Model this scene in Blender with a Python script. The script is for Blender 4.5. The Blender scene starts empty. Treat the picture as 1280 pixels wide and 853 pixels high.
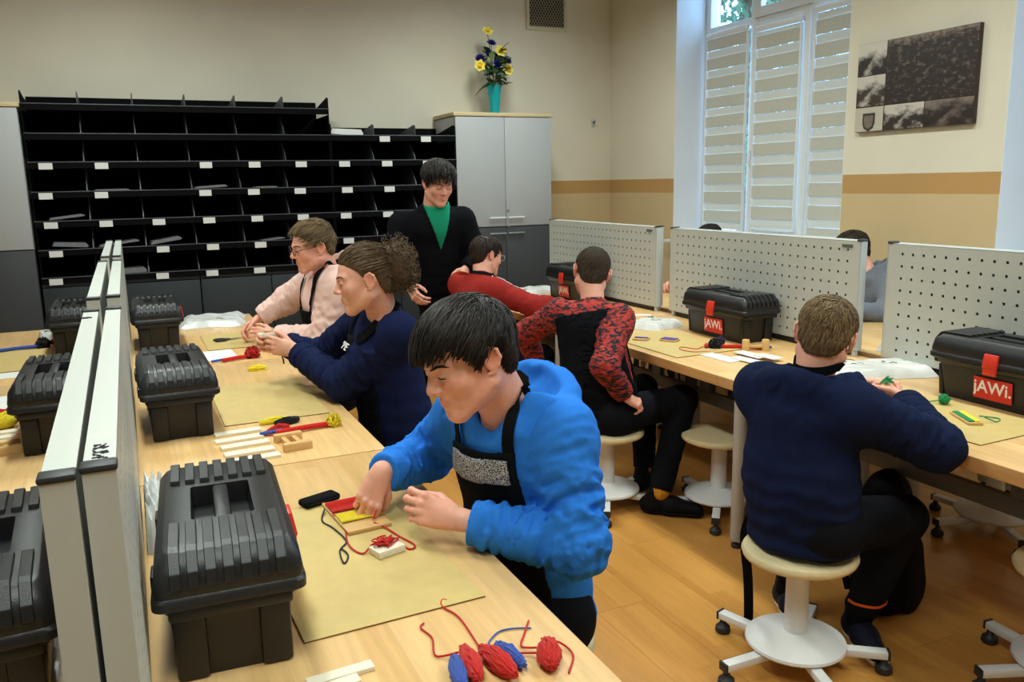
import bpy, bmesh, math, random
import numpy as np
from mathutils import Vector, Matrix, Euler
random.seed(7)
scene = bpy.context.scene
COL = scene.collection
PI = math.pi

# ------------------------------------------------------------------ camera
cam_d = bpy.data.cameras.new('camera')
cam_d.sensor_fit = 'HORIZONTAL'; cam_d.sensor_width = 36.0
cam_d.lens = 36.0 * 1037.2 / 1280.0
cam_d.clip_start = 0.05
cam = bpy.data.objects.new('camera', cam_d); COL.objects.link(cam)
yaw, pitch, roll = 0.427725, 0.188224, -0.018983
fwd0 = Vector((math.sin(yaw), math.cos(yaw), 0)); rt0 = Vector((math.cos(yaw), -math.sin(yaw), 0)); up0 = Vector((0, 0, 1))
fwd = fwd0 * math.cos(pitch) - up0 * math.sin(pitch)
up1 = up0 * math.cos(pitch) + fwd0 * math.sin(pitch)
rgt = rt0 * math.cos(roll) + up1 * math.sin(roll)
upv = -rt0 * math.sin(roll) + up1 * math.cos(roll)
M = Matrix((rgt, upv, -fwd)).transposed().to_4x4()
M.translation = Vector((0, 0, 1.5))
cam.matrix_world = M
scene.camera = cam

# ------------------------------------------------------------------ world, lights, exposure
scene.view_settings.view_transform = 'Standard'
scene.view_settings.look = 'None'
scene.view_settings.gamma = 1.0
scene.view_settings.use_curve_mapping = False
scene.view_settings.exposure = 0.0
w = bpy.data.worlds.new('sky'); scene.world = w; w.use_nodes = True
nt = w.node_tree; nt.nodes.clear()
wo = nt.nodes.new('ShaderNodeOutputWorld'); wb = nt.nodes.new('ShaderNodeBackground')
wb.inputs['Color'].default_value = (0.36, 0.62, 1.0, 1); wb.inputs['Strength'].default_value = 6.5
nt.links.new(wb.outputs[0], wo.inputs[0])

def area_light(name, loc, size, power, color, rot=(0, 0, 0), spread=PI):
    l = bpy.data.lights.new(name, 'AREA'); l.shape = 'RECTANGLE'; l.size = size[0]; l.size_y = size[1]
    l.energy = power; l.color = color; l.spread = spread
    o = bpy.data.objects.new(name, l); COL.objects.link(o); o.location = loc; o.rotation_euler = rot
    return o
LAMP_COL = (0.90, 1.0, 0.95)
CEIL = 3.30
LAMP_SPOTS = [(x, y) for x in (0.0, 2.6) for y in (0.3, 2.7, 5.1)]
for x, y in LAMP_SPOTS:
    area_light('ceiling_lamp_light', (x, y, CEIL - 0.09), (0.26, 1.25), 38.0, LAMP_COL, spread=math.radians(162))
# ------------------------------------------------------------------ materials
MATS = {}
def mat(name, color, rough=0.6, spec=0.4, metal=0.0, noise=0.0, nscale=30.0, bump=0.0, bscale=200.0, sheen=0.0, stretch=None, coat=0.0):
    if name in MATS: return MATS[name]
    m = bpy.data.materials.new(name); m.use_nodes = True
    n = m.node_tree.nodes; L = m.node_tree.links; b = n['Principled BSDF']
    b.inputs['Roughness'].default_value = rough; b.inputs['Metallic'].default_value = metal
    b.inputs['Specular IOR Level'].default_value = spec
    if sheen: b.inputs['Sheen Weight'].default_value = sheen; b.inputs['Sheen Roughness'].default_value = 0.5
    if coat: b.inputs['Coat Weight'].default_value = coat
    c = (*color, 1)
    b.inputs['Base Color'].default_value = c
    tc = n.new('ShaderNodeTexCoord'); mp = n.new('ShaderNodeMapping')
    if stretch: mp.inputs['Scale'].default_value = stretch
    L.new(tc.outputs['Object'], mp.inputs[0])
    if noise:
        t = n.new('ShaderNodeTexNoise'); t.inputs['Scale'].default_value = nscale; t.inputs['Detail'].default_value = 5
        L.new(mp.outputs[0], t.inputs[0])
        r = n.new('ShaderNodeMapRange'); r.inputs[1].default_value = 0.3; r.inputs[2].default_value = 0.7
        r.inputs[3].default_value = 1 - noise; r.inputs[4].default_value = 1 + noise
        L.new(t.outputs[0], r.inputs[0])
        mx = n.new('ShaderNodeMix'); mx.data_type = 'RGBA'; mx.blend_type = 'MULTIPLY'; mx.inputs[0].default_value = 1
        mx.inputs[6].default_value = c; L.new(r.outputs[0], mx.inputs[7]); L.new(mx.outputs[2], b.inputs['Base Color'])
    if bump:
        t2 = n.new('ShaderNodeTexNoise'); t2.inputs['Scale'].default_value = bscale; t2.inputs['Detail'].default_value = 3
        L.new(mp.outputs[0], t2.inputs[0])
        bp = n.new('ShaderNodeBump'); bp.inputs['Strength'].default_value = bump; bp.inputs['Distance'].default_value = 0.004
        L.new(t2.outputs[0], bp.inputs['Height']); L.new(bp.outputs[0], b.inputs['Normal'])
    MATS[name] = m
    return m

def wood_mat(name, c1, c2, rough, stave=(0.42, 0.05), along='Y', coat=0.0, contrast=1.0, grain=0.10):
    """staves glued side by side: brick texture gives each stave its own tone, noise the grain"""
    if name in MATS: return MATS[name]
    m = bpy.data.materials.new(name); m.use_nodes = True
    n = m.node_tree.nodes; L = m.node_tree.links; b = n['Principled BSDF']
    b.inputs['Roughness'].default_value = rough; b.inputs['Specular IOR Level'].default_value = 0.4
    b.inputs['Coat Weight'].default_value = coat
    tc = n.new('ShaderNodeTexCoord'); mp = n.new('ShaderNodeMapping')
    if along == 'Y': mp.inputs['Rotation'].default_value = (0, 0, PI / 2)
    L.new(tc.outputs['Object'], mp.inputs[0])
    oi = n.new('ShaderNodeObjectInfo')
    add = n.new('ShaderNodeVectorMath'); add.operation = 'ADD'
    cm = n.new('ShaderNodeCombineXYZ'); mu = n.new('ShaderNodeMath'); mu.operation = 'MULTIPLY'; mu.inputs[1].default_value = 7.3
    L.new(oi.outputs['Random'], mu.inputs[0]); L.new(mu.outputs[0], cm.inputs[0]); L.new(mp.outputs[0], add.inputs[0]); L.new(cm.outputs[0], add.inputs[1])
    br = n.new('ShaderNodeTexBrick'); br.inputs['Scale'].default_value = 1.0; br.inputs['Mortar Size'].default_value = 0.0
    br.inputs['Brick Width'].default_value = stave[0]; br.inputs['Row Height'].default_value = stave[1]
    br.inputs['Color1'].default_value = (*c1, 1); br.inputs['Color2'].default_value = (*c2, 1); br.inputs['Mortar'].default_value = (*c2, 1)
    br.offset = 0.37; br.squash = 1.0
    L.new(add.outputs[0], br.inputs[0])
    st = n.new('ShaderNodeMapping'); st.inputs['Scale'].default_value = (4, 60, 60); L.new(add.outputs[0], st.inputs[0])
    t = n.new('ShaderNodeTexNoise'); t.inputs['Scale'].default_value = 1.2; t.inputs['Detail'].default_value = 6; L.new(st.outputs[0], t.inputs[0])
    r = n.new('ShaderNodeMapRange'); r.inputs[1].default_value = 0.3; r.inputs[2].default_value = 0.7; r.inputs[3].default_value = 1 - grain; r.inputs[4].default_value = 1 + grain
    L.new(t.outputs[0], r.inputs[0])
    mx = n.new('ShaderNodeMix'); mx.data_type = 'RGBA'; mx.blend_type = 'MULTIPLY'; mx.inputs[0].default_value = 1
    L.new(br.outputs[0], mx.inputs[6]); L.new(r.outputs[0], mx.inputs[7]); L.new(mx.outputs[2], b.inputs['Base Color'])
    MATS[name] = m
    return m

# ------------------------------------------------------------------ mesh helpers
def link(o, parent=None):
    COL.objects.link(o)
    if parent is not None: o.parent = parent
    return o
def tag(o, label, cat, group=None, kind=None):
    if label: o['label'] = label
    if cat: o['category'] = cat
    if group: o['group'] = group
    if kind: o['kind'] = kind
    return o
def empty(name, loc=(0, 0, 0), rz=0.0, label=None, cat=None, group=None):
    o = bpy.data.objects.new(name, None); COL.objects.link(o); o.empty_display_size = 0.05
    o.location = loc; o.rotation_euler = (0, 0, rz)
    return tag(o, label, cat, group)
def add_box(bm, c, s, rot=None, bevel=0.0, seg=2):
    r = bmesh.ops.create_cube(bm, size=1.0)
    vs = r['verts']
    m = Matrix.Translation(Vector(c)) @ (rot.to_matrix().to_4x4() if rot else Matrix.Identity(4)) @ Matrix.Diagonal((*s, 1))
    bmesh.ops.transform(bm, matrix=m, verts=vs)
    if bevel:
        es = list({e for v in vs for e in v.link_edges})
        bmesh.ops.bevel(bm, geom=es, offset=bevel, segments=seg, profile=0.5, affect='EDGES')
def add_cyl(bm, a, b, r1, r2=None, n=16, caps=True):
    a = Vector(a); b = Vector(b); r2 = r1 if r2 is None else r2
    d = b - a
    r = bmesh.ops.create_cone(bm, cap_ends=caps, segments=n, radius1=r1, radius2=r2, depth=d.length)
    q = Vector((0, 0, 1)).rotation_difference(d.normalized())
    bmesh.ops.transform(bm, matrix=Matrix.Translation((a + b) / 2) @ q.to_matrix().to_4x4(), verts=r['verts'])
def add_lathe(bm, prof, n=32, cx=0, cy=0):
    rings = []
    for (r, z) in prof:
        if r < 1e-6: rings.append([bm.verts.new((cx, cy, z))])
        else: rings.append([bm.verts.new((cx + r * math.cos(2 * PI * k / n), cy + r * math.sin(2 * PI * k / n), z)) for k in range(n)])
    for A, B in zip(rings, rings[1:]):
        for k in range(n):
            a0 = A[k % len(A)]; a1 = A[(k + 1) % len(A)]; b0 = B[k % len(B)]; b1 = B[(k + 1) % len(B)]
            f = [v for i, v in enumerate((a0, a1, b1, b0)) if v not in (a0, a1, b1, b0)[:i]]
            if len(f) >= 3: bm.faces.new(f)
def add_prism(bm, pts, z0, z1):
    """polygon in xy extruded z0..z1"""
    lo = [bm.verts.new((x, y, z0)) for x, y in pts]; hi = [bm.verts.new((x, y, z1)) for x, y in pts]
    bm.faces.new(lo[::-1]); bm.faces.new(hi)
    for i in range(len(pts)): bm.faces.new((lo[i], lo[(i + 1) % len(pts)], hi[(i + 1) % len(pts)], hi[i]))
def tube_pts(pts, rad, n=6, caps=True):
    """verts, faces of a tube through pts"""
    P = [Vector(p) for p in pts]; V = []; F = []
    up = Vector((0, 0, 1)); prev = None
    for i, p in enumerate(P):
        t = (P[min(i + 1, len(P) - 1)] - P[max(i - 1, 0)])
        if t.length < 1e-9: t = Vector((1, 0, 0))
        t.normalize()
        if prev is None:
            a = t.cross(up)
            if a.length < 0.05: a = t.cross(Vector((1, 0, 0)))
        else:
            a = prev - t * prev.dot(t)
        a.normalize(); b = t.cross(a); prev = a
        r = rad[i] if hasattr(rad, '__len__') else rad
        for k in range(n):
            th = 2 * PI * k / n
            V.append(p + a * (r * math.cos(th)) + b * (r * math.sin(th)))
    for i in range(len(P) - 1):
        for k in range(n):
            F.append((i * n + k, i * n + (k + 1) % n, (i + 1) * n + (k + 1) % n, (i + 1) * n + k))
    if caps:
        F.append(tuple(range(n - 1, -1, -1))); F.append(tuple((len(P) - 1) * n + k for k in range(n)))
    return V, F
def add_tube(bm, pts, rad, n=6):
    V, F = tube_pts(pts, rad, n)
    vs = [bm.verts.new(v) for v in V]
    for f in F:
        try: bm.faces.new([vs[i] for i in f])
        except ValueError: pass
def spline(ctrl, n=8):
    """Catmull-Rom through control points"""
    P = [Vector(c) for c in ctrl]; out = []
    for i in range(len(P) - 1):
        p0 = P[max(i - 1, 0)]; p1 = P[i]; p2 = P[i + 1]; p3 = P[min(i + 2, len(P) - 1)]
        for k in range(n):
            t = k / n
            out.append(0.5 * ((2 * p1) + (p2 - p0) * t + (2 * p0 - 5 * p1 + 4 * p2 - p3) * t * t + (3 * p1 - p0 - 3 * p2 + p3) * t ** 3))
    out.append(P[-1]); return out
def finish(name, bm, material, parent=None, smooth=35, loc=None, rot=None):
    bmesh.ops.recalc_face_normals(bm, faces=bm.faces)
    me = bpy.data.meshes.new(name); bm.to_mesh(me); bm.free()
    return from_mesh(name, me, material, parent, smooth, loc, rot)
def from_mesh(name, me, material, parent=None, smooth=None, loc=None, rot=None):
    if material is not None and len(me.materials) == 0:
        for mm in (material if isinstance(material, (list, tuple)) else [material]): me.materials.append(mm)
    if smooth:
        me.polygons.foreach_set('use_smooth', [True] * len(me.polygons))
        try: me.set_sharp_from_angle(angle=math.radians(smooth))
        except Exception: pass
    o = bpy.data.objects.new(name, me); link(o, parent)
    if loc is not None: o.location = loc
    if rot is not None: o.rotation_euler = rot
    return o
def obox(name, c, s, material, parent=None, bevel=0.0, rot=None, seg=2, loc=None):
    bm = bmesh.new(); add_box(bm, c, s, rot, bevel, seg)
    return finish(name, bm, material, parent, 40 if bevel else None, loc)
def ocyl(name, a, b, r, material, parent=None, r2=None, n=20):
    bm = bmesh.new(); add_cyl(bm, a, b, r, r2, n); return finish(name, bm, material, parent, 40)
def otube(name, pts, rad, material, parent=None, n=6):
    V, F = tube_pts(pts, rad, n)
    me = bpy.data.meshes.new(name); me.from_pydata([tuple(v) for v in V], [], F); me.update()
    return from_mesh(name, me, material, parent, 60)
def copy_tree(o, parent=None):
    c = o.copy(); COL.objects.link(c)
    if parent is not None:
        c.parent = parent
    for ch in list(o.children): copy_tree(ch, c)
    return c
def text_mesh(name, body, size, material, parent, loc, rot, extrude=0.0006, align='CENTER', shear=0.0, bold=0.0):
    cu = bpy.data.curves.new(name, 'FONT'); cu.body = body; cu.size = size; cu.extrude = extrude
    cu.align_x = align; cu.align_y = 'CENTER'; cu.shear = shear; cu.offset = bold; cu.resolution_u = 2
    t = bpy.data.objects.new(name + '_src', cu); COL.objects.link(t)
    dg = bpy.context.evaluated_depsgraph_get()
    me = bpy.data.meshes.new_from_object(t.evaluated_get(dg)); bpy.data.objects.remove(t); bpy.data.curves.remove(cu)
    me.materials.clear()
    return from_mesh(name, me, material, parent, None, loc, rot)

# palette (linear)
def srgb(r, g, b):
    f = lambda c: (c / 255 / 12.92) if c / 255 <= 0.04045 else ((c / 255 + 0.055) / 1.055) ** 2.4
    return (f(r), f(g), f(b))
M_WALL = mat('wall_cream_paint', srgb(222, 210, 180), 0.85, 0.2, noise=0.03, nscale=3, bump=0.06, bscale=90)
M_WALLLOW = mat('wall_tan_paint', srgb(208, 176, 122), 0.85, 0.2, noise=0.03, nscale=3, bump=0.06, bscale=90)
M_BAND = mat('wall_band_paint', srgb(190, 138, 78), 0.8, 0.2, noise=0.03, nscale=4)
M_REVEAL = mat('reveal_white_paint', srgb(225, 226, 228), 0.8, 0.2, noise=0.02, nscale=4)
M_CEIL = mat('dim_ceiling_paint', srgb(190, 188, 180), 0.9, 0.2, noise=0.02, nscale=4)  # unseen ceiling toned down from white to cut bounced light
M_PVC = mat('window_white_plastic', srgb(228, 228, 226), 0.35, 0.5, noise=0.01)
M_BLIND = mat('blind_fabric', srgb(196, 193, 180), 0.8, 0.2, noise=0.03, nscale=60)
M_SHEER = mat('blind_sheer_fabric', srgb(214, 213, 206), 0.7, 0.2, noise=0.02, nscale=60)
M_GREYLAM = mat('grey_laminate', srgb(172, 174, 174), 0.45, 0.4, noise=0.012, nscale=8)
M_DARKLAM = mat('anthracite_laminate', srgb(62, 64, 66), 0.5, 0.4, noise=0.03, nscale=12)
M_TEALDARK = mat('dark_slate_laminate', srgb(40, 47, 50), 0.5, 0.4, noise=0.03, nscale=12)
M_BLACKLAM = mat('black_tray_plastic', srgb(8, 8, 10), 0.7, 0.08, noise=0.05, nscale=15)
M_TRAYEDGE = mat('tray_edge_grey', srgb(66, 68, 74), 0.45, 0.5, noise=0.03)
M_LABEL = mat('paper_label', srgb(220, 220, 216), 0.7, 0.2, noise=0.02)
M_PAPER = mat('white_paper', srgb(226, 226, 222), 0.7, 0.25, noise=0.02, nscale=20)
M_GREYPAPER = mat('grey_paper', srgb(120, 118, 120), 0.7, 0.2, noise=0.08, nscale=40)
M_BEECH = wood_mat('beech_tabletop', srgb(226, 186, 128), srgb(214, 170, 110), 0.38, (0.46, 0.062), 'Y', coat=0.08)
M_BEECHEDGE = wood_mat('beech_edge', srgb(214, 164, 104), srgb(204, 152, 92), 0.42, (0.5, 0.03), 'Y')
M_SEAT = mat('birch_seat', srgb(222, 204, 158), 0.42, 0.4, noise=0.05, nscale=9, stretch=(1, 9, 9), coat=0.1)
M_HARDBOARD = mat('hardboard_mat', srgb(206, 180, 116), 0.5, 0.35, noise=0.05, nscale=22)
M_HBEDGE = mat('hardboard_edge', srgb(120, 82, 44), 0.7, 0.2, noise=0.1)
M_STEEL = mat('grey_painted_steel', srgb(190, 192, 190), 0.4, 0.5, noise=0.015, nscale=10)
M_PANEL = mat('pegboard_enamel', srgb(190, 192, 184), 0.42, 0.45, noise=0.015, nscale=6)
M_DKSTEEL = mat('dark_grey_steel', srgb(92, 94, 96), 0.45, 0.5, noise=0.03)
M_WHITEMETAL = mat('white_enamel', srgb(222, 222, 220), 0.35, 0.5, noise=0.015)
M_CAP = mat('black_cap_plastic', srgb(42, 42, 44), 0.5, 0.4, noise=0.04)
M_BOX = mat('toolbox_black_plastic', srgb(19, 19, 21), 0.42, 0.45, noise=0.06, nscale=30, bump=0.12, bscale=420)
M_BOXLID = mat('toolbox_lid_plastic', srgb(22, 22, 24), 0.4, 0.5, noise=0.06, nscale=30, bump=0.12, bscale=420)
M_RED = mat('latch_red_plastic', srgb(218, 52, 30), 0.4, 0.5, noise=0.03)
M_REDLAB = mat('label_red_print', srgb(206, 42, 28), 0.5, 0.4, noise=0.02)
M_WHITEINK = mat('white_print', srgb(235, 230, 225), 0.6, 0.3, noise=0.01)
M_INK = mat('marker_ink', srgb(60, 60, 64), 0.7, 0.2, noise=0.02)
M_CHROME = mat('brushed_metal', srgb(190, 190, 190), 0.3, 0.5, metal=0.9, noise=0.03)
# ------------------------------------------------------------------ room shell
XR, YB, YF, TZ = 4.18, 6.87, 6.39, 0.716
XL, YN = -2.62, -1.5
def wall_paint():
    m = bpy.data.materials.new('wall_three_tone_paint'); m.use_nodes = True
    n = m.node_tree.nodes; L = m.node_tree.links; b = n['Principled BSDF']
    b.inputs['Roughness'].default_value = 0.85; b.inputs['Specular IOR Level'].default_value = 0.2
    g = n.new('ShaderNodeNewGeometry'); sp = n.new('ShaderNodeSeparateXYZ'); L.new(g.outputs['Position'], sp.inputs[0])
    mr = n.new('ShaderNodeMapRange'); mr.inputs[1].default_value = 0; mr.inputs[2].default_value = 3.0; L.new(sp.outputs[2], mr.inputs[0])
    cr = n.new('ShaderNodeValToRGB'); cr.color_ramp.interpolation = 'CONSTANT'
    e = cr.color_ramp.elements
    e[0].position = 0.0; e[0].color = (*srgb(204, 180, 138), 1)
    e[1].position = 1.385 / 3; e[1].color = (*srgb(188, 147, 94), 1)
    k = e.new(1.505 / 3); k.color = (*srgb(222, 214, 194), 1)
    L.new(mr.outputs[0], cr.inputs[0])
    t = n.new('ShaderNodeTexNoise'); t.inputs['Scale'].default_value = 2.5; t.inputs['Detail'].default_value = 4; L.new(g.outputs['Position'], t.inputs[0])
    r = n.new('ShaderNodeMapRange'); r.inputs[1].default_value = 0.3; r.inputs[2].default_value = 0.7; r.inputs[3].default_value = 0.97; r.inputs[4].default_value = 1.03; L.new(t.outputs[0], r.inputs[0])
    mx = n.new('ShaderNodeMix'); mx.data_type = 'RGBA'; mx.blend_type = 'MULTIPLY'; mx.inputs[0].default_value = 1
    L.new(cr.outputs[0], mx.inputs[6]); L.new(r.outputs[0], mx.inputs[7]); L.new(mx.outputs[2], b.inputs['Base Color'])
    t2 = n.new('ShaderNodeTexNoise'); t2.inputs['Scale'].default_value = 80; L.new(g.outputs['Position'], t2.inputs[0])
    bp = n.new('ShaderNodeBump'); bp.inputs['Strength'].default_value = 0.06; bp.inputs['Distance'].default_value = 0.004
    L.new(t2.outputs[0], bp.inputs['Height']); L.new(bp.outputs[0], b.inputs['Normal'])
    return m
M_WALLP = wall_paint()
M_WALLB = mat('dim_wall_paint', srgb(170, 162, 142), 0.85, 0.2, noise=0.03, nscale=3)  # unseen walls given a darker colour to cut bounced light
def struct(name, boxes, material):
    bm = bmesh.new()
    for (x0, x1, y0, y1, z0, z1) in boxes: add_box(bm, ((x0 + x1) / 2, (y0 + y1) / 2, (z0 + z1) / 2), (x1 - x0, y1 - y0, z1 - z0))
    o = finish(name, bm, material); o['kind'] = 'structure'; return o
floor = struct('floor', [(XL, XR, YN, YB, -0.1, -0.008)], mat('floor_underlay', srgb(96, 62, 34), 0.8, 0.2, noise=0.05))
struct('ceiling', [(XL, 4.72, YN, YB + 0.1, CEIL, CEIL + 0.1)], M_CEIL)
struct('wall_back', [(XL, 4.72, YB, YB + 0.1, -0.1, CEIL)], M_WALLP)
struct('wall_left', [(XL - 0.1, XL, YN, YB + 0.1, -0.1, CEIL)], M_WALLB)
struct('wall_front', [(XL, 4.72, YN - 0.1, YN, -0.1, CEIL)], M_WALLB)
W1 = (4.028, 5.851); W2 = (1.132, 2.955); SILL = 0.985; HEAD = 3.14; XO = 4.62
struct('wall_right', [(XR, XO, W1[1], YB, -0.1, CEIL), (XR, XO, W2[1], W1[0], -0.1, CEIL), (XR, XO, YN, W2[0], -0.1, CEIL),
    (XR, XO, W1[0], W1[1], -0.1, SILL), (XR, XO, W1[0], W1[1], HEAD, CEIL), (XR, XO, W2[0], W2[1], -0.1, SILL), (XR, XO, W2[0], W2[1], HEAD, CEIL)], M_WALLP)

# laminate planks
M_FLOOR = wood_mat('laminate_plank', srgb(206, 148, 74), srgb(190, 132, 62), 0.3, (0.42, 0.0667), 'Y', coat=0.12, grain=0.07)
pm = {}
def plank_mesh(w, l):
    k = (round(w, 3), round(l, 3))
    if k not in pm:
        bm = bmesh.new(); add_box(bm, (0, 0, -0.004), (w - 0.0010, l - 0.0010, 0.008))
        me = bpy.data.meshes.new('plank'); bm.to_mesh(me); bm.free(); me.materials.append(M_FLOOR); pm[k] = me
    return pm[k]
PW, PL = 0.2, 1.28
ix = 0; x = XL
while x < XR - 0.01:
    wd = min(PW, XR - x); y = YN - (0.0, 0.43, 0.86, 0.21, 0.65)[ix % 5]
    while y < YB - 0.01:
        a = max(y, YN); b = min(y + PL, YB)
        if b - a > 0.02:
            o = bpy.data.objects.new('plank', plank_mesh(wd, b - a)); link(o, floor); o.location = (x + wd / 2, (a + b) / 2, 0)
        y += PL
    x += PW; ix += 1

# windows
M_GLASS = bpy.data.materials.new('window_glass'); M_GLASS.use_nodes = True
gn = M_GLASS.node_tree.nodes; gl = M_GLASS.node_tree.links; gn.clear()
go = gn.new('ShaderNodeOutputMaterial'); gt = gn.new('ShaderNodeBsdfTransparent'); gg = gn.new('ShaderNodeBsdfGlossy'); gm = gn.new('ShaderNodeMixShader')
gg.inputs['Roughness'].default_value = 0.02; gt.inputs['Color'].default_value = (0.9, 0.95, 0.95, 1); gm.inputs[0].default_value = 0.06
gl.new(gt.outputs[0], gm.inputs[1]); gl.new(gg.outputs[0], gm.inputs[2]); gl.new(gm.outputs[0], go.inputs[0])
XW = 4.47
def window(name, ya, yb):
    r = empty(name, (0, 0, 0)); r['kind'] = 'structure'
    bm = bmesh.new()
    for (c, s) in (((XR + 0.16, ya + 0.002, (SILL + HEAD) / 2), (0.319, 0.004, HEAD - SILL)), ((XR + 0.16, yb - 0.002, (SILL + HEAD) / 2), (0.319, 0.004, HEAD - SILL)),
                   ((XR + 0.16, (ya + yb) / 2, HEAD - 0.002), (0.319, yb - ya, 0.004))): add_box(bm, c, s)
    finish('reveal', bm, M_REVEAL, r)
    obox('window_sill', (XR + 0.115, (ya + yb) / 2, SILL + 0.013), (0.43, yb - ya + 0.0, 0.026), M_PVC, r, 0.006)
    d = yb - ya
    zt = 2.68
    bm = bmesh.new()
    F = [((XW + 0.035), 0.07)]
    def fb(y0, y1, z0, z1, dx=0.07, x=XW): add_box(bm, (x + dx / 2, (y0 + y1) / 2, (z0 + z1) / 2), (dx, y1 - y0, z1 - z0), bevel=0.006)
    fb(yb - 0.065, yb - 0.004, SILL + 0.026, HEAD - 0.004); fb(ya + 0.004, ya + 0.065, SILL + 0.026, HEAD - 0.004)
    fb(ya + 0.06, yb - 0.06, HEAD - 0.065, HEAD - 0.004, 0.06, XW + 0.004); fb(ya + 0.06, yb - 0.06, SILL + 0.026, SILL + 0.09, 0.06, XW + 0.004); fb(ya + 0.06, yb - 0.06, zt - 0.035, zt + 0.03, 0.06, XW + 0.004)
    m1 = yb - d * 0.325; m2 = yb - d * 0.665
    fb(m1 - 0.035, m1 + 0.035, SILL + 0.03, HEAD - 0.01, 0.066, XW + 0.001); fb(m2 - 0.035, m2 + 0.035, SILL + 0.03, HEAD - 0.01, 0.066, XW + 0.001)
    finish('window_frame', bm, M_PVC, r, 40)
    # opening sashes of the middle bay, proud of the frame
    for (z0, z1) in ((SILL + 0.07, zt - 0.02), (zt + 0.01, HEAD - 0.05)):
        bm = bmesh.new(); fx = XW - 0.018
        y0, y1 = m2 + 0.012, m1 - 0.012; t = 0.075
        fb(y0, y0 + t, z0, z1, 0.05, fx); fb(y1 - t, y1, z0, z1, 0.05, fx); fb(y0 + t - 0.006, y1 - t + 0.006, z0, z0 + t, 0.046, fx + 0.002); fb(y0 + t - 0.006, y1 - t + 0.006, z1 - t, z1, 0.046, fx + 0.002)
        sh = finish('sash', bm, M_PVC, r, 40)
        if z0 < 2:
            bm = bmesh.new(); add_box(bm, (fx - 0.006, y1 - 0.036, 1.70), (0.012, 0.028, 0.07), bevel=0.004); add_box(bm, (fx - 0.03, y1 - 0.036, 1.655), (0.014, 0.02, 0.13), bevel=0.005)
            add_cyl(bm, (fx, y1 - 0.036, 1.71), (fx - 0.036, y1 - 0.036, 1.71), 0.008, n=10); finish('handle', bm, M_PVC, sh, 40)
    for (y0, y1) in ((m1 + 0.03, yb - 0.06), (m2 + 0.03, m1 - 0.03), (ya + 0.06, m2 - 0.03)):
        for (z0, z1) in ((SILL + 0.08, zt - 0.03), (zt + 0.025, HEAD - 0.06)):
            obox('pane', (XW + 0.035, (y0 + y1) / 2, (z0 + z1) / 2), (0.006, y1 - y0, z1 - z0), M_GLASS, r)
    return m1, m2, zt
def blind(y0, y1, ztop, zbot, xf, period, phase, label):
    r = empty('roller_blind', (xf, (y0 + y1) / 2, zbot), 0, label, 'blind', 'roller blinds on the window')
    yc = 0; wd = y1 - y0; H = ztop - zbot
    bm = bmesh.new(); add_box(bm, (0, 0, H - 0.022), (0.042, wd, 0.046), bevel=0.016, seg=3); finish('cassette', bm, M_PVC, r, 50)
    for sgn in (-1, 1): obox('guide_rail', (0.004, sgn * (wd / 2 - 0.007), (H - 0.046) / 2), (0.022, 0.014, H - 0.046), M_PVC, r, 0.003)
    obox('bottom_bar', (0.002, 0, 0.008), (0.014, wd - 0.03, 0.016), M_PVC, r, 0.004)
    z = H - 0.046 - phase; wb = wd - 0.03
    meshes = {}
    def band(z0, z1, mt, nm, dx):
        k = (nm, round(z1 - z0, 3))
        if k not in meshes:
            bm = bmesh.new(); add_box(bm, (0, 0, 0), (0.0025, wb, z1 - z0), bevel=0.0008, seg=1); me = bpy.data.meshes.new(nm); bm.to_mesh(me); bm.free(); me.materials.append(mt); meshes[k] = me
        o = bpy.data.objects.new(nm, meshes[k]); link(o, r); o.location = (dx, 0, (z0 + z1) / 2)
    op = period * 0.60
    if phase > 0.01: band(z, z + phase, M_SHEER, 'sheer_band', 0.010)
    while z > 0.02:
        band(max(z - op, 0.016), z, M_BLIND, 'fabric_band', 0.0)
        z -= op
        if z - (period - op) < 0.016: break
        band(z - (period - op), z, M_SHEER, 'sheer_band', 0.010)
        z -= period - op
    return r
m1, m2, zt = window('window_1', *W1)
blind(m1 + 0.033, W1[1] - 0.052, 2.66, 1.075, XW - 0.026, 0.152, 0.0, 'cream banded roller blind of the bay nearest the room corner')
blind(m2 + 0.07, m1 - 0.07, 2.62, 1.11, XW - 0.042, 0.157, 0.03, 'cream banded roller blind on the middle sash with the handle')
blind(W1[0] + 0.052, m2 - 0.033, 2.655, 1.075, XW - 0.026, 0.157, 0.05, 'cream banded roller blind of the bay beside the framed picture wall')
n1, n2, _ = window('window_2', *W2)
blind(n1 + 0.033, W2[1] - 0.052, 2.66, 1.075, XW - 0.026, 0.152, 0.0, 'banded roller blind at the far side of the window out of frame')
for ya, yb in (W1, W2):
    pl = area_light('window_portal', (XO + 0.03, (ya + yb) / 2, (SILL + HEAD) / 2), (HEAD - SILL, yb - ya), 1, (1, 1, 1), (0, PI / 2, 0)); pl.data.cycles.is_portal = True

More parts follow.
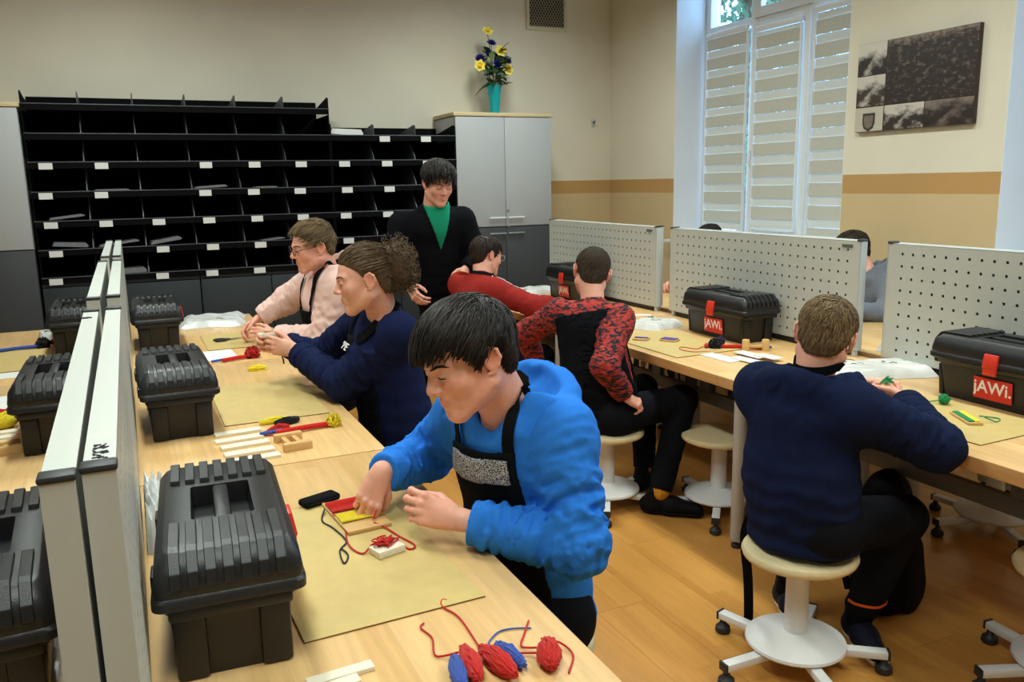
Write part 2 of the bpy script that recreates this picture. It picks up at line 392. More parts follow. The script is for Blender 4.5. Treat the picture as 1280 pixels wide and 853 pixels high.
# tree outside the window
tr = empty('garden_tree', (8.6, 10.2, -1.0), 0, 'leafy tree outside behind the upper window pane', 'tree')
bm = bmesh.new(); add_tube(bm, [(0, 0, 0), (0.05, 0, 2.2), (0.0, 0.1, 4.5), (0.1, 0, 7)], [0.17, 0.14, 0.10, 0.03], 10)
for k in range(16):
    a = k * 2.4; z = 2.6 + k * 0.26
    add_tube(bm, [(0.03, 0.03, z), (0.6 * math.cos(a), 0.6 * math.sin(a), z + 0.5), (1.3 * math.cos(a), 1.3 * math.sin(a), z + 0.7)], [0.045, 0.03, 0.01], 5)
finish('trunk', bm, mat('bark', srgb(110, 84, 70), 0.9, 0.1, noise=0.2, nscale=8), tr, 60)
rr = random.Random(3); V = []; Fc = []
for k in range(7000):
    a = rr.uniform(0, 2 * PI); z = rr.uniform(2.3, 7.2); R0 = 1.9 * math.sin(min(1, (7.6 - z) / 4.2) * 1.5); rad = R0 * math.sqrt(rr.random())
    c = Vector((rad * math.cos(a), rad * math.sin(a), z)); q = Euler((rr.uniform(0, 6), rr.uniform(0, 6), rr.uniform(0, 6))).to_matrix(); s = rr.uniform(0.05, 0.09)
    i = len(V)
    for p in ((-1, 0, 0), (0, -0.5, 0.08), (1, 0, 0), (0, 0.5, 0.08)): V.append(tuple(c + q @ Vector(p) * s))
    Fc.append((i, i + 1, i + 2, i + 3))
me = bpy.data.meshes.new('foliage'); me.from_pydata(V, [], Fc); me.update()
lf = from_mesh('foliage', me, mat('leaf_green', srgb(78, 104, 74), 0.6, 0.3, noise=0.3, nscale=3), tr); lf['kind'] = 'stuff'

# ------------------------------------------------------------------ cabinets and tray rack along the back wall
GAP = 0.004
M_CABTOP = mat('cabinet_top_maple', srgb(204, 184, 140), 0.5, 0.4, noise=0.05, nscale=8, stretch=(1, 8, 8))
def tall_cabinet(x0, x1, top, split, label, handle_side):
    r = empty('storage_cabinet', ((x0 + x1) / 2, (YF + YB) / 2, 0), 0, label, 'cabinet')
    wd = x1 - x0; dp = YB - YF - 0.02; yf = -(YB - YF) / 2
    obox('upper_body', (0, 0.012, (split + top - 0.03) / 2), (wd, dp - 0.02, top - 0.03 - split), M_GREYLAM, r, 0.002)
    obox('lower_body', (0, 0.012, (split + 0.0) / 2), (wd, dp - 0.02, split), M_DARKLAM, r, 0.002)
    obox('top_board', (0, -0.004, top - 0.0145), (wd + 0.03, dp + 0.02, 0.029), M_CABTOP, r, 0.003)
    for s in (-1, 1):
        for (z0, z1, mt, hz) in ((split + 0.004, top - 0.034, M_GREYLAM, split + 0.075), (0.07, split - 0.004, M_DARKLAM, split - 0.055)):
            d = obox('door', (s * wd / 4, yf + 0.012, (z0 + z1) / 2), (wd / 2 - GAP, 0.018, z1 - z0), mt, r, 0.002)
            bm = bmesh.new(); hx = s * 0.085
            add_box(bm, (hx, yf - 0.022, hz), (0.15, 0.012, 0.014), bevel=0.004)
            for q in (-0.05, 0.05): add_box(bm, (hx + q, yf - 0.008, hz), (0.01, 0.024, 0.01))
            finish('handle', bm, M_WHITEMETAL if hz > split else M_CHROME, d, 40)
            if s > 0:
                bm = bmesh.new(); add_cyl(bm, (0.02, yf + 0.004, hz + 0.06), (0.02, yf - 0.008, hz + 0.06), 0.012, n=14); add_box(bm, (0.02, yf - 0.012, hz + 0.06), (0.005, 0.012, 0.02))
                finish('lock', bm, M_CHROME, d, 40)
    return r
tall_cabinet(2.452, 3.312, 2.065, 1.143, 'tall grey cabinet with dark lower doors, under the flower vase', 0)
tall_cabinet(-1.44, -0.582, 2.075, 1.120, 'tall grey cabinet with dark lower half at the left edge', 0)

def tray_rack(name, x0, colw, ncol, rows, label, labels, lowz):
    """stack of open trays: back, side plates, shelf boards with lips, dividers, label cards"""
    r = empty(name, (x0, YF, 0), 0, label, 'shelf')
    W = colw * ncol; dp = YB - YF - 0.02; top = rows[0]
    obox('back_panel', (W / 2, dp - 0.004, (top + 0.085 + lowz) / 2), (W, 0.008, top + 0.085 - lowz), M_BLACKLAM, r)
    bm = bmesh.new(); add_box(bm, (0, 0, 0), (W, dp - 0.01, 0.006)); me = bpy.data.meshes.new('shelf_board'); bm.to_mesh(me); bm.free(); me.materials.append(M_BLACKLAM)
    bm = bmesh.new(); add_box(bm, (0, 0, -0.022), (W, 0.006, 0.038)); ml = bpy.data.meshes.new('front_lip'); bm.to_mesh(ml); bm.free(); ml.materials.append(M_BLACKLAM)
    bm = bmesh.new(); add_box(bm, (0, 0, 0), (W, 0.008, 0.007), bevel=0.002); mg = bpy.data.meshes.new('edge_strip'); bm.to_mesh(mg); bm.free(); mg.materials.append(M_TRAYEDGE)
    for z in rows:
        for (nm, m_, loc) in (('shelf_board', me, (W / 2, dp / 2, z)), ('front_lip', ml, (W / 2, 0.003, z)), ('edge_strip', mg, (W / 2, 0.0, z))):
            o = bpy.data.objects.new(nm, m_); link(o, r); o.location = loc
    # dividers: slanted front, poking above the top board
    for c in range(ncol + 1):
        x = min(max(c * colw, 0.004), W - 0.004)
        for i, z in enumerate(rows):
            zt_ = (rows[i - 1] - 0.042) if i else z + 0.105
            edge = c in (0, ncol)
            bm = bmesh.new()
            prof = [(0.02 if not edge else 0.0, z + 0.003), (dp - 0.01, z + 0.003), (dp - 0.01, zt_), (0.16 if i else 0.20, zt_), (0.035 if not edge else 0.0, z + 0.035)]
            if edge and i: prof = [(0.0, z + 0.003), (dp - 0.01, z + 0.003), (dp - 0.01, zt_), (0.0, zt_)]
            if i == 0: prof = [(0.0, z + 0.003), (dp - 0.01, z + 0.003), (dp - 0.01, z + 0.03), (0.03, z + 0.085), (0.0, z + 0.075)]
            lo = [bm.verts.new((-0.003, a, b)) for a, b in prof]; hi = [bm.verts.new((0.003, a, b)) for a, b in prof]
            bm.faces.new(lo); bm.faces.new(hi[::-1])
            for k in range(len(prof)): bm.faces.new((lo[k], lo[(k + 1) % len(prof)], hi[(k + 1) % len(prof)], hi[k]))
            o = finish('divider', bm, M_TRAYEDGE if not edge else M_BLACKLAM, r); o.location = (x, 0, 0)
    bm = bmesh.new(); add_box(bm, (0, 0, 0), (0.082, 0.003, 0.042), bevel=0.001, seg=1); mc = bpy.data.meshes.new('label_card'); bm.to_mesh(mc); bm.free(); mc.materials.append(M_LABEL)
    for (ri, ci) in labels:
        o = bpy.data.objects.new('label_card', mc); link(o, r); o.location = (ci * colw + 0.085 + 0.01 * ((ri * 7 + ci * 3) % 3), -0.0055, rows[ri] - 0.027)
    return r
ROWS = [2.069, 1.879, 1.693, 1.498, 1.304, 1.112, 0.924]
lab = [(2, c) for c in (0, 1, 3, 4, 5)] + [(3, c) for c in (0, 1, 3, 4, 5)] + [(4, c) for c in range(6)] + [(5, c) for c in range(6)] + [(6, c) for c in range(6)]
tray_rack('tray_rack', -0.562, 0.3345, 6, ROWS, 'wide black pigeonhole rack of seven rows behind the pupils', lab, 0.905)
lab2 = [(0, 1), (0, 2)] + [(i, c) for i in range(1, 6) for c in range(3)]
tray_rack('tray_rack', 1.4465, 0.3335, 3, ROWS[1:], 'narrower black pigeonhole rack one row lower, beside the grey cabinet', lab2, 0.905)
def base_cab(x0, x1, label):
    r = empty('base_cabinet', ((x0 + x1) / 2, (YF + YB) / 2, 0), 0, label, 'cabinet', 'dark base cabinets under the racks')
    wd = x1 - x0; yf = -(YB - YF) / 2
    obox('body', (0, 0.012, 0.43), (wd - 0.002, 0.44, 0.86), M_TEALDARK, r)
    for s in (-1, 1): obox('door', (s * wd / 4, yf + 0.012, 0.46), (wd / 2 - 0.006, 0.018, 0.79), M_TEALDARK, r, 0.002)
    obox('worktop', (0, 0.0, 0.875), (wd - 0.002, 0.46, 0.03), M_TEALDARK, r, 0.003)
base_cab(-0.566, 0.44, 'dark slate base cabinet under the rack, next to the left grey cabinet')
base_cab(0.444, 1.44, 'dark slate base cabinet under the middle of the black racks')
base_cab(1.446, 2.446, 'dark slate base cabinet under the rack, next to the vase cabinet')
# folded sheets lying in trays
def tray_paper(col, row, dx, dz, ln, tilt, mt, label, y=0.1, thick=0.014, rz=0.1):
    x = -0.562 + col * 0.3345 + dx; z = ROWS[row] + 0.004 + dz
    bm = bmesh.new()
    pts = [(-ln / 2, 0), (-ln / 2 + 0.01, thick), (ln / 2 - 0.02, thick * 1.2), (ln / 2, thick * 0.4), (ln / 2 - 0.01, 0)]
    lo = [bm.verts.new((a, -0.07, b)) for a, b in pts]; hi = [bm.verts.new((a, 0.07, b)) for a, b in pts]
    bm.faces.new(lo); bm.faces.new(hi[::-1])
    for k in range(5): bm.faces.new((lo[k], hi[k], hi[(k + 1) % 5], lo[(k + 1) % 5]))
    o = finish('paper_bundle', bm, mt, None, None, (x, YF + y, z), (0, tilt, rz)); tag(o, label, 'paper', 'papers lying in the trays')
tray_paper(0, 4, 0.19, 0.014, 0.22, -0.10, M_GREYPAPER, 'grey paper roll in the leftmost tray, fifth row')
tray_paper(0, 5, 0.19, 0.012, 0.22, 0.08, M_GREYPAPER, 'grey paper roll in the leftmost tray, sixth row', thick=0.026)
tray_paper(1, 5, 0.16, 0.016, 0.26, -0.12, M_GREYPAPER, 'thin grey paper tilted in the second tray, sixth row')
tray_paper(2, 5, 0.13, 0.018, 0.21, -0.14, M_GREYPAPER, 'grey paper roll in the third tray, sixth row', thick=0.022)
tray_paper(1, 6, 0.22, 0.0, 0.2, 0.0, M_GREYPAPER, 'grey paper stack in the second tray of the bottom row', thick=0.03)
tray_paper(3, 3, 0.13, 0.006, 0.22, -0.05, M_GREYPAPER, 'grey paper in the fourth tray, fourth row')
tray_paper(4, 3, 0.18, 0.0, 0.16, 0.0, M_GREYPAPER, 'flat grey paper in the fifth tray, fourth row', thick=0.008)
tray_paper(1, 3, 0.15, 0.0, 0.22, 0.0, M_GREYPAPER, 'flat grey paper in the second tray, fourth row', thick=0.008)
tray_paper(4, 5, 0.2, 0.0, 0.18, -0.1, M_GREYPAPER, 'flat grey paper in the fifth tray, sixth row', thick=0.008)
tray_paper(6, 1, 0.13, 0.0, 0.26, 0.06, M_PAPER, 'white paper roll on top of the lower rack', thick=0.04)

# ventilation grille
vg = empty('ventilation_grille', (3.522, YB, 3.02), 0, 'metal ventilation grille high on the back wall', 'vent')
bm = bmesh.new()
for (c, s) in (((0, -0.008, 0.19), (0.40, 0.016, 0.035)), ((0, -0.008, -0.19), (0.40, 0.016, 0.035)), ((-0.185, -0.008, 0), (0.03, 0.016, 0.36)), ((0.185, -0.008, 0), (0.03, 0.016, 0.36))): add_box(bm, c, s, bevel=0.003)
finish('frame', bm, mat('vent_cream_paint', srgb(206, 196, 170), 0.6, 0.3, noise=0.03), vg, 40)
obox('duct_back', (0, -0.001, 0), (0.35, 0.002, 0.35), mat('duct_dark', srgb(52, 50, 46), 0.9, 0.1, noise=0.05), vg)
bm = bmesh.new(); hw = 0.17
for k in range(-14, 15):
    for sg in (-1, 1):
        # line x = sg*0.62*z + k*0.03, clipped to the square
        seg = []
        for z in np.linspace(-hw, hw, 69):
            xx = sg * 0.62 * z + k * 0.0265
            if abs(xx) <= hw: seg.append((xx, z))
        if len(seg) > 2: add_tube(bm, [(seg[0][0], -0.008 - 0.001 * sg, seg[0][1]), (seg[-1][0], -0.008 - 0.001 * sg, seg[-1][1])], 0.0026, 4)
finish('mesh', bm, mat('vent_mesh_metal', srgb(176, 168, 150), 0.5, 0.4, noise=0.03), vg)
# small wall hook
wh = empty('wall_hook', (3.994, YB, 2.03), 0, 'small grey wall hook near the room corner', 'hook')
obox('plate', (0, -0.003, 0), (0.03, 0.006, 0.07), M_STEEL, wh, 0.002)
otube('peg', spline([(0, -0.004, 0.01), (0, -0.03, 0.0), (0, -0.04, 0.02)], 4), 0.006, M_DKSTEEL, wh)

# framed picture on the pier: plain stand-in prints in the same layout
pic = empty('picture_panel', (XR, 3.522, 2.025), 0, 'sepia photo collage panel hanging between the windows', 'picture')
PWD, PHT = 0.80, 0.515
obox('board', (-0.016, 0, 0), (0.030, PWD, PHT), mat('panel_edge_brown', srgb(58, 46, 40), 0.5, 0.4, noise=0.05), pic, 0.002)
def print_mat(name, dark, light, scale, th, stretch=(1, 1, 1), sky=None):
    m = bpy.data.materials.new(name); m.use_nodes = True; n = m.node_tree.nodes; L = m.node_tree.links; b = n['Principled BSDF']
    b.inputs['Roughness'].default_value = 0.4
    tc = n.new('ShaderNodeTexCoord'); mp = n.new('ShaderNodeMapping'); mp.inputs['Scale'].default_value = stretch; L.new(tc.outputs['Object'], mp.inputs[0])
    t = n.new('ShaderNodeTexNoise'); t.inputs['Scale'].default_value = scale; t.inputs['Detail'].default_value = 6; t.inputs['Roughness'].default_value = 0.65; L.new(mp.outputs[0], t.inputs[0])
    cr = n.new('ShaderNodeValToRGB'); e = cr.color_ramp.elements
    e[0].position = th - 0.08; e[0].color = (*dark, 1); e[1].position = th + 0.16; e[1].color = (*light, 1)
    src = t.outputs[0]
    if sky is not None:
        sp = n.new('ShaderNodeSeparateXYZ'); L.new(tc.outputs['Object'], sp.inputs[0])
        mr = n.new('ShaderNodeMapRange'); mr.inputs[1].default_value = sky - 0.03; mr.inputs[2].default_value = sky + 0.05; mr.inputs[3].default_value = -0.06; mr.inputs[4].default_value = 0.3
        L.new(sp.outputs[2], mr.inputs[0]); ad = n.new('ShaderNodeMath'); ad.operation = 'ADD'; L.new(src, ad.inputs[0]); L.new(mr.outputs[0], ad.inputs[1]); src = ad.outputs[0]
    L.new(src, cr.inputs[0]); L.new(cr.outputs[0], b.inputs['Base Color'])
    return m
BRN = srgb(44, 34, 30)
def pprint(y0, y1, z0, z1, m):      # panel fractions: y from left(0) to right(1) as seen, z from bottom
    yy0 = PWD / 2 - y1 * PWD; yy1 = PWD / 2 - y0 * PWD
    return obox('print', (0, 0, 0), (0.0016, yy1 - yy0 - 0.003, (z1 - z0) * PHT - 0.003), m, pic, loc=(-0.032, (yy0 + yy1) / 2, -PHT / 2 + (z0 + z1) / 2 * PHT))
pprint(0.27, 1.0, 0.285, 1.0, print_mat('print_town', BRN, srgb(132, 116, 104), 22, 0.54, (1, 1, 1.8), 0.16))
pprint(0.0, 0.265, 0.64, 1.0, print_mat('print_church', BRN, srgb(206, 198, 186), 9, 0.52, (1, 1, 1), 0.02))
pprint(0.0, 0.265, 0.29, 0.635, print_mat('print_square', srgb(60, 50, 44), srgb(200, 192, 180), 12, 0.5, (1, 1, 1.4), 0.03))
cr_ = pprint(0.0, 0.265, 0.0, 0.28, mat('print_crest_paper', srgb(188, 180, 164), 0.5, 0.3, noise=0.03))
pprint(0.27, 0.615, 0.0, 0.28, print_mat('print_street', srgb(52, 42, 38), srgb(196, 188, 176), 16, 0.52, (1, 1, 1.5), 0.02))
pprint(0.62, 1.0, 0.0, 0.28, print_mat('print_road', BRN, srgb(126, 112, 102), 9, 0.50, (1, 1, 1.6), 0.05))
# crest: dark shield with a paler field and lettering line
def shield(name, s, x, m):
    bm = bmesh.new(); pts = [(-0.5, 0.55), (0.5, 0.55), (0.5, -0.1), (0.38, -0.42), (0, -0.62), (-0.38, -0.42), (-0.5, -0.1)]
    lo = [bm.verts.new((x, a * s, b * s)) for a, b in pts]; hi = [bm.verts.new((x - 0.001, a * s, b * s)) for a, b in pts]
    bm.faces.new(hi); bm.faces.new(lo[::-1])
    for k in range(7): bm.faces.new((lo[k], hi[k], hi[(k + 1) % 7], lo[(k + 1) % 7]))
    return finish(name, bm, m, cr_)
shield('crest', 0.092, -0.001, mat('crest_dark', srgb(66, 58, 52), 0.5, 0.3, noise=0.05)).location = (0, 0.0, -0.015)
shield('crest_field', 0.066, -0.0025, mat('crest_mid', srgb(120, 108, 96), 0.5, 0.3, noise=0.15, nscale=60)).location = (0, 0.0, -0.015)
# ------------------------------------------------------------------ work tables
def table(x0, x1, y0, y1, label, rails_at, group, modesty=False):
    r = empty('work_table', ((x0 + x1) / 2, (y0 + y1) / 2, 0), 0, label, 'table', group)
    wx, wy = x1 - x0, y1 - y0
    bm = bmesh.new(); add_box(bm, (0, 0, TZ - 0.022), (wx, wy, 0.044), bevel=0.003)
    for f in bm.faces: pass
    t = finish('tabletop', bm, [M_BEECH, M_BEECHEDGE], r, 40)
    for p in t.data.polygons:
        if abs(p.normal.z) < 0.5: p.material_index = 1
    for sx in (-1, 1):
        for sy in (-1, 1):
            lx, ly = sx * (wx / 2 - 0.045), sy * (wy / 2 - 0.06)
            bm = bmesh.new(); add_lathe(bm, [(0.0, 0.03), (0.022, 0.03), (0.026, 0.036), (0.026, TZ - 0.06), (0.034, TZ - 0.046), (0, TZ - 0.046)], 18)
            l = finish('leg', bm, M_STEEL, r, 40, (lx, ly, 0))
            bm = bmesh.new(); add_lathe(bm, [(0, 0.0), (0.02, 0.0), (0.022, 0.012), (0.01, 0.018), (0.01, 0.031), (0, 0.031)], 14); finish('foot', bm, M_CAP, l, 40)
    for sy in (-1, 1): obox('cross_rail', (0, sy * (wy / 2 - 0.06), TZ - 0.075), (wx - 0.09, 0.03, 0.05), M_STEEL, r, 0.004)
    # stretcher frame along the table
    rx = rails_at
    for z, h in ((TZ - 0.09, 0.05), (0.50, 0.06)): obox('stretcher', (rx, 0, z), (0.03, wy - 0.12, h), M_DKSTEEL, r, 0.004)
    for k in range(4): obox('upright', (rx, -wy / 2 + 0.18 + k * (wy - 0.36) / 3, 0.568), (0.026, 0.07, 0.08), M_DKSTEEL, r, 0.003)
    if modesty:
        bm = bmesh.new(); xm = rx + 0.06; y0_, y1_ = -wy / 2 + 0.12, wy / 2 - 0.12
        add_box(bm, (xm, 0, 0.655), (0.004, y1_ - y0_, 0.03)); add_box(bm, (xm, 0, 0.475), (0.004, y1_ - y0_, 0.05)); n_ = 8
        for k in range(n_ + 1): add_box(bm, (xm, y0_ + (y1_ - y0_) * k / n_, 0.57), (0.004, 0.05 if k % 2 else 0.09, 0.142))
        finish('modesty_panel', bm, M_DKSTEEL, r)
    return r
LT = [(-0.75, 0.80), (0.806, 2.352), (2.358, 3.904), (3.91, 5.44)]
for i, (a, b) in enumerate(LT[1:]):
    n = ('the nearest table, under the hands of the pupil in blue', 'beech table in front of the girl in navy', 'beech table at the far end, in front of the pupil in pink')[i]
    table(-0.05, 0.648, a, b, ('beech ' + n) if i == 0 else n, -0.1, 'beech tables right of the tall divider panels')
for i, (a, b) in enumerate(LT[1:]):
    n = ('nearest beech table left of the grey divider panels', 'second beech table left of the grey divider panels', 'farthest beech table left of the grey divider panels')[i]
    table(-0.86, -0.145, a, b, n, 0.1, 'beech tables left of the tall divider panels')
RT = [(0.95, 2.482, 2.106), (2.488, 4.03, 2.12), (4.036, 5.57, 2.12)]
for i, (a, b, x0) in enumerate(RT):
    n = ('beech table where the pupil in plain navy sits with his back turned', 'beech table with the toolbox between two pegboards, middle of the right row', 'far beech table of the right row, in front of the pupil in red')[i]
    table(x0, 2.905, a, b, n, -0.12, 'beech tables of the right row', i > 0)
for i, (a, b, x0) in enumerate(RT):
    n = ('beech table behind the nearest right pegboard', 'beech table behind the middle right pegboard', 'beech table behind the far right pegboard')[i]
    table(2.985, 3.72, a, b, n, 0.12, 'beech tables behind the right pegboards')

# ------------------------------------------------------------------ pegboard dividers
def pegboard_meshes(L, z0, z1, th):
    """hollow panel: two perforated sheets with real square holes, a rim, corner caps"""
    pitch = 0.05; hs = 0.0105; nx = int((L - 0.06) / pitch); ny = int((z1 - z0 - 0.03) / pitch)
    ys = [-L / 2]; 
    y_first = -(nx - 1) * pitch / 2
    for i in range(nx): ys += [y_first + i * pitch - hs / 2, y_first + i * pitch + hs / 2]
    ys.append(L / 2)
    zm = (z0 + z1) / 2; z_first = zm - (ny - 1) * pitch / 2; zs = [z0]
    for i in range(ny): zs += [z_first + i * pitch - hs / 2, z_first + i * pitch + hs / 2]
    zs.append(z1)
    V = []; F = []
    nY, nZ = len(ys), len(zs)
    for layer in (0, 1):
        for y in ys:
            for z in zs: V.append((0.0 if layer == 0 else 0.003, y, z))
    id_ = lambda l, i, j: l * nY * nZ + i * nZ + j
    for i in range(nY - 1):
        for j in range(nZ - 1):
            if i % 2 == 1 and j % 2 == 1:
                a, b, c, d = (i, j), (i + 1, j), (i + 1, j + 1), (i, j + 1)
                for p, q in ((a, b), (b, c), (c, d), (d, a)): F.append((id_(0, *p), id_(0, *q), id_(1, *q), id_(1, *p)))
            else:
                F.append((id_(0, i, j), id_(0, i, j + 1), id_(0, i + 1, j + 1), id_(0, i + 1, j)))
                F.append((id_(1, i, j), id_(1, i + 1, j), id_(1, i + 1, j + 1), id_(1, i, j + 1)))
    me = bpy.data.meshes.new('perforated_sheet'); me.from_pydata(V, [], F); me.update(); me.materials.append(M_PANEL)
    bm = bmesh.new()
    add_box(bm, (th / 2, 0, z1 - 0.0015), (th, L, 0.003)); add_box(bm, (th / 2, 0, z0 + 0.0015), (th, L, 0.003))
    for s in (-1, 1): add_box(bm, (th / 2, s * (L / 2 - 0.0015), zm), (th, 0.003, z1 - z0 - 0.006))
    rim = bpy.data.meshes.new('rim'); bm.to_mesh(rim); bm.free(); rim.materials.append(M_PANEL)
    return me, rim
def pegboard(loc, rz, meshes, L, z0, z1, th, face, label, group, plate=True):
    """face = +1: perforated front looks to +X, -1: to -X"""
    r = empty('pegboard_panel', loc, rz, label, 'panel', group)
    me, rim = meshes
    o = bpy.data.objects.new('perforated_sheet', me); link(o, r); o.location = (0, 0, 0)
    obox('back_sheet', (th - 0.001, 0, (z0 + z1) / 2), (0.002, L - 0.006, z1 - z0 - 0.006), M_PANEL, r)
    o = bpy.data.objects.new('rim', rim); link(o, r)
    obox('core', (th / 2 + 0.001, 0, (z0 + z1) / 2), (th - 0.012, L - 0.012, z1 - z0 - 0.012), M_CAP, r)  # dark filler box paints the shade of the hollow inside behind the holes
    for s in (-1, 1):
        bm = bmesh.new(); add_box(bm, (th / 2, s * (L / 2 - 0.011), z1 + 0.001), (th + 0.004, 0.026, 0.008), bevel=0.003); finish('corner_cap', bm, M_CAP, r, 40)
        ocyl('post', (th / 2, s * (L / 2 - 0.02), TZ), (th / 2, s * (L / 2 - 0.02), z0 + 0.002), 0.012, M_STEEL, r)
    obox('gap_shade_strip', (th / 2, 0, (TZ + z0) / 2 + 0.0), (0.006, L - 0.1, z0 - TZ), M_CAP, r)  # black strip drawn in for the shade of the open gap under the panel
    if plate: obox('name_plate', (-0.001, -L / 2 + 0.075, z1 - 0.024), (0.002, 0.06, 0.014), M_DKSTEEL, r)
    return r
PZ0, PZ1, PT = 0.745, 1.226, 0.036
LR = 1.395; MR = pegboard_meshes(LR, PZ0, PZ1, PT)
LL = 1.27; ML = pegboard_meshes(LL, PZ0, PZ1, 0.031)
for i, yc in enumerate((3.325, 4.86, 1.79)):
    nm = ('middle', 'far', 'near')[i]
    pegboard((2.857, yc, 0), 0, MR, LR, PZ0, PZ1, PT, -1, ('perforated grey pegboard behind the toolbox on the middle table', 'far perforated grey pegboard behind the heads of the pupils in red', 'perforated grey pegboard at the right edge behind the nearest red-labelled toolbox')[i], 'pegboards along the right tables')
    pegboard((2.932, yc + 0.035, 0), PI, MR, LR, PZ0, PZ1, PT, 1, 'rear perforated board back to back with the ' + nm + ' right pegboard', 'rear pegboards along the right tables', False)
# left divider: two rows back to back, tops seen from above
for i, (yc, xr, rz) in enumerate(((1.528, -0.034, 0.0), (3.035, -0.037, 0.0), (4.52, -0.040, 0.0))):
    nm = ('nearest', 'second', 'farthest')[i]
    pegboard((xr, yc, 0), PI, ML, LL, PZ0, PZ1, 0.031, 1, nm + ' grey divider panel of the right-hand row on the left tables', 'divider panels between the left tables, right row', False)
for i, (yc, xl, rz) in enumerate(((1.512, -0.1065, 0.008), (3.01, -0.117, 0.003), (4.51, -0.116, 0.0))):
    nm = ('nearest', 'second', 'farthest')[i]
    pegboard((xl, yc, 0), rz, ML, LL, PZ0, PZ1, 0.031, -1, nm + ' grey divider panel of the left-hand row on the left tables', 'divider panels between the left tables, left row', False)
# marker scribbles on the divider tops
def scribble(name, pts_list, loc, label):
    bm = bmesh.new()
    for pts in pts_list: add_tube(bm, [(a, b, 0) for a, b in pts], 0.0008, 4)
    o = finish(name, bm, M_INK, None, None, loc); tag(o, label, 'marking'); return o
rs = random.Random(5)
def glyph(cx, cy, s):
    pts = [(cx + rs.uniform(-s, s), cy + rs.uniform(-s, s)) for _ in range(5)]
    return pts
scribble('marker_writing', [glyph(-0.052 + 0.006 * (k % 2), 0.935 + 0.011 * (k // 2) , 0.005) for k in range(10)], (0, 0, PZ1 + 0.0006), 'faint marker writing on top of the nearest right-hand divider panel')
scribble('marker_writing', [glyph(-0.108 + 0.006 * (k % 3), 2.02 + 0.012 * (k // 3), 0.006) for k in range(6)], (0, 0, PZ1 + 0.0006), 'faint marker scribble on the far end of the left-hand divider panel')

# ------------------------------------------------------------------ stools
def stool(x, y, seat_z, a0, label, spread=1.0):
    r = empty('stool', (x, y, 0), a0, label, 'stool', 'swivel stools with round wooden seats')
    bm = bmesh.new(); add_lathe(bm, [(0, seat_z - 0.032), (0.155, seat_z - 0.032), (0.168, seat_z - 0.026), (0.172, seat_z - 0.014), (0.166, seat_z - 0.003), (0.15, seat_z), (0, seat_z - 0.003)], 40); finish('seat', bm, M_SEAT, r, 50)
    bm = bmesh.new(); add_lathe(bm, [(0, 0.10), (0.036, 0.10), (0.034, seat_z - 0.05), (0.07, seat_z - 0.034), (0, seat_z - 0.033)], 24); finish('column', bm, M_WHITEMETAL, r, 40)
    bm = bmesh.new(); add_lathe(bm, [(0, 0.075), (0.146, 0.075), (0.152, 0.082), (0.15, 0.09), (0.115, 0.105), (0.06, 0.117), (0, 0.12)], 40); finish('base_dome', bm, M_WHITEMETAL, r, 50)
    for k in range(5):
        a = 2 * PI * k / 5
        bm = bmesh.new(); add_box(bm, (0.15, 0, 0.062), (0.24, 0.034, 0.024), bevel=0.003)
        l = finish('base_arm', bm, M_WHITEMETAL, r, 40); l.rotation_euler = (0, 0, a)
        bm = bmesh.new(); add_box(bm, (0.273, 0, 0.062), (0.008, 0.036, 0.028), bevel=0.002); add_lathe(bm, [(0, 0.0), (0.02, 0.0), (0.026, 0.008), (0.024, 0.022), (0.012, 0.032), (0.008, 0.055), (0, 0.055)], 14, 0.262, 0)
        finish('caster', bm, M_CAP, l, 40)
    return r
stool(1.77, 1.795, 0.392, 0.30 + PI / 2, 'round wooden stool with white base under the pupil in plain navy')
stool(1.93, 3.19, 0.375, -2.12, 'round wooden stool under the pupil with red patterned sleeves')
stool(0.81, 1.72, 0.392, 0.3, 'round wooden stool under the pupil in the blue hoodie')
stool(2.34, 2.89, 0.375, 2.75, 'empty round stool pushed under the middle right table behind its leg')
stool(2.40, 1.345, 0.385, 2.75, 'empty round stool cut off at the right edge')
stool(3.24, 2.19, 0.385, 2.9, 'stool seen far under the nearest right table')
stool(0.86, 3.16, 0.392, 0.5, 'round stool under the girl in navy')
stool(0.86, 4.35, 0.392, 0.5, 'round stool under the pupil in pink')
stool(1.80, 4.42, 0.392, 0.5, 'round stool under the pupil in red')
stool(3.92, 3.30, 0.392, 0.5, 'round stool under the pupil in the grey hoodie')
stool(3.92, 4.75, 0.392, 0.5, 'round stool under the pupil hidden by the middle pegboard')

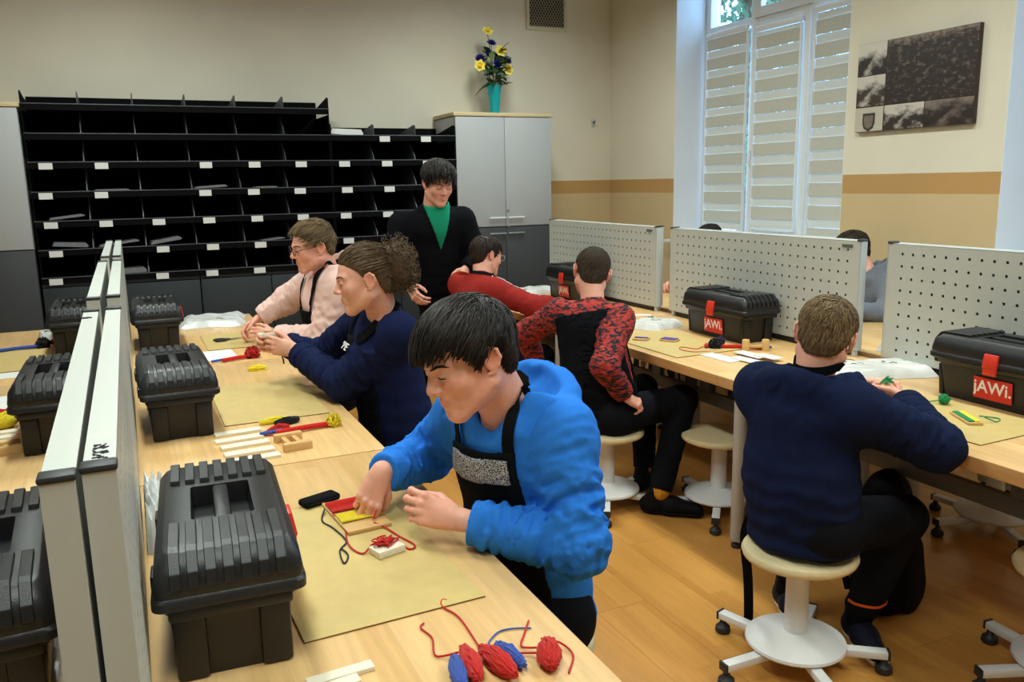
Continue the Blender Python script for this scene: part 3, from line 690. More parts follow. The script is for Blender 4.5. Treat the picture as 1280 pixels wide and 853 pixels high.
# ------------------------------------------------------------------ toolboxes
def toolbox_proto(first_label):
    r = empty('toolbox', (0, 0, 0), 0, first_label, 'toolbox', 'black toolboxes on the tables')
    L, W = 0.50, 0.24
    def rrect(lx, ly, z, c=0.02, n=4):
        out = []
        for (sx, sy, a) in ((1, 1, 0), (-1, 1, PI / 2), (-1, -1, PI), (1, -1, 1.5 * PI)):
            for k in range(n + 1):
                t = a + k * PI / 2 / n; out.append((sx * (lx / 2 - c) + c * math.cos(t), sy * (ly / 2 - c) + c * math.sin(t), z))
        return out
    def loft(bm, rings, cap0=True, cap1=True):
        R = [[bm.verts.new(p) for p in ring] for ring in rings]
        for A, B in zip(R, R[1:]):
            for k in range(len(A)): bm.faces.new((A[k], A[(k + 1) % len(A)], B[(k + 1) % len(B)], B[k]))
        if cap0: bm.faces.new(R[0][::-1])
        if cap1: bm.faces.new(R[-1])
    # body: tapering tub with flange; vertical recess panels at the ends
    bm = bmesh.new()
    loft(bm, [rrect(0.17, 0.40, 0.0), rrect(0.176, 0.406, 0.006), rrect(0.192, 0.43, 0.118), rrect(0.205, 0.446, 0.124), rrect(0.214, 0.458, 0.142)])
    for s in (-1, 1):
        for q in (-1, 1): add_box(bm, (q * 0.066, s * 0.208, 0.06), (0.05, 0.02, 0.115), Euler((-s * 0.09, 0, 0)), 0.006)
        add_box(bm, (0, s * 0.226, 0.13), (0.19, 0.03, 0.022), None, 0.006)
    finish('body', bm, M_BOX, r, 40)
    # lid: rim then sloping shoulders to a flat top with a handle well
    bm = bmesh.new()
    loft(bm, [rrect(0.222, 0.480, 0.138), rrect(0.236, 0.498, 0.144), rrect(0.236, 0.498, 0.158), rrect(0.228, 0.490, 0.163), rrect(0.230, 0.492, 0.172), rrect(0.221, 0.478, 0.205), rrect(0.196, 0.436, 0.224), rrect(0.190, 0.428, 0.226)], True, False)
    # top face as a frame around the handle well
    top = rrect(0.190, 0.428, 0.226); wl = rrect(0.105, 0.17, 0.226, 0.006); wb_ = rrect(0.098, 0.16, 0.186, 0.006)
    A = [bm.verts.new(p) for p in top]; B = [bm.verts.new(p) for p in wl]; Cc = [bm.verts.new(p) for p in wb_]; n = len(A)
    for k in range(n):
        bm.faces.new((A[k], A[(k + 1) % n], B[(k + 1) % n], B[k])); bm.faces.new((B[k], B[(k + 1) % n], Cc[(k + 1) % n], Cc[k]))
    bm.faces.new(Cc)
    bmesh.ops.remove_doubles(bm, verts=bm.verts, dist=0.0003)
    lid = finish('lid', bm, M_BOXLID, r, 40)
    # ribs wrapping over both end shoulders
    def rib_mesh():
        bm = bmesh.new()
        prof = [(0.105, 0.2255), (0.108, 0.2345), (0.212, 0.2345), (0.225, 0.2295), (0.2475, 0.203), (0.2525, 0.180), (0.245, 0.178), (0.214, 0.222)]
        lo = [bm.verts.new((-0.0085, a, b)) for a, b in prof]; hi = [bm.verts.new((0.0085, a, b)) for a, b in prof]
        bm.faces.new(lo); bm.faces.new(hi[::-1])
        for k in range(len(prof)): bm.faces.new((lo[k], lo[(k + 1) % 8], hi[(k + 1) % 8], hi[k]))
        bmesh.ops.recalc_face_normals(bm, faces=bm.faces)
        bmesh.ops.bevel(bm, geom=list(bm.edges), offset=0.0012, segments=1, affect='EDGES')
        me = bpy.data.meshes.new('rib'); bm.to_mesh(me); bm.free(); me.materials.append(M_BOXLID); return me
    rm = rib_mesh()
    for s in (0, 1):
        for k in range(7):
            o = bpy.data.objects.new('rib', rm); link(o, lid); o.location = ((k - 3) * 0.0265, 0, 0); o.rotation_euler = (0, 0, PI * s)
    bm = bmesh.new(); add_box(bm, (0.0, 0.0, 0.218), (0.028, 0.168, 0.016), bevel=0.006); finish('handle', bm, M_BOX, r, 40)
    # latch and printed badge on the +X long side
    bm = bmesh.new(); add_box(bm, (0.1195, 0.0, 0.163), (0.012, 0.052, 0.05), Euler((0, -0.18, 0)), 0.004); add_box(bm, (0.121, 0, 0.128), (0.012, 0.048, 0.026), None, 0.004)
    finish('latch', bm, M_RED, r, 40)
    obox('hinge', (-0.116, 0.13, 0.15), (0.01, 0.05, 0.03), M_BOX, r, 0.003); obox('hinge', (-0.116, -0.13, 0.15), (0.01, 0.05, 0.03), M_BOX, r, 0.003)
    b = obox('badge', (0, 0, 0), (0.002, 0.142, 0.074), M_REDLAB, r, loc=(0.0978, 0, 0.063)); b.rotation_euler = (0, 0.068, 0)
    text_mesh('badge_lettering', 'jAWi.', 0.059, M_WHITEINK, b, (0.0012, 0, 0.004), (PI / 2, 0, PI / 2), 0.0005, shear=0.0, bold=0.0010)
    return r
TB = [
 (0.108, 1.535, -0.06, 'nearest black toolbox with ribbed lid, right of the divider panels', 0),
 (0.096, 2.965, 0.02, 'black toolbox behind the near one, between the divider and the hardboard mat', 0),
 (0.090, 4.60, 0.0, 'far black toolbox beside the white plastic bag, right of the divider', 0),
 (-0.275, 1.53, PI + 0.05, 'nearest black toolbox left of the divider panels, cut off at the edge', 0),
 (-0.258, 3.0, PI, 'middle black toolbox left of the divider panels', 0),
 (-0.285, 4.71, PI, 'far black toolbox left of the divider panels', 0),
 (2.722, 3.315, PI, 'black toolbox with red badge in front of the middle right pegboard', 1),
 (2.708, 1.805, PI - 0.02, 'black toolbox with red badge at the right edge', 1),
 (2.722, 4.90, PI, 'black toolbox with red latch behind the pupil with patterned sleeves', 1)]
tb0 = toolbox_proto(TB[0][3])
for i, (x, y, rz, lb, _) in enumerate(TB):
    o = tb0 if i == 0 else copy_tree(tb0)
    o.location = (x, y, TZ); o.rotation_euler = (0, 0, rz); o['label'] = lb
# ------------------------------------------------------------------ people: distance-field sculpting helpers
def nv(v):
    v = np.asarray(v, float); return v / (np.linalg.norm(v) + 1e-12)
A_ = lambda *p: np.array(p, float)
class Field:
    def __init__(s, lo, hi, h):
        s.h = h; s.lo = np.asarray(lo, float); n = np.ceil((np.asarray(hi, float) - s.lo) / h).astype(int) + 1
        s.n = n; s.f = np.full(n, 0.3, np.float32)
        s.ax = [(s.lo[i] + h * np.arange(n[i])).astype(np.float32) for i in range(3)]
    def block(s, lo, hi):
        i0 = np.clip(np.floor((np.asarray(lo) - s.lo) / s.h).astype(int), 0, s.n); i1 = np.clip(np.ceil((np.asarray(hi) - s.lo) / s.h).astype(int) + 1, 0, s.n)
        sl = tuple(slice(a, b) for a, b in zip(i0, i1))
        X = s.ax[0][sl[0]][:, None, None]; Y = s.ax[1][sl[1]][None, :, None]; Z = s.ax[2][sl[2]][None, None, :]
        return sl, X, Y, Z
    def union(s, fn, lo, hi, k):
        sl, X, Y, Z = s.block(np.asarray(lo) - k - 2 * s.h, np.asarray(hi) + k + 2 * s.h)
        if 0 in s.f[sl].shape: return
        d = fn(X, Y, Z); a = s.f[sl]
        if k <= 1e-6: s.f[sl] = np.minimum(a, d); return
        hh = np.clip(0.5 + 0.5 * (a - d) / k, 0, 1); s.f[sl] = a * (1 - hh) + d * hh - k * hh * (1 - hh)
    def cut(s, fn, lo, hi, k):
        """smooth subtraction of the shape fn"""
        sl, X, Y, Z = s.block(np.asarray(lo) - k - 2 * s.h, np.asarray(hi) + k + 2 * s.h)
        if 0 in s.f[sl].shape: return
        d = -fn(X, Y, Z); a = s.f[sl]; k = max(k, 1e-5)
        hh = np.clip(0.5 - 0.5 * (a - d) / k, 0, 1); s.f[sl] = a * (1 - hh) + d * hh + k * hh * (1 - hh)
    # primitives
    def rc(s, a, b, ra, rb, k=0.02, flat=None, fs=1.0, mod=None, clip=None):
        a = np.asarray(a, float); b = np.asarray(b, float); R = max(ra, rb) + 0.012
        fn = lambda X, Y, Z: rcone(X, Y, Z, a, b, ra, rb, flat, fs, mod, clip)
        s.union(fn, np.minimum(a, b) - R, np.maximum(a, b) + R, k)
    def rcut(s, a, b, ra, rb, k=0.005):
        a = np.asarray(a, float); b = np.asarray(b, float); R = max(ra, rb)
        s.cut(lambda X, Y, Z: rcone(X, Y, Z, a, b, ra, rb), np.minimum(a, b) - R, np.maximum(a, b) + R, k)
    def el(s, c, r, B=None, k=0.02, sub=False):
        c = np.asarray(c, float); r = np.asarray(r, float); B = np.eye(3) if B is None else B; R = r.max()
        fn = lambda X, Y, Z: ellip(X, Y, Z, c, r, B)
        (s.cut if sub else s.union)(fn, c - R, c + R, k)
    def sample(s, P):
        P = np.asarray(P, float); g = np.clip((P - s.lo) / s.h, 0, s.n - 1.001); i = g.astype(int); t = g - i
        out = 0
        for dx in (0, 1):
            for dy in (0, 1):
                for dz in (0, 1):
                    w = (t[:, 0] if dx else 1 - t[:, 0]) * (t[:, 1] if dy else 1 - t[:, 1]) * (t[:, 2] if dz else 1 - t[:, 2])
                    out = out + w * s.f[i[:, 0] + dx, i[:, 1] + dy, i[:, 2] + dz]
        return out
    def grad(s, P):
        e = s.h; g = np.stack([s.sample(P + np.eye(3)[i] * e) - s.sample(P - np.eye(3)[i] * e) for i in range(3)], 1)
        return g / (np.linalg.norm(g, axis=1, keepdims=True) + 1e-9)
    def project(s, P, off=0.0, it=6):
        P = np.array(P, float)
        for _ in range(it): P = P - s.grad(P) * (s.sample(P) - off)[:, None]
        return P
    def mesh(s, smooth=2): return nets(s.f, s.lo, s.h, smooth)
def rcone(X, Y, Z, a, b, ra, rb, flat=None, fs=1.0, mod=None, clip=None):
    ab = b - a; L2 = float(ab @ ab) + 1e-12
    px, py, pz = X - a[0], Y - a[1], Z - a[2]
    t0 = (px * ab[0] + py * ab[1] + pz * ab[2]) / L2
    t = np.clip(t0, 0, 1)
    qx, qy, qz = px - t * ab[0], py - t * ab[1], pz - t * ab[2]
    if flat is not None:
        w = qx * flat[0] + qy * flat[1] + qz * flat[2]
        q2 = qx * qx + qy * qy + qz * qz - w * w + (w / fs) ** 2
        r = ra + (rb - ra) * t
        l = np.sqrt(np.maximum(q2, 1e-12)); l0 = np.sqrt(np.maximum(qx * qx + qy * qy + qz * qz, 1e-12))
        d = (l - r) * np.minimum(1.0, l0 / l)
    else:
        r = ra + (rb - ra) * t
        d = np.sqrt(np.maximum(qx * qx + qy * qy + qz * qz, 1e-12)) - r
    if mod is not None: d = d - mod(X, Y, Z, t0)
    if clip is not None: d = np.maximum(d, (t0 - clip) * math.sqrt(L2))
    return d.astype(np.float32)
def ellip(X, Y, Z, c, r, B):
    px, py, pz = X - c[0], Y - c[1], Z - c[2]
    q = [px * B[0, i] + py * B[1, i] + pz * B[2, i] for i in range(3)]
    k0 = np.sqrt(sum((q[i] / r[i]) ** 2 for i in range(3))); k1 = np.sqrt(sum((q[i] / r[i] ** 2) ** 2 for i in range(3))) + 1e-9
    return (k0 * (k0 - 1) / k1).astype(np.float32)
def nets(f, lo, h, smooth=2):
    """naive surface nets -> vertices, quads"""
    s = f < 0
    c = s[:-1, :-1, :-1].astype(np.int8)
    cnt = sum(s[i:s.shape[0] - 1 + i, j:s.shape[1] - 1 + j, k:s.shape[2] - 1 + k].astype(np.int8) for i in (0, 1) for j in (0, 1) for k in (0, 1))
    I = np.argwhere((cnt > 0) & (cnt < 8))
    idx = np.full(cnt.shape, -1, np.int64); idx[I[:, 0], I[:, 1], I[:, 2]] = np.arange(len(I))
    off = [(i, j, k) for i in (0, 1) for j in (0, 1) for k in (0, 1)]
    vals = {o: f[I[:, 0] + o[0], I[:, 1] + o[1], I[:, 2] + o[2]].astype(float) for o in off}
    acc = np.zeros((len(I), 3)); num = np.zeros(len(I))
    for a in off:
        for ax in range(3):
            if a[ax]: continue
            b = list(a); b[ax] = 1; b = tuple(b)
            va, vb = vals[a], vals[b]; m = (va < 0) != (vb < 0)
            t = np.where(m, va / np.where(m, va - vb, 1), 0)
            p = np.array(a, float)[None, :] + np.eye(3)[ax][None, :] * t[:, None]
            acc += p * m[:, None]; num += m
    V = lo + h * (I + acc / num[:, None])
    Q = []
    for ax in range(3):
        u, v = (ax + 1) % 3, (ax + 2) % 3
        sl0 = [slice(1, -1)] * 3; sl0[ax] = slice(0, -1); sl1 = [slice(1, -1)] * 3; sl1[ax] = slice(1, None)
        e = s[tuple(sl0)] != s[tuple(sl1)]
        G = np.argwhere(e)
        if not len(G): continue
        base = G.copy(); base[:, u] += 1; base[:, v] += 1
        inside = s[base[:, 0], base[:, 1], base[:, 2]]
        def cell(du, dv):
            q = base.copy(); q[:, u] -= du; q[:, v] -= dv; return idx[q[:, 0], q[:, 1], q[:, 2]]
        q = np.stack([cell(1, 1), cell(0, 1), cell(0, 0), cell(1, 0)], 1)
        q[~inside] = q[~inside][:, ::-1]
        q = q[(q >= 0).all(1)]
        Q.append(q)
    Q = np.concatenate(Q)
    for _ in range(smooth):
        S = np.zeros_like(V); N = np.zeros(len(V))
        for a, b in ((0, 1), (1, 2), (2, 3), (3, 0)):
            np.add.at(S, Q[:, a], V[Q[:, b]]); np.add.at(N, Q[:, a], 1); np.add.at(S, Q[:, b], V[Q[:, a]]); np.add.at(N, Q[:, b], 1)
        V = V * 0.45 + 0.55 * S / np.maximum(N, 1)[:, None]
    return V, Q
def np_mesh(name, parts, origin, material, parent, tint=None):
    """parts: list of (V, F4) joined into one mesh"""
    Vs = []; Fs = []; o = 0
    for V, F in parts: Vs.append(V); Fs.append(F + o); o += len(V)
    V = np.concatenate(Vs) - np.asarray(origin)[None, :]; F = np.concatenate(Fs)
    me = bpy.data.meshes.new(name); me.vertices.add(len(V)); me.vertices.foreach_set('co', V.astype(np.float32).ravel())
    me.loops.add(F.size); me.loops.foreach_set('vertex_index', F.astype(np.int32).ravel())
    me.polygons.add(len(F)); me.polygons.foreach_set('loop_start', np.arange(0, F.size, F.shape[1], dtype=np.int32)); me.polygons.foreach_set('loop_total', np.full(len(F), F.shape[1], np.int32))
    me.update(calc_edges=True); me.validate()
    me.polygons.foreach_set('use_smooth', np.ones(len(me.polygons), bool))
    if tint is not None:
        at = me.color_attributes.new('tint', 'FLOAT_COLOR', 'POINT'); c = np.ones((len(V), 4), np.float32); c[:, :3] = tint; at.data.foreach_set('color', c.ravel())
    me.materials.append(material)
    o = bpy.data.objects.new(name, me); link(o, parent); return o
_rn = np.random.RandomState(11)
_NK = [(_rn.normal(size=3), _rn.normal(size=3), _rn.uniform(0, 6.3)) for _ in range(8)]
def noise3(X, Y, Z, f):
    out = 0
    for i, (a, b, ph) in enumerate(_NK[:5]):
        u = (a[0] * X + a[1] * Y + a[2] * Z) * f; v = (b[0] * X + b[1] * Y + b[2] * Z) * f * 1.3
        out = out + np.sin(u + 1.7 * np.sin(v + ph))
    return out / 5

def skin_mat(name, col, red=0.25):
    m = bpy.data.materials.new(name); m.use_nodes = True; n = m.node_tree.nodes; L = m.node_tree.links; b = n['Principled BSDF']
    b.inputs['Roughness'].default_value = 0.48; b.inputs['Specular IOR Level'].default_value = 0.35
    b.inputs['Subsurface Weight'].default_value = 0.12; b.inputs['Subsurface Radius'].default_value = (0.012, 0.005, 0.003); b.inputs['Subsurface Scale'].default_value = 0.6
    at = n.new('ShaderNodeAttribute'); at.attribute_name = 'tint'
    tc = n.new('ShaderNodeTexCoord'); t = n.new('ShaderNodeTexNoise'); t.inputs['Scale'].default_value = 45; t.inputs['Detail'].default_value = 4; L.new(tc.outputs['Object'], t.inputs[0])
    r = n.new('ShaderNodeMapRange'); r.inputs[1].default_value = 0.3; r.inputs[2].default_value = 0.7; r.inputs[3].default_value = 0.94; r.inputs[4].default_value = 1.06; L.new(t.outputs[0], r.inputs[0])
    mx = n.new('ShaderNodeMix'); mx.data_type = 'RGBA'; mx.blend_type = 'MULTIPLY'; mx.inputs[0].default_value = 1; mx.inputs[6].default_value = (*col, 1); L.new(at.outputs['Color'], mx.inputs[7])
    m2_ = n.new('ShaderNodeMix'); m2_.data_type = 'RGBA'; m2_.blend_type = 'MULTIPLY'; m2_.inputs[0].default_value = 1; L.new(mx.outputs[2], m2_.inputs[6]); L.new(r.outputs[0], m2_.inputs[7])
    L.new(m2_.outputs[2], b.inputs['Base Color'])
    return m
def hair_mat(name, c1, c2, rough=0.42):
    m = bpy.data.materials.new(name); m.use_nodes = True; n = m.node_tree.nodes; L = m.node_tree.links; b = n['Principled BSDF']
    b.inputs['Roughness'].default_value = rough + 0.08; b.inputs['Specular IOR Level'].default_value = 0.28
    at = n.new('ShaderNodeAttribute'); at.attribute_name = 'tint'; sp = n.new('ShaderNodeSeparateColor'); L.new(at.outputs['Color'], sp.inputs[0])
    mx = n.new('ShaderNodeMix'); mx.data_type = 'RGBA'; mx.inputs[6].default_value = (*c1, 1); mx.inputs[7].default_value = (*c2, 1); L.new(sp.outputs[0], mx.inputs[0])
    L.new(mx.outputs[2], b.inputs['Base Color'])
    return m
def fabric(name, col, noise=0.06, nscale=120, bump=0.25, bscale=700, sheen=0.0, rough=0.9):
    return mat(name, col, rough, 0.08, noise=noise, nscale=nscale, bump=bump, bscale=bscale, sheen=sheen)
M_LASH = mat('lash_dark', srgb(40, 28, 24), 0.7, 0.2, noise=0.05)
M_EYE = mat('eye_white', srgb(215, 205, 200), 0.2, 0.5, noise=0.02)

# ------------------------------------------------------------------ head
def frame(fwd_, up_):
    f = nv(fwd_); u = np.asarray(up_, float); r = nv(np.cross(f, u)); u = np.cross(r, f)
    return np.stack([r, f, u], 1)                  # columns: right, forward, up
def head_field(c, B, sc, neck, nr, h, female=False):
    W = lambda *p: c + B @ (A_(*p) * sc)
    ext = 0.17 * sc
    lo = np.minimum(c - ext, np.asarray(neck) - 0.09); hi = np.maximum(c + ext, np.asarray(neck) + 0.09)
    F = Field(lo, hi, h); S = sc
    F.el(W(0, -0.012, 0.032), A_(0.074, 0.095, 0.080) * S, B, 0.0)
    F.el(W(0, 0.022, -0.030), A_(0.060, 0.064, 0.074) * S, B, 0.03 * S)
    for s in (-1, 1):
        F.rc(W(s * 0.056, -0.012, -0.052), W(s * 0.012, 0.060, -0.098), 0.018 * S, 0.017 * S, 0.03 * S)      # jaw
        F.el(W(s * 0.041, 0.048, -0.022), A_(0.022, 0.022, 0.024) * S, B, 0.025 * S)                            # cheek
        F.rc(W(s * 0.012, 0.080, 0.019), W(s * 0.044, 0.062, 0.020), 0.011 * S, 0.010 * S, 0.014 * S)          # brow
    F.el(W(0, 0.060, -0.100), A_(0.020, 0.020, 0.015) * S, B, 0.016 * S)                                          # chin
    F.el(W(0, 0.067, -0.064), A_(0.026, 0.020, 0.022) * S, B, 0.014 * S)                                          # muzzle
    for s in (-1, 1): F.el(W(s * 0.030, 0.094, 0.001), A_(0.017, 0.016, 0.012) * S, B, 0.012 * S, sub=True)       # sockets
    for s in (-1, 1):
        F.el(W(s * 0.0305, 0.0700, 0.001), A_(0.0150, 0.0145, 0.0135) * S, B, 0.003 * S)                          # lids
        F.rcut(W(s * 0.021, 0.0860, -0.0035), W(s * 0.041, 0.0800, -0.0040), 0.0017 * S, 0.0015 * S, 0.001)
    F.rc(W(0, 0.078, 0.014), W(0, 0.0985, -0.022), 0.0085 * S, 0.0105 * S, 0.010 * S)                             # nose
    F.el(W(0, 0.1000, -0.0275), A_(0.0115, 0.0115, 0.0100) * S, B, 0.006 * S)
    for s in (-1, 1):
        F.el(W(s * 0.0115, 0.0905, -0.0315), A_(0.0075, 0.0090, 0.0070) * S, B, 0.005 * S)
        F.rcut(W(s * 0.0065, 0.097, -0.0385), W(s * 0.008, 0.090, -0.0375), 0.0030 * S, 0.0026 * S, 0.002)
    # lips
    for s in (-1, 1):
        F.rc(W(0, 0.0855, -0.0565), W(s * 0.023, 0.0750, -0.0610), 0.0042 * S, 0.0024 * S, 0.005 * S)
        F.rc(W(0, 0.0850, -0.0665), W(s * 0.020, 0.0755, -0.0635), 0.0050 * S, 0.0026 * S, 0.005 * S)
        F.rcut(W(0, 0.0925, -0.0612), W(s * 0.024, 0.0800, -0.0622), 0.0015 * S, 0.0012 * S, 0.002)
    F.rcut(W(-0.008, 0.090, -0.0785), W(0.008, 0.090, -0.0785), 0.004 * S, 0.004 * S, 0.008)
    # ears
    for s in (-1, 1):
        pts = [(0.073, 0.006, 0.010), (0.077, 0.000, 0.024), (0.083, -0.014, 0.030), (0.088, -0.026, 0.020), (0.087, -0.029, 0.002), (0.082, -0.021, -0.014), (0.076, -0.010, -0.027), (0.073, 0.001, -0.024)]
        pts = [W(s * a, b - 0.006, c_ - 0.004) for a, b, c_ in pts]
        F.el(W(s * 0.0770, -0.017, 0.000), A_(0.0065, 0.0185, 0.0270) * S, B, 0.004 * S)
        F.el(W(s * 0.0860, -0.015, 0.000), A_(0.0070, 0.0130, 0.0190) * S, B, 0.004 * S, sub=True)
        for a, b in zip(pts, pts[1:]): F.rc(a, b, 0.0042 * S, 0.0042 * S, 0.003 * S)
        F.rc(W(s * 0.079, -0.020, 0.012), W(s * 0.079, -0.020, -0.008), 0.003 * S, 0.003 * S, 0.004 * S)
    # neck
    F.rc(W(0, -0.030, -0.035), neck, nr, nr * 1.06, 0.03 * S)
    F.rc(W(0, -0.045, -0.01), np.asarray(neck) - B[:, 1] * 0.012, nr * 0.8, nr, 0.03 * S)
    return F
def head_tint(V, c, B, sc):
    q = ((V - c) @ B) / sc
    t = np.ones((len(V), 3), np.float32)
    def blend(w, col):
        w = np.clip(w, 0, 1)[:, None]; t[:] = t * (1 - w) + np.array(col, np.float32) * w
    g = lambda p, r: np.exp(-(((q - np.array(p)) / np.array(r)) ** 2).sum(1))
    for s in (-1, 1):
        blend(0.42 * g((s * 0.043, 0.06, -0.028), (0.022, 0.05, 0.02)), (1.0, 0.70, 0.66))
        blend(0.5 * g((s * 0.083, -0.02, 0.0), (0.014, 0.03, 0.03)), (1.0, 0.68, 0.60))
        blend(0.35 * g((s * 0.031, 0.08, 0.0), (0.018, 0.02, 0.010)), (0.86, 0.70, 0.66))
    blend(0.40 * g((0, 0.105, -0.028), (0.014, 0.02, 0.014)), (1.0, 0.70, 0.64))
    lip = np.clip(1.25 - np.sqrt((q[:, 0] / 0.021) ** 2 + ((q[:, 2] + 0.0615) / 0.0095) ** 2), 0, 0.25) * 4 * (q[:, 1] > 0.072)
    blend(0.6 * np.clip(lip, 0, 1), (0.90, 0.58, 0.54))
    return t
# hairline height (local z) by azimuth from the face, degrees
def hairline(phi, tab):
    return np.interp(np.abs(phi), [a for a, _ in tab], [b for _, b in tab])
HL_BOY = [(0, 0.060), (30, 0.056), (48, 0.040), (62, 0.030), (72, -0.004), (84, -0.018), (90, 0.016), (112, 0.012), (125, -0.030), (150, -0.066), (180, -0.074)]
HL_SHORT = [(0, 0.064), (35, 0.060), (50, 0.046), (64, 0.030), (76, -0.004), (84, -0.012), (92, 0.014), (112, 0.012), (126, -0.030), (150, -0.062), (180, -0.070)]
END_BOY = [(0, 0.030), (30, 0.026), (48, 0.016), (62, 0.0), (74, -0.030), (82, -0.034), (88, 0.018), (114, 0.014), (124, -0.040), (150, -0.080), (180, -0.088)]
CRC = A_(0, -0.012, 0.032)
def hair_cap(c, B, sc, h, tab, th, bump=0.002, freq=160, seed=0.0, back_drop=0.0):
    ext = 0.165 * sc + max(th) ; F = Field(c - ext, c + ext, h)
    X, Y, Z = F.ax[0][:, None, None], F.ax[1][None, :, None], F.ax[2][None, None, :]
    px, py, pz = X - c[0], Y - c[1], Z - c[2]
    q = [(px * B[0, i] + py * B[1, i] + pz * B[2, i]) / sc for i in range(3)]
    t_side, t_top = th
    up = np.clip((q[2] - 0.0) / 0.08, 0, 1)
    r = A_(0.074, 0.095, 0.080)
    def E(rr): 
        k0 = np.sqrt(sum(((q[i] - CRC[i]) / rr[i]) ** 2 for i in range(3))); k1 = np.sqrt(sum(((q[i] - CRC[i]) / rr[i] ** 2) ** 2 for i in range(3))) + 1e-9
        return k0 * (k0 - 1) / k1
    phi = np.degrees(np.arctan2(q[0], q[1] + 0.012)); zl = hairline(phi, tab); fade = np.sqrt(np.clip((q[2] - zl) / 0.035, 0.04, 1))
    d = E(r) - (t_side + (t_top - t_side) * up) * fade
    # occiput / nape volume under the hair
    k0 = np.sqrt((q[0] / 0.062) ** 2 + ((q[1] + 0.050) / 0.045) ** 2 + ((q[2] + 0.035) / 0.06) ** 2)
    d2 = (k0 - 1) * 0.045 - t_side * 0.8 * fade
    k = 0.03; hh = np.clip(0.5 + 0.5 * (d - d2) / k, 0, 1); d = d * (1 - hh) + d2 * hh - k * hh * (1 - hh)
    d = d - bump * noise3(q[0] + seed, q[1], q[2] * 0.4, freq)
    phi = np.degrees(np.arctan2(q[0], q[1] + 0.012)); zl = hairline(phi, tab)
    d3 = (zl - q[2]); kk = 0.004; hh = np.clip(0.5 - 0.5 * (d - d3) / kk, 0, 1); d = d * (1 - hh) + d3 * hh + kk * hh * (1 - hh)
    F.f[:] = d * sc
    return F
def hair_strands(c, B, sc, n, tab, length, th, seed, whorl=(0.01, -0.055, 0.10), sweep=(0, 0, 0), grav=0.35, curl=0.0, rad=0.0021, steps=7, zmin=None, lift=0.0, lenfn=None, jitter=0.25, endl=None, cap=None, ej=0.006):
    """clumps of hair that leave the scalp along the flow from the crown; vectorised"""
    R = np.random.RandomState(seed); r = A_(0.074, 0.095, 0.080)
    p = []
    while len(p) < n:
        v = R.normal(size=(n * 2, 3)); v /= np.linalg.norm(v, axis=1, keepdims=True); q = CRC + v * r
        phi = np.degrees(np.arctan2(q[:, 0], q[:, 1] + 0.012)); ok = q[:, 2] > hairline(phi, tab) + (0.004 if zmin is None else zmin)
        p += list(q[ok])
    p = np.array(p[:n]); wl = np.asarray(whorl)
    ln = (length if lenfn is None else lenfn(p)) * R.uniform(0.75, 1.15, n)
    layer = R.uniform(0.3, 1.0, n); ejit = R.uniform(-ej, ej, n); endl = endl or END_BOY
    dirj = R.normal(size=(n, 3)) * jitter; ph = R.uniform(0, 6.3, n)
    upl = B.T @ A_(0, 0, 1)
    pts = [p.copy()]; cur = p.copy(); nrm = (p - CRC) / r ** 2; nrm /= np.linalg.norm(nrm, axis=1, keepdims=True)
    cur = cur + nrm * 0.002; first = True
    prev = None
    for st in range(steps):
        nrm = (cur - CRC) / r ** 2; nrm /= np.linalg.norm(nrm, axis=1, keepdims=True)
        flow = cur - wl + np.asarray(sweep) + dirj * 0.06
        flow = flow - nrm * (flow * nrm).sum(1, keepdims=True); flow /= np.linalg.norm(flow, axis=1, keepdims=True) + 1e-9
        d = flow - upl[None, :] * grav * (0.3 + st / steps) + nrm * lift * (1 - st / steps)
        if prev is not None: d = d * 0.6 + prev * 0.5
        if curl: d = d + curl * np.stack([np.sin(ph + st * 1.9), np.cos(ph * 1.3 + st * 2.3), np.sin(ph * 0.7 + st * 1.7)], 1)
        d /= np.linalg.norm(d, axis=1, keepdims=True) + 1e-9; prev = d
        cur = cur + d * (ln / steps)[:, None]
        k = np.sqrt((((cur - CRC) / r) ** 2).sum(1)); up = np.clip(cur[:, 2] / 0.08, 0, 1)
        off = (th[0] + (th[1] - th[0]) * up) * (0.55 + 0.6 * layer) * min(1.0, 0.35 + st / 2.5)
        nr2 = (cur - CRC) / (k[:, None] + 1e-9)
        want = 1 + off / 0.083
        low = k < want
        cur = np.where(low[:, None], CRC + nr2 * want[:, None], cur)
        phi = np.degrees(np.arctan2(cur[:, 0], cur[:, 1] + 0.012)); stop = cur[:, 2] < hairline(phi, endl) + ejit
        cur = np.where(stop[:, None], pts[-1], cur)
        pts.append(cur.copy())
    Pt = np.stack(pts, 1)
    Pw = c + (Pt * sc) @ B.T
    if cap is not None:
        e = np.repeat((0.0004 + 0.0022 * layer)[:, None], Pw.shape[1] - 1, 1).ravel()
        q = Pw[:, 1:].reshape(-1, 3)
        for _ in range(2):
            d = cap.sample(q); low = d < e; q = np.where(low[:, None], q + cap.grad(q) * (e - d)[:, None], q)
        Pw[:, 1:] = q.reshape(n, -1, 3)
    return strand_mesh(Pw, rad * sc, R)
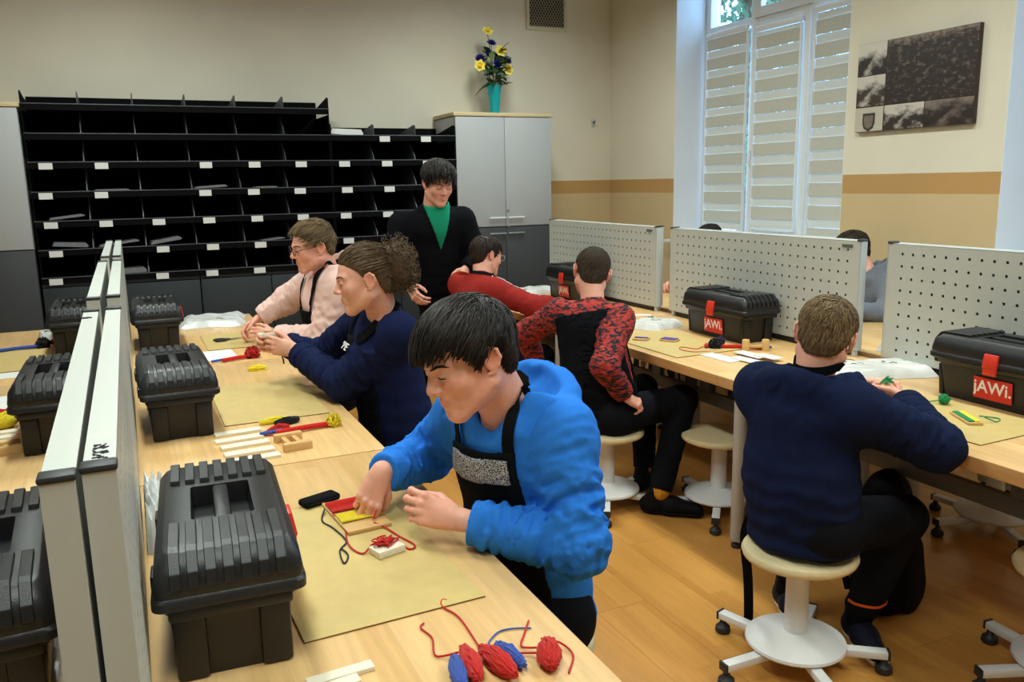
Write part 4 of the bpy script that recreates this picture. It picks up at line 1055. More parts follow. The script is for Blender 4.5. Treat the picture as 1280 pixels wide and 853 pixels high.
def strand_mesh(Pt, rad, R, taper=True):
    n, m, _ = Pt.shape
    T = np.gradient(Pt, axis=1); T /= np.linalg.norm(T, axis=2, keepdims=True) + 1e-9
    ref = R.normal(size=(n, 1, 3)); a = np.cross(T, ref); a /= np.linalg.norm(a, axis=2, keepdims=True) + 1e-9; b = np.cross(T, a)
    prof = np.interp(np.linspace(0, 1, m), [0, 0.2, 0.7, 1], [0.8, 1.0, 0.8, 0.12]) if taper else np.ones(m)
    rr = rad * R.uniform(0.6, 1.3, (n, 1, 1)) * prof[None, :, None]
    ring = np.stack([Pt + rr * (a * math.cos(t) + b * math.sin(t)) for t in (0, 2.094, 4.189)], 2)   # n,m,3,3
    V = ring.reshape(-1, 3)
    base = (np.arange(n)[:, None] * m + np.arange(m - 1)[None, :]) * 3
    Q = []
    for k in range(3):
        k2 = (k + 1) % 3
        Q.append(np.stack([base + k, base + k2, base + 3 + k2, base + 3 + k], -1).reshape(-1, 4))
    tint = np.repeat(R.uniform(0, 1, n), m * 3)
    return V, np.concatenate(Q), tint

# ------------------------------------------------------------------ hand
def hand_field(wrist, u, n, thumb_side, arm_from, sc=1.0, curls=((0.5, 0.6, 0.4),) * 4, spread=(0.08, 0.02, -0.04, -0.10), thumb=((0.75, 0.55, 0.35), (0.9, 0.25, 0.35), (0.95, 0.0, 0.3)), h=0.0022, wr=0.024):
    """u: wrist to knuckles, n: out of the palm, thumb_side: +1/-1 along v = u x n"""
    u = nv(u); n = nv(np.asarray(n) - u * (np.asarray(n) @ u)); v = np.cross(u, n) * thumb_side
    w = np.asarray(wrist, float); S = sc
    L = lambda a, b, c_: w + (u * a + v * b + n * c_) * S
    base = [L(0.084, 0.029, 0), L(0.087, 0.010, -0.002), L(0.083, -0.010, -0.001), L(0.075, -0.028, 0.002)]
    lens = [(0.040, 0.024, 0.020), (0.044, 0.027, 0.021), (0.040, 0.025, 0.020), (0.032, 0.019, 0.018)]
    rad = [(0.0092, 0.0084, 0.0076, 0.0066), (0.0094, 0.0086, 0.0078, 0.0068), (0.0090, 0.0082, 0.0074, 0.0064), (0.0080, 0.0072, 0.0066, 0.0056)]
    chains = []
    for i in range(4):
        p = base[i]; ang = 0; pts = [p]
        d0 = nv(u + v * spread[i])
        for j in range(3):
            ang += curls[i][j]; d = d0 * math.cos(ang) + n * math.sin(ang); p = p + d * lens[i][j] * S; pts.append(p)
        chains.append(pts)
    tb = L(0.020, 0.026, 0.006); tp = [tb]; p = tb
    for j, (tl) in enumerate((0.040, 0.031, 0.025)):
        a, b, c_ = thumb[j]; d = nv(u * a + v * b + n * c_); p = p + d * tl * S; tp.append(p)
    allp = np.array([q for ch in chains for q in ch] + tp + [w, np.asarray(arm_from)])
    F = Field(allp.min(0) - 0.04, allp.max(0) + 0.04, h)
    F.rc(arm_from, w, wr * 1.25, wr, 0.0, flat=n, fs=0.82)
    F.rc(w - u * 0.01, L(0.03, 0, 0), wr * 0.98, 0.026 * S, 0.012, flat=n, fs=0.72)
    for i in range(4): F.rc(L(0.012, (0.018, 0.006, -0.006, -0.017)[i], -0.001), base[i], 0.0125 * S, 0.0105 * S, 0.014 * S)
    F.el(L(0.045, -0.022, 0.008), A_(0.034, 0.014, 0.012) * S, np.stack([u, v, n], 1), 0.012)
    F.rc(L(0.012, 0.016, 0.004), tb + (tp[1] - tb) * 0.8, 0.013 * S, 0.0115 * S, 0.014 * S)
    for i, ch in enumerate(chains):
        for j in range(3): F.rc(ch[j], ch[j + 1], rad[i][j] * S, rad[i][j + 1] * S, 0.0035 if j else 0.006)
        F.el(ch[0] - n * 0.003 * S, A_(1, 1, 1) * 0.0098 * S, None, 0.006)          # knuckle
        F.el(ch[1] - nv(np.cross(ch[2] - ch[1], v)) * 0 , A_(1, 1, 1) * rad[i][1] * 1.07 * S, None, 0.003)
    for j, rr in enumerate(((0.0125, 0.0105), (0.0105, 0.0092), (0.0092, 0.0074))): F.rc(tp[j], tp[j + 1], rr[0] * S, rr[1] * S, 0.004)
    # nails: shallow plates on the back of each tip
    tips = [(ch[-1], ch[-2], i) for i, ch in enumerate(chains)] + [(tp[-1], tp[-2], 4)]
    return F, tips, dict(chains=chains, thumb=tp)
def hand_tint(V, tips, keys):
    t = np.ones((len(V), 3), np.float32)
    for a, b, i in tips:
        w = np.clip(np.exp(-((np.linalg.norm(V - a, axis=1) / 0.014) ** 2)) * 0.5, 0, 1)[:, None]; t = t * (1 - w) + np.array((1.0, 0.74, 0.68), np.float32) * w
    for ch in keys['chains']:
        for q in (ch[0], ch[1]):
            w = np.clip(np.exp(-((np.linalg.norm(V - q, axis=1) / 0.010) ** 2)) * 0.3, 0, 1)[:, None]; t = t * (1 - w) + np.array((1.0, 0.76, 0.70), np.float32) * w
    return t
# ------------------------------------------------------------------ body and clothes
def lerp(a, b, t): return np.asarray(a, float) * (1 - t) + np.asarray(b, float) * t
def sleeve_mod(L, amp, env, lam=0.034, axis=(0, 0, 1)):
    ax = nv(axis)
    def f(X, Y, Z, t):
        w = np.interp(np.clip(t, -0.2, 1.2), env[0], env[1]); a = t * L * 1.6
        x, y, z = X + ax[0] * a, Y + ax[1] * a, Z + ax[2] * a
        r1 = 1 - 1.7 * np.abs(noise3(x, y, z, 21.0)); r2 = 1 - 1.7 * np.abs(noise3(x + 0.31, y - 0.17, z + 0.23, 38.0))
        return (amp * w * (r1 * 1.0 + r2 * 0.22 - 0.45)).astype(np.float32)
    return f
class Body: pass
def person(label, group, base, sp):
    b = Body(); b.sp = sp
    root = empty('person', base, 0, label, 'person', group); b.root = root; b.origin = np.asarray(base, float)
    k = sp.get('k', 1.0); hq = sp.get('h', 0.008)
    pel, chest, neck = [np.asarray(sp[x], float) for x in ('pel', 'chest', 'neck')]
    sh = {s: np.asarray(sp['sh' + s], float) for s in 'LR'}; el = {s: np.asarray(sp['el' + s], float) for s in 'LR'}; wr = {s: np.asarray(sp['wr' + s], float) for s in 'LR'}
    kn = {s: np.asarray(sp['kn' + s], float) for s in 'LR'}; an = {s: np.asarray(sp['an' + s], float) for s in 'LR'}
    side = nv(sh['R'] - sh['L']); axis = nv(chest - pel); front = nv(np.cross(axis, side)); b.side, b.axis, b.front = side, axis, front
    pside = nv(np.asarray(sp.get('pside', side), float)); hip = {'L': pel - pside * 0.085 * k, 'R': pel + pside * 0.085 * k}
    # --- head
    B = frame(sp['hf'], sp['hu']); c = np.asarray(sp['hp'], float); sc = sp.get('hs', 0.97); b.B, b.c, b.sc = B, c, sc
    hh = sp.get('hh', 0.0032)
    nr = sp.get('nr', 0.047) * k
    HF = head_field(c, B, sc, neck, nr, hh); b.HF = HF
    Vh, Qh = HF.mesh(1); parts = [(Vh, Qh)]; tints = [head_tint(Vh, c, B, sc)]
    # --- hands
    b.hands = {}
    for s in 'LR':
        hd = sp.get('hand' + s)
        if hd is None: continue
        u = hd['u']; ts = -1 if s == 'L' else 1
        F, tips, keys = hand_field(wr[s] , u, hd['n'], hd.get('ts', ts), lerp(wr[s], el[s], hd.get('bare', 0.3)), hd.get('sc', 0.92 * k), hd.get('curls', ((0.5, 0.6, 0.4),) * 4), hd.get('spread', (0.08, 0.02, -0.04, -0.10)), hd.get('thumb', ((0.75, 0.55, 0.35), (0.9, 0.25, 0.35), (0.95, 0.0, 0.3))), hd.get('h', 0.0026), 0.0235 * k)
        V, Q = F.mesh(1); parts.append((V, Q)); tints.append(hand_tint(V, tips, keys)); b.hands[s] = (F, tips, keys)
    # --- torso and limbs under the clothes, one surface with neck and wrists reaching into head and hands
    allp = np.array([pel, chest, neck] + [d[s] for d in (sh, el, wr, kn, an, hip) for s in 'LR'])
    lo, hi = allp.min(0) - 0.2, allp.max(0) + 0.2
    F = Field(lo, hi, max(hq, 0.012))
    F.rc(pel, chest, 0.125 * k, 0.125 * k, 0.0, front, 0.72)
    F.rc(sh['L'], sh['R'], 0.045 * k, 0.045 * k, 0.05); F.rc(chest, neck, 0.07 * k, nr * 0.85, 0.04); F.rc(neck, c + B @ A_(0, -0.03, -0.03) * sc, nr * 0.85, nr * 0.8, 0.02)
    for s in 'LR':
        F.rc(sh[s], el[s], 0.042 * k, 0.033 * k, 0.03); F.rc(el[s], wr[s], 0.033 * k, 0.019 * k, 0.015)
        F.rc(hip[s], kn[s], 0.068 * k, 0.048 * k, 0.04); F.rc(kn[s], an[s], 0.046 * k, 0.032 * k, 0.02)
    V, Q = F.mesh(1); parts.append((V, Q)); tints.append(np.ones((len(V), 3), np.float32))
    np_mesh('body', parts, b.origin, sp['skin'], root, np.concatenate(tints))
    # --- top
    g = sp.get('loose', 0.016) * k
    lo, hi = allp.min(0) - 0.24, allp.max(0) + 0.24
    lo[2] = min(pel[2] - 0.12, min(el[s][2] for s in 'LR') - 0.1, min(wr[s][2] for s in 'LR') - 0.08); hi[2] = neck[2] + 0.16
    legp = np.array([pel, chest, neck] + [d[s] for d in (sh, el, wr) for s in 'LR']); lo[:2] = legp.min(0)[:2] - 0.2; hi[:2] = legp.max(0)[:2] + 0.2
    F = Field(lo, hi, hq); b.TF = F
    bel = sp.get('belly', 1.0); wst = lerp(pel, chest, 0.45) + front * sp.get('slump', -0.012)
    tm = lambda X, Y, Z, t: (0.0045 * noise3(X, Y, Z, 17.0) + 0.0035 * np.sin(95 * Z + 3 * noise3(X, Y, Z, 12.0)) * np.interp(t, [-0.3, 0.2, 0.7], [1, 0.7, 0.1])).astype(np.float32) * sp.get('tw', 1.0)
    F.rc(pel - axis * 0.02, wst, 0.137 * k * bel + g, 0.128 * k * bel + g, 0.0, front, 0.78, tm); F.rc(wst, chest, 0.128 * k * bel + g, 0.137 * k + g, 0.06, front, 0.74, tm)
    F.rc(sh['L'] + (chest - sh['L']) * 0.12, sh['R'] + (chest - sh['R']) * 0.12, 0.050 * k + g, 0.050 * k + g, 0.06)
    F.rc(lerp(chest, neck, 0.3), neck, 0.085 * k + g, nr + 0.016, 0.05)
    if sp.get('hem'):
        hp = pel - axis * sp['hem']
        X, Y, Z = F.ax[0][:, None, None], F.ax[1][None, :, None], F.ax[2][None, None, :]
        F.f = np.maximum(F.f, -((X - hp[0]) * axis[0] + (Y - hp[1]) * axis[1] + (Z - hp[2]) * axis[2])).astype(np.float32)
    b.torso = F.f.copy()
    ws = sp.get('ws', 1.0)
    for s in 'LR':
        ra = sp.get('arm', (0.047, 0.042, 0.034)); r0, r1, r2 = ra[0] * k + g, ra[1] * k + g, ra[2] * k + g * 0.6
        LU = np.linalg.norm(el[s] - sh[s]); LF = np.linalg.norm(wr[s] - el[s])
        cutp = sp.get('cuff' + s, 0.95)
        F.rc(sh[s], el[s], r0, r1, 0.06, mod=sleeve_mod(LU, 0.010 * ws, ([-0.2, 0.0, 0.35, 0.9, 1.2], [0.2, 0.4, 0.8, 1.3, 1.1]), axis=el[s] - sh[s]))
        F.rc(el[s], wr[s], r1, r2, 0.02, mod=sleeve_mod(LF, 0.010 * ws, ([-0.2, 0.0, 0.4, 0.75, 0.95, 1.2], [1.1, 1.2, 0.8, 0.9, 0.2, 0.0]), 0.030, axis=wr[s] - el[s]), clip=cutp)
        cdir = nv(wr[s] - el[s]); ce = lerp(el[s], wr[s], cutp)
        F.rc(ce - cdir * 0.045, ce - cdir * 0.008, r2 * 1.0, r2 * 0.96, 0.006, clip=1.2)
    b.skirt = F
    # neck opening
    nd = nv(lerp(c, c - B[:, 2] * 0.05, 1) - neck); nop = neck + nd * sp.get('collar', 0.018)
    sl, X, Y, Z = F.block(nop - 0.12, nop + 0.12)
    pl = (X - nop[0]) * nd[0] + (Y - nop[1]) * nd[1] + (Z - nop[2]) * nd[2]
    hv = sp.get('vneck')
    F.f[sl] = np.maximum(F.f[sl], pl).astype(np.float32)
    F.rc(nop - nd * 0.06, nop + nd * 0.08, nr + 0.004, nr + 0.006, 0.0) if False else None
    if sp.get('hood'):
        hb = sp['hood'] if isinstance(sp['hood'], dict) else {}
        upd = nv(nd + axis); bk = -front
        cen = neck + bk * hb.get('back', 0.085) + upd * hb.get('up', -0.005) + side * hb.get('side', 0.0)
        HBm = np.stack([side, bk, upd], 1)
        r = A_(*hb.get('r', (0.125, 0.085, 0.062)))
        F.el(cen, r, HBm, 0.03)
        # rolled front edges running to the collarbones
        for s_ in (-1, 1) if hb.get('edges', True) else ():
            p0 = neck + side * s_ * 0.085 + bk * 0.02 + upd * 0.012; p1 = neck + side * s_ * 0.060 + front * 0.055 - upd * 0.028; p2 = neck + side * s_ * 0.022 + front * 0.090 - upd * 0.060
            F.rc(cen + side * s_ * 0.085, p0, 0.034, 0.028, 0.02); F.rc(p0, p1, 0.028, 0.022, 0.02); F.rc(p1, p2, 0.022, 0.015, 0.02)
        F.el(cen + upd * hb.get('cavup', 0.05) + front * 0.012, A_(r[0] * 0.80, r[1] * 0.74, r[2] * 0.9), HBm, 0.012, sub=True)
        sl, X, Y, Z = F.block(cen - 0.18, cen + 0.18)
        dd = np.sqrt((X - cen[0]) ** 2 + (Y - cen[1]) ** 2 + (Z - cen[2]) ** 2); wgt = np.clip(1.25 - dd / 0.15, 0, 1)
        F.f[sl] = F.f[sl] - (wgt * (0.010 * (1 - 1.8 * np.abs(noise3(X, Y, Z * 1.8, 17.0))) - 0.003)).astype(np.float32)
        F.rcut(neck - upd * 0.03, neck + upd * 0.12, nr + 0.010, nr + 0.018, 0.012)
    V, Q = F.mesh(1); b.top = np_mesh(sp.get('topname', 'sweatshirt'), [(V, Q)], b.origin, sp['topm'], root)
    # --- trousers
    allq = np.array([pel] + [d[s] for d in (kn, an, hip) for s in 'LR']); P_ = Field(allq.min(0) - 0.16, allq.max(0) + 0.16, max(hq, 0.009)); gt_ = 0.012
    P_.rc(hip['L'], hip['R'], 0.088 * k + gt_, 0.088 * k + gt_, 0.0); P_.rc(pel, pel + axis * 0.06, 0.115 * k, 0.115 * k, 0.04, front, 0.75)
    for s in 'LR':
        LU = np.linalg.norm(kn[s] - hip[s])
        P_.rc(hip[s], kn[s], 0.078 * k + gt_, 0.056 * k + gt_, 0.03, mod=sleeve_mod(LU, 0.005, ([-0.2, 0.1, 0.6, 1.2], [1, 0.6, 0.4, 1.0]), 0.06, axis=kn[s] - hip[s]))
        P_.rc(kn[s], an[s], 0.055 * k + gt_, 0.040 * k + gt_, 0.02, mod=sleeve_mod(0.35, 0.005, ([-0.2, 0.1, 0.6, 1.2], [1, 0.4, 0.5, 1.2]), 0.05, axis=an[s] - kn[s]), clip=0.97)
    V, Q = P_.mesh(1); np_mesh('trousers', [(V, Q)], b.origin, sp['trm'], root); b.PF = P_
    # --- shoes
    for s in 'LR':
        toe = nv(np.asarray(sp.get('toe' + s, front * A_(1, 1, 0)), float)); a = an[s].copy(); floor_z = sp.get('shoe_z' + s, 0.0); a0 = A_(a[0], a[1], floor_z)
        lat = np.cross(A_(0, 0, 1), toe); m = sp.get('foot', 1.0)
        ST = Field(a0 - 0.22, a0 + 0.22, 0.005)
        ST.rc(a0 - toe * 0.045 * m + A_(0, 0, 0.045), a0 + toe * 0.05 * m + A_(0, 0, 0.045), 0.040, 0.044, 0.0, flat=lat, fs=0.85); ST.rc(a0 + toe * 0.05 * m + A_(0, 0, 0.042), a0 + toe * 0.145 * m + A_(0, 0, 0.03), 0.044, 0.032, 0.02)
        ST.rc(a0 - toe * 0.02 * m + A_(0, 0, 0.05), a0 - toe * 0.02 * m + A_(0, 0, 0.10), 0.040, 0.036, 0.02)
        Z = ST.ax[2][None, None, :]; up_f = np.maximum(ST.f, floor_z + 0.022 - Z)
        so_f = np.maximum(np.maximum(ST.f - 0.003, Z - floor_z - 0.024), floor_z + 0.001 - Z)
        V, Q = nets(up_f.astype(np.float32), ST.lo, ST.h, 1); so = np_mesh('shoe', [(V, Q)], b.origin, sp['shoem'], root)
        V, Q = nets(so_f.astype(np.float32), ST.lo, ST.h, 1); np_mesh('sole', [(V, Q)], b.origin, sp.get('solem', sp['shoem']), so)
    # --- face details
    W = lambda *p: c + B @ (A_(*p) * sc)
    if sp.get('face', True):
        Rr = np.random.RandomState(3)
        bmv = []
        for s in (-1, 1):
            nb = 46; t = Rr.uniform(0, 1, nb); x0 = 0.012 + 0.034 * t; z0 = 0.0185 + 0.006 * np.sin(t * 2.4) + Rr.uniform(-0.0025, 0.0025, nb); y0 = 0.0905 - 0.022 * t ** 1.6
            p0 = np.stack([s * x0, y0, z0], 1); p1 = p0 + np.stack([s * np.full(nb, 0.007), -0.002 - 0.004 * t, 0.002 - 0.003 * t], 1)
            P0 = c + (p0 * sc) @ B.T; P1 = c + (p1 * sc) @ B.T; P0 = HF.project(P0, 0.0006); P1 = HF.project(P1, 0.0012)
            bmv.append(strand_mesh(np.stack([P0, (P0 + P1) / 2, P1], 1), 0.0011 * sc, Rr)[:2])
        np_mesh('eyebrows', bmv, b.origin, sp.get('browm', sp['hairm']), root, np.full((sum(len(v) for v, _ in bmv), 3), 0.3, np.float32))
        eb = []; lash = []
        for s in (-1, 1):
            E_ = Field(W(s * 0.0305, 0.0700, 0.001) - 0.02, W(s * 0.0305, 0.0700, 0.001) + 0.02, 0.0025); E_.el(W(s * 0.0305, 0.0700, 0.0005), A_(0.0138, 0.0138, 0.0125) * sc, B, 0.0); eb.append(E_.mesh(0))
            pts = np.array([W(s * (0.0175 + 0.027 * t), 0.0855 - 0.0065 * t ** 2 - 0.002 * (1 - t) ** 2, -0.0018 - 0.0015 * abs(t - 0.5)) for t in np.linspace(0, 1, 9)]); pts = HF.project(pts, 0.0004)
            lash.append(strand_mesh(pts[None], 0.0016 * sc, Rr, False)[:2])
        np_mesh('eyes', eb, b.origin, M_EYE, root); np_mesh('eyelashes', lash, b.origin, M_LASH, root)
    # --- hair
    hr = sp['hair']; hparts = []; ht = []
    cap = hair_cap(c, B, sc, hr.get('h', 0.004), hr['tab'], hr['th'], hr.get('bump', 0.0016), hr.get('freq', 170), hr.get('seed', 0) * 0.37)
    V, Q = cap.mesh(1); hparts.append((V, Q)); ht.append(np.clip(hr.get('captone', 0.35) + 0.35 * noise3(V[:, 0], V[:, 1], V[:, 2] * 0.3, 420.0) + 0.15 * noise3(V[:, 0], V[:, 1], V[:, 2], 60.0), 0, 1))
    for st in hr.get('strands', []):
        V, Q, t = hair_strands(c, B, sc, tab=hr['tab'], th=hr['th'], cap=cap, **st); hparts.append((V, Q)); ht.append(t)
    for V, Q, t in hr.get('extra', lambda *_: [])(c, B, sc): hparts.append((V, Q)); ht.append(t)
    tt = np.repeat(np.concatenate(ht)[:, None], 3, 1).astype(np.float32)
    np_mesh('hair', hparts, b.origin, sp['hairm'], root, tt)
    return b
def ribbon(name, b, pts, width, off, material, F=None, nrm=None, thick=0.003, parent=None, n=10, project=True):
    """flat strap laid on the clothes"""
    P0 = np.array([list(p) for p in spline([tuple(p) for p in pts], n)])
    F = F or b.TF
    if project:
        P0 = F.project(P0, off); N = F.grad(P0)
    else: N = np.tile(np.asarray(nrm, float), (len(P0), 1))
    T = np.gradient(P0, axis=0); T /= np.linalg.norm(T, axis=1, keepdims=True) + 1e-9
    N = N - T * (N * T).sum(1, keepdims=True); N /= np.linalg.norm(N, axis=1, keepdims=True) + 1e-9; S = np.cross(T, N)
    ring = np.stack([P0 + S * width / 2 + N * thick, P0 - S * width / 2 + N * thick, P0 - S * width / 2, P0 + S * width / 2], 1); m = len(P0)
    V = ring.reshape(-1, 3); Q = []
    for i in range(m - 1):
        for k in range(4): Q.append((i * 4 + k, i * 4 + (k + 1) % 4, (i + 1) * 4 + (k + 1) % 4, (i + 1) * 4 + k))
    Q += [(0, 1, 2, 3), ((m - 1) * 4 + 3, (m - 1) * 4 + 2, (m - 1) * 4 + 1, (m - 1) * 4)]
    o = np_mesh(name, [(V, np.array(Q))], b.origin, material, parent or b.root); o.data.set_sharp_from_angle(angle=0.6); return o
def bib(name, b, material, z_lo, z_hi, w_lo, w_hi, off=0.009, th=0.0035, parent=None, front_min=0.02, scoop=0.0):
    """apron panel: a shell lifted off the torso surface, trimmed to a trapezoid; z measured along the trunk from the pelvis"""
    F = b.TF; X, Y, Z = F.ax[0][:, None, None], F.ax[1][None, :, None], F.ax[2][None, None, :]
    pel = np.asarray(b.sp['pel'], float)
    dot = lambda v: (X - pel[0]) * v[0] + (Y - pel[1]) * v[1] + (Z - pel[2]) * v[2]
    a = dot(b.axis); s = dot(b.side) - a * float(b.axis @ b.side); f = dot(b.front)
    t = np.clip((a - z_lo) / (z_hi - z_lo), 0, 1); w = w_lo + (w_hi - w_lo) * t
    d = np.abs(b.torso - off) - th
    d = np.maximum(d, np.abs(s) - w); d = np.maximum(d, a - z_hi - scoop * (np.abs(s) / w_hi) ** 2); d = np.maximum(d, z_lo - a); d = np.maximum(d, front_min - f)
    V, Q = nets(d.astype(np.float32), F.lo, F.h, 2)
    return np_mesh(name, [(V, Q)], b.origin, material, parent or b.root)
# ------------------------------------------------------------------ the people
SK1 = skin_mat('skin_fair_pink', srgb(236, 172, 148)); SK2 = skin_mat('skin_fair', srgb(232, 172, 146)); SK3 = skin_mat('skin_light', srgb(228, 166, 142))
H_BLACK = hair_mat('hair_black_brown', srgb(22, 18, 16), srgb(52, 44, 38), 0.38); H_BROWN = hair_mat('hair_brown', srgb(62, 46, 32), srgb(116, 92, 62), 0.5)
H_DBLOND = hair_mat('hair_dark_blond', srgb(72, 58, 40), srgb(150, 124, 84), 0.5); H_LBROWN = hair_mat('hair_light_brown', srgb(78, 60, 40), srgb(138, 112, 76), 0.5)
H_DARK = hair_mat('hair_dark_brown', srgb(34, 26, 20), srgb(66, 50, 38), 0.45); H_SHORTB = hair_mat('hair_short_brown', srgb(44, 34, 26), srgb(84, 66, 48), 0.55)
C_BLUE = fabric('blue_fleece', srgb(48, 124, 220), 0.05); C_NAVY = fabric('navy_fleece', srgb(24, 32, 66), 0.08); C_NAVY2 = fabric('navy_jersey', srgb(22, 30, 58), 0.08)
C_PINK = fabric('pink_fleece', srgb(240, 202, 192), 0.05); C_RED = fabric('red_fleece', srgb(150, 44, 38), 0.06); C_BLACK = fabric('black_cotton', srgb(16, 17, 20), 0.1)
C_JEANS = fabric('black_trouser_cloth', srgb(20, 21, 26), 0.1); C_GREY = fabric('grey_marl', srgb(112, 116, 124), 0.1); C_GREEN = fabric('green_jersey', srgb(30, 140, 104), 0.06)
C_CARDI = fabric('black_knit', srgb(17, 18, 22), 0.1); C_SHOE = fabric('black_shoe', srgb(18, 18, 20), 0.1, sheen=0.0, rough=0.55); C_SOLE = mat('white_sole_rubber', srgb(214, 208, 196), 0.6, 0.3, noise=0.04)
def camo_mat():
    m = bpy.data.materials.new('red_black_streak_knit'); m.use_nodes = True; n = m.node_tree.nodes; L = m.node_tree.links; b = n['Principled BSDF']; b.inputs['Roughness'].default_value = 0.85
    tc = n.new('ShaderNodeTexCoord'); mp = n.new('ShaderNodeMapping'); mp.inputs['Scale'].default_value = (26, 26, 75); mp.inputs['Rotation'].default_value = (0.35, 0.25, 0.2); L.new(tc.outputs['Object'], mp.inputs[0])
    t = n.new('ShaderNodeTexNoise'); t.inputs['Scale'].default_value = 1.0; t.inputs['Detail'].default_value = 3; t.inputs['Distortion'].default_value = 1.2; L.new(mp.outputs[0], t.inputs[0])
    cr = n.new('ShaderNodeValToRGB'); e = cr.color_ramp.elements; e[0].position = 0.46; e[0].color = (*srgb(22, 18, 24), 1); e[1].position = 0.51; e[1].color = (*srgb(160, 40, 34), 1); q = e.new(0.70); q.color = (*srgb(184, 58, 44), 1)
    L.new(t.outputs[0], cr.inputs[0]); L.new(cr.outputs[0], b.inputs['Base Color']); return m
C_CAMO = camo_mat()
def knit_patch():
    m = bpy.data.materials.new('speckled_grey_print'); m.use_nodes = True; n = m.node_tree.nodes; L = m.node_tree.links; b = n['Principled BSDF']; b.inputs['Roughness'].default_value = 0.8
    tc = n.new('ShaderNodeTexCoord'); t = n.new('ShaderNodeTexVoronoi'); t.inputs['Scale'].default_value = 420; L.new(tc.outputs['Object'], t.inputs[0])
    cr = n.new('ShaderNodeValToRGB'); e = cr.color_ramp.elements; e[0].position = 0.38; e[0].color = (*srgb(206, 206, 204), 1); e[1].position = 0.52; e[1].color = (*srgb(60, 60, 64), 1)
    L.new(t.outputs['Distance'], cr.inputs[0]); L.new(cr.outputs[0], b.inputs['Base Color']); return m
C_PATCH = knit_patch(); C_YELL = mat('yellow_print', srgb(206, 180, 40), 0.7, 0.2, noise=0.03)
PEOPLE = 'pupils and teacher in the workshop'
def strap_loop(b, lx, hz, mat_, width=0.024, back=0.045, up=0.03, off=0.005):
    """apron neck loop: from the bib corners over the collar to the nape"""
    pel = np.asarray(b.sp['pel'], float); neck = np.asarray(b.sp['neck'], float); a, s, f = b.axis, b.side, b.front
    for sg in (-1, 1):
        p0 = pel + a * hz + s * sg * lx + f * 0.12
        pts = [p0, lerp(p0, neck, 0.5) + s * sg * 0.045 + f * 0.05, neck + s * sg * 0.062 + f * 0.02 + a * up, neck + s * sg * 0.045 - f * back + a * (up + 0.01), neck - f * (back + 0.018) + a * (up + 0.015)]
        ribbon('apron_strap', b, pts, width, off, mat_)

# pupil in the blue hoodie
END_P1 = [(-180, -0.088), (0, 0.034), (22, 0.040), (42, 0.044), (56, 0.024), (68, -0.024), (78, -0.040), (85, -0.010), (90, 0.022), (114, 0.016), (124, -0.040), (150, -0.080), (180, -0.088)][1:]
p1 = person('dark-haired pupil in a bright blue hoodie and black apron winding yarn at the near table', PEOPLE, (0.81, 1.72, 0), dict(
    pel=(0.835, 1.71, 0.478), chest=(0.775, 1.69, 0.86), neck=(0.735, 1.665, 1.00), shL=(0.825, 1.540, 0.965), shR=(0.700, 1.822, 0.955),
    elL=(0.81, 1.455, 0.735), wrL=(0.588, 1.612, 0.782), elR=(0.665, 2.00, 0.80), wrR=(0.492, 1.852, 0.822), pside=(0, 1, 0),
    knL=(0.42, 1.62, 0.47), knR=(0.42, 1.84, 0.47), anL=(0.50, 1.60, 0.09), anR=(0.50, 1.86, 0.09), toeL=(-1, 0, 0), toeR=(-1, 0, 0),
    hp=(0.632, 1.628, 1.130), hf=(-0.935, -0.155, -0.32), hu=(-0.307, 0.03, 0.951), hs=1.0, hh=0.0027, nr=0.050, h=0.0055, skin=SK1, topm=C_BLUE, trm=C_JEANS, shoem=C_SHOE, topname='hoodie', hood=dict(back=0.085, up=-0.012, r=(0.14, 0.09, 0.062)),
    hem=0.055, loose=0.017, cuffL=0.86, cuffR=0.93, collar=0.012, ws=1.7,
    handL=dict(u=(-0.86, 0.36, 0.34), n=(0.29, 0.86, -0.38), ts=-1, bare=0.5, h=0.0022, sc=0.92, curls=((0.60, 1.35, 0.8), (0.70, 1.45, 0.8), (0.80, 1.5, 0.8), (0.85, 1.5, 0.8)), spread=(0.12, 0.04, -0.05, -0.14), thumb=((0.7, 0.35, 0.75), (0.85, -0.1, 0.5), (0.9, -0.1, 0.2))),
    handR=dict(u=(-0.42, -0.18, -0.70), n=(0.25, 0.72, -0.25), ts=1, bare=0.35, h=0.0022, sc=0.86, curls=((0.30, 0.55, 0.30), (0.35, 0.65, 0.35), (0.45, 0.75, 0.4), (0.6, 0.85, 0.45)), spread=(0.10, 0.02, -0.05, -0.12), thumb=((0.75, 0.42, 0.45), (0.85, 0.05, 0.45), (0.9, -0.25, 0.35))),
    hairm=H_BLACK, hair=dict(tab=HL_BOY, th=(0.014, 0.024), h=0.0034, bump=0.0012, captone=0.1, strands=[
        dict(n=1700, length=0.090, seed=1, whorl=(0.012, -0.062, 0.098), sweep=(0.0, 0.02, 0), grav=0.30, rad=0.0020, endl=END_P1, ej=0.010),
        dict(n=420, length=0.110, seed=2, whorl=(0.012, -0.062, 0.098), sweep=(0.03, 0.05, 0.0), grav=0.35, rad=0.0017, steps=9, zmin=0.03, endl=END_P1, ej=0.016)])))
ap = bib('apron', p1, C_BLACK, -0.06, 0.470, 0.140, 0.094, off=0.011, th=0.0048)
bib('patterned_trim', p1, C_PATCH, 0.397, 0.457, 0.088, 0.084, off=0.0175, th=0.0042, parent=ap)
ribbon('print_motif', p1, [np.array(p1.sp['pel']) + p1.axis * q[0] + p1.side * q[1] + p1.front * 0.13 for q in ((0.28, 0.06), (0.25, 0.07), (0.22, 0.065), (0.195, 0.03))], 0.016, 0.019, C_YELL, parent=ap)
strap_loop(p1, 0.080, 0.45, C_BLACK, 0.026, off=0.007)

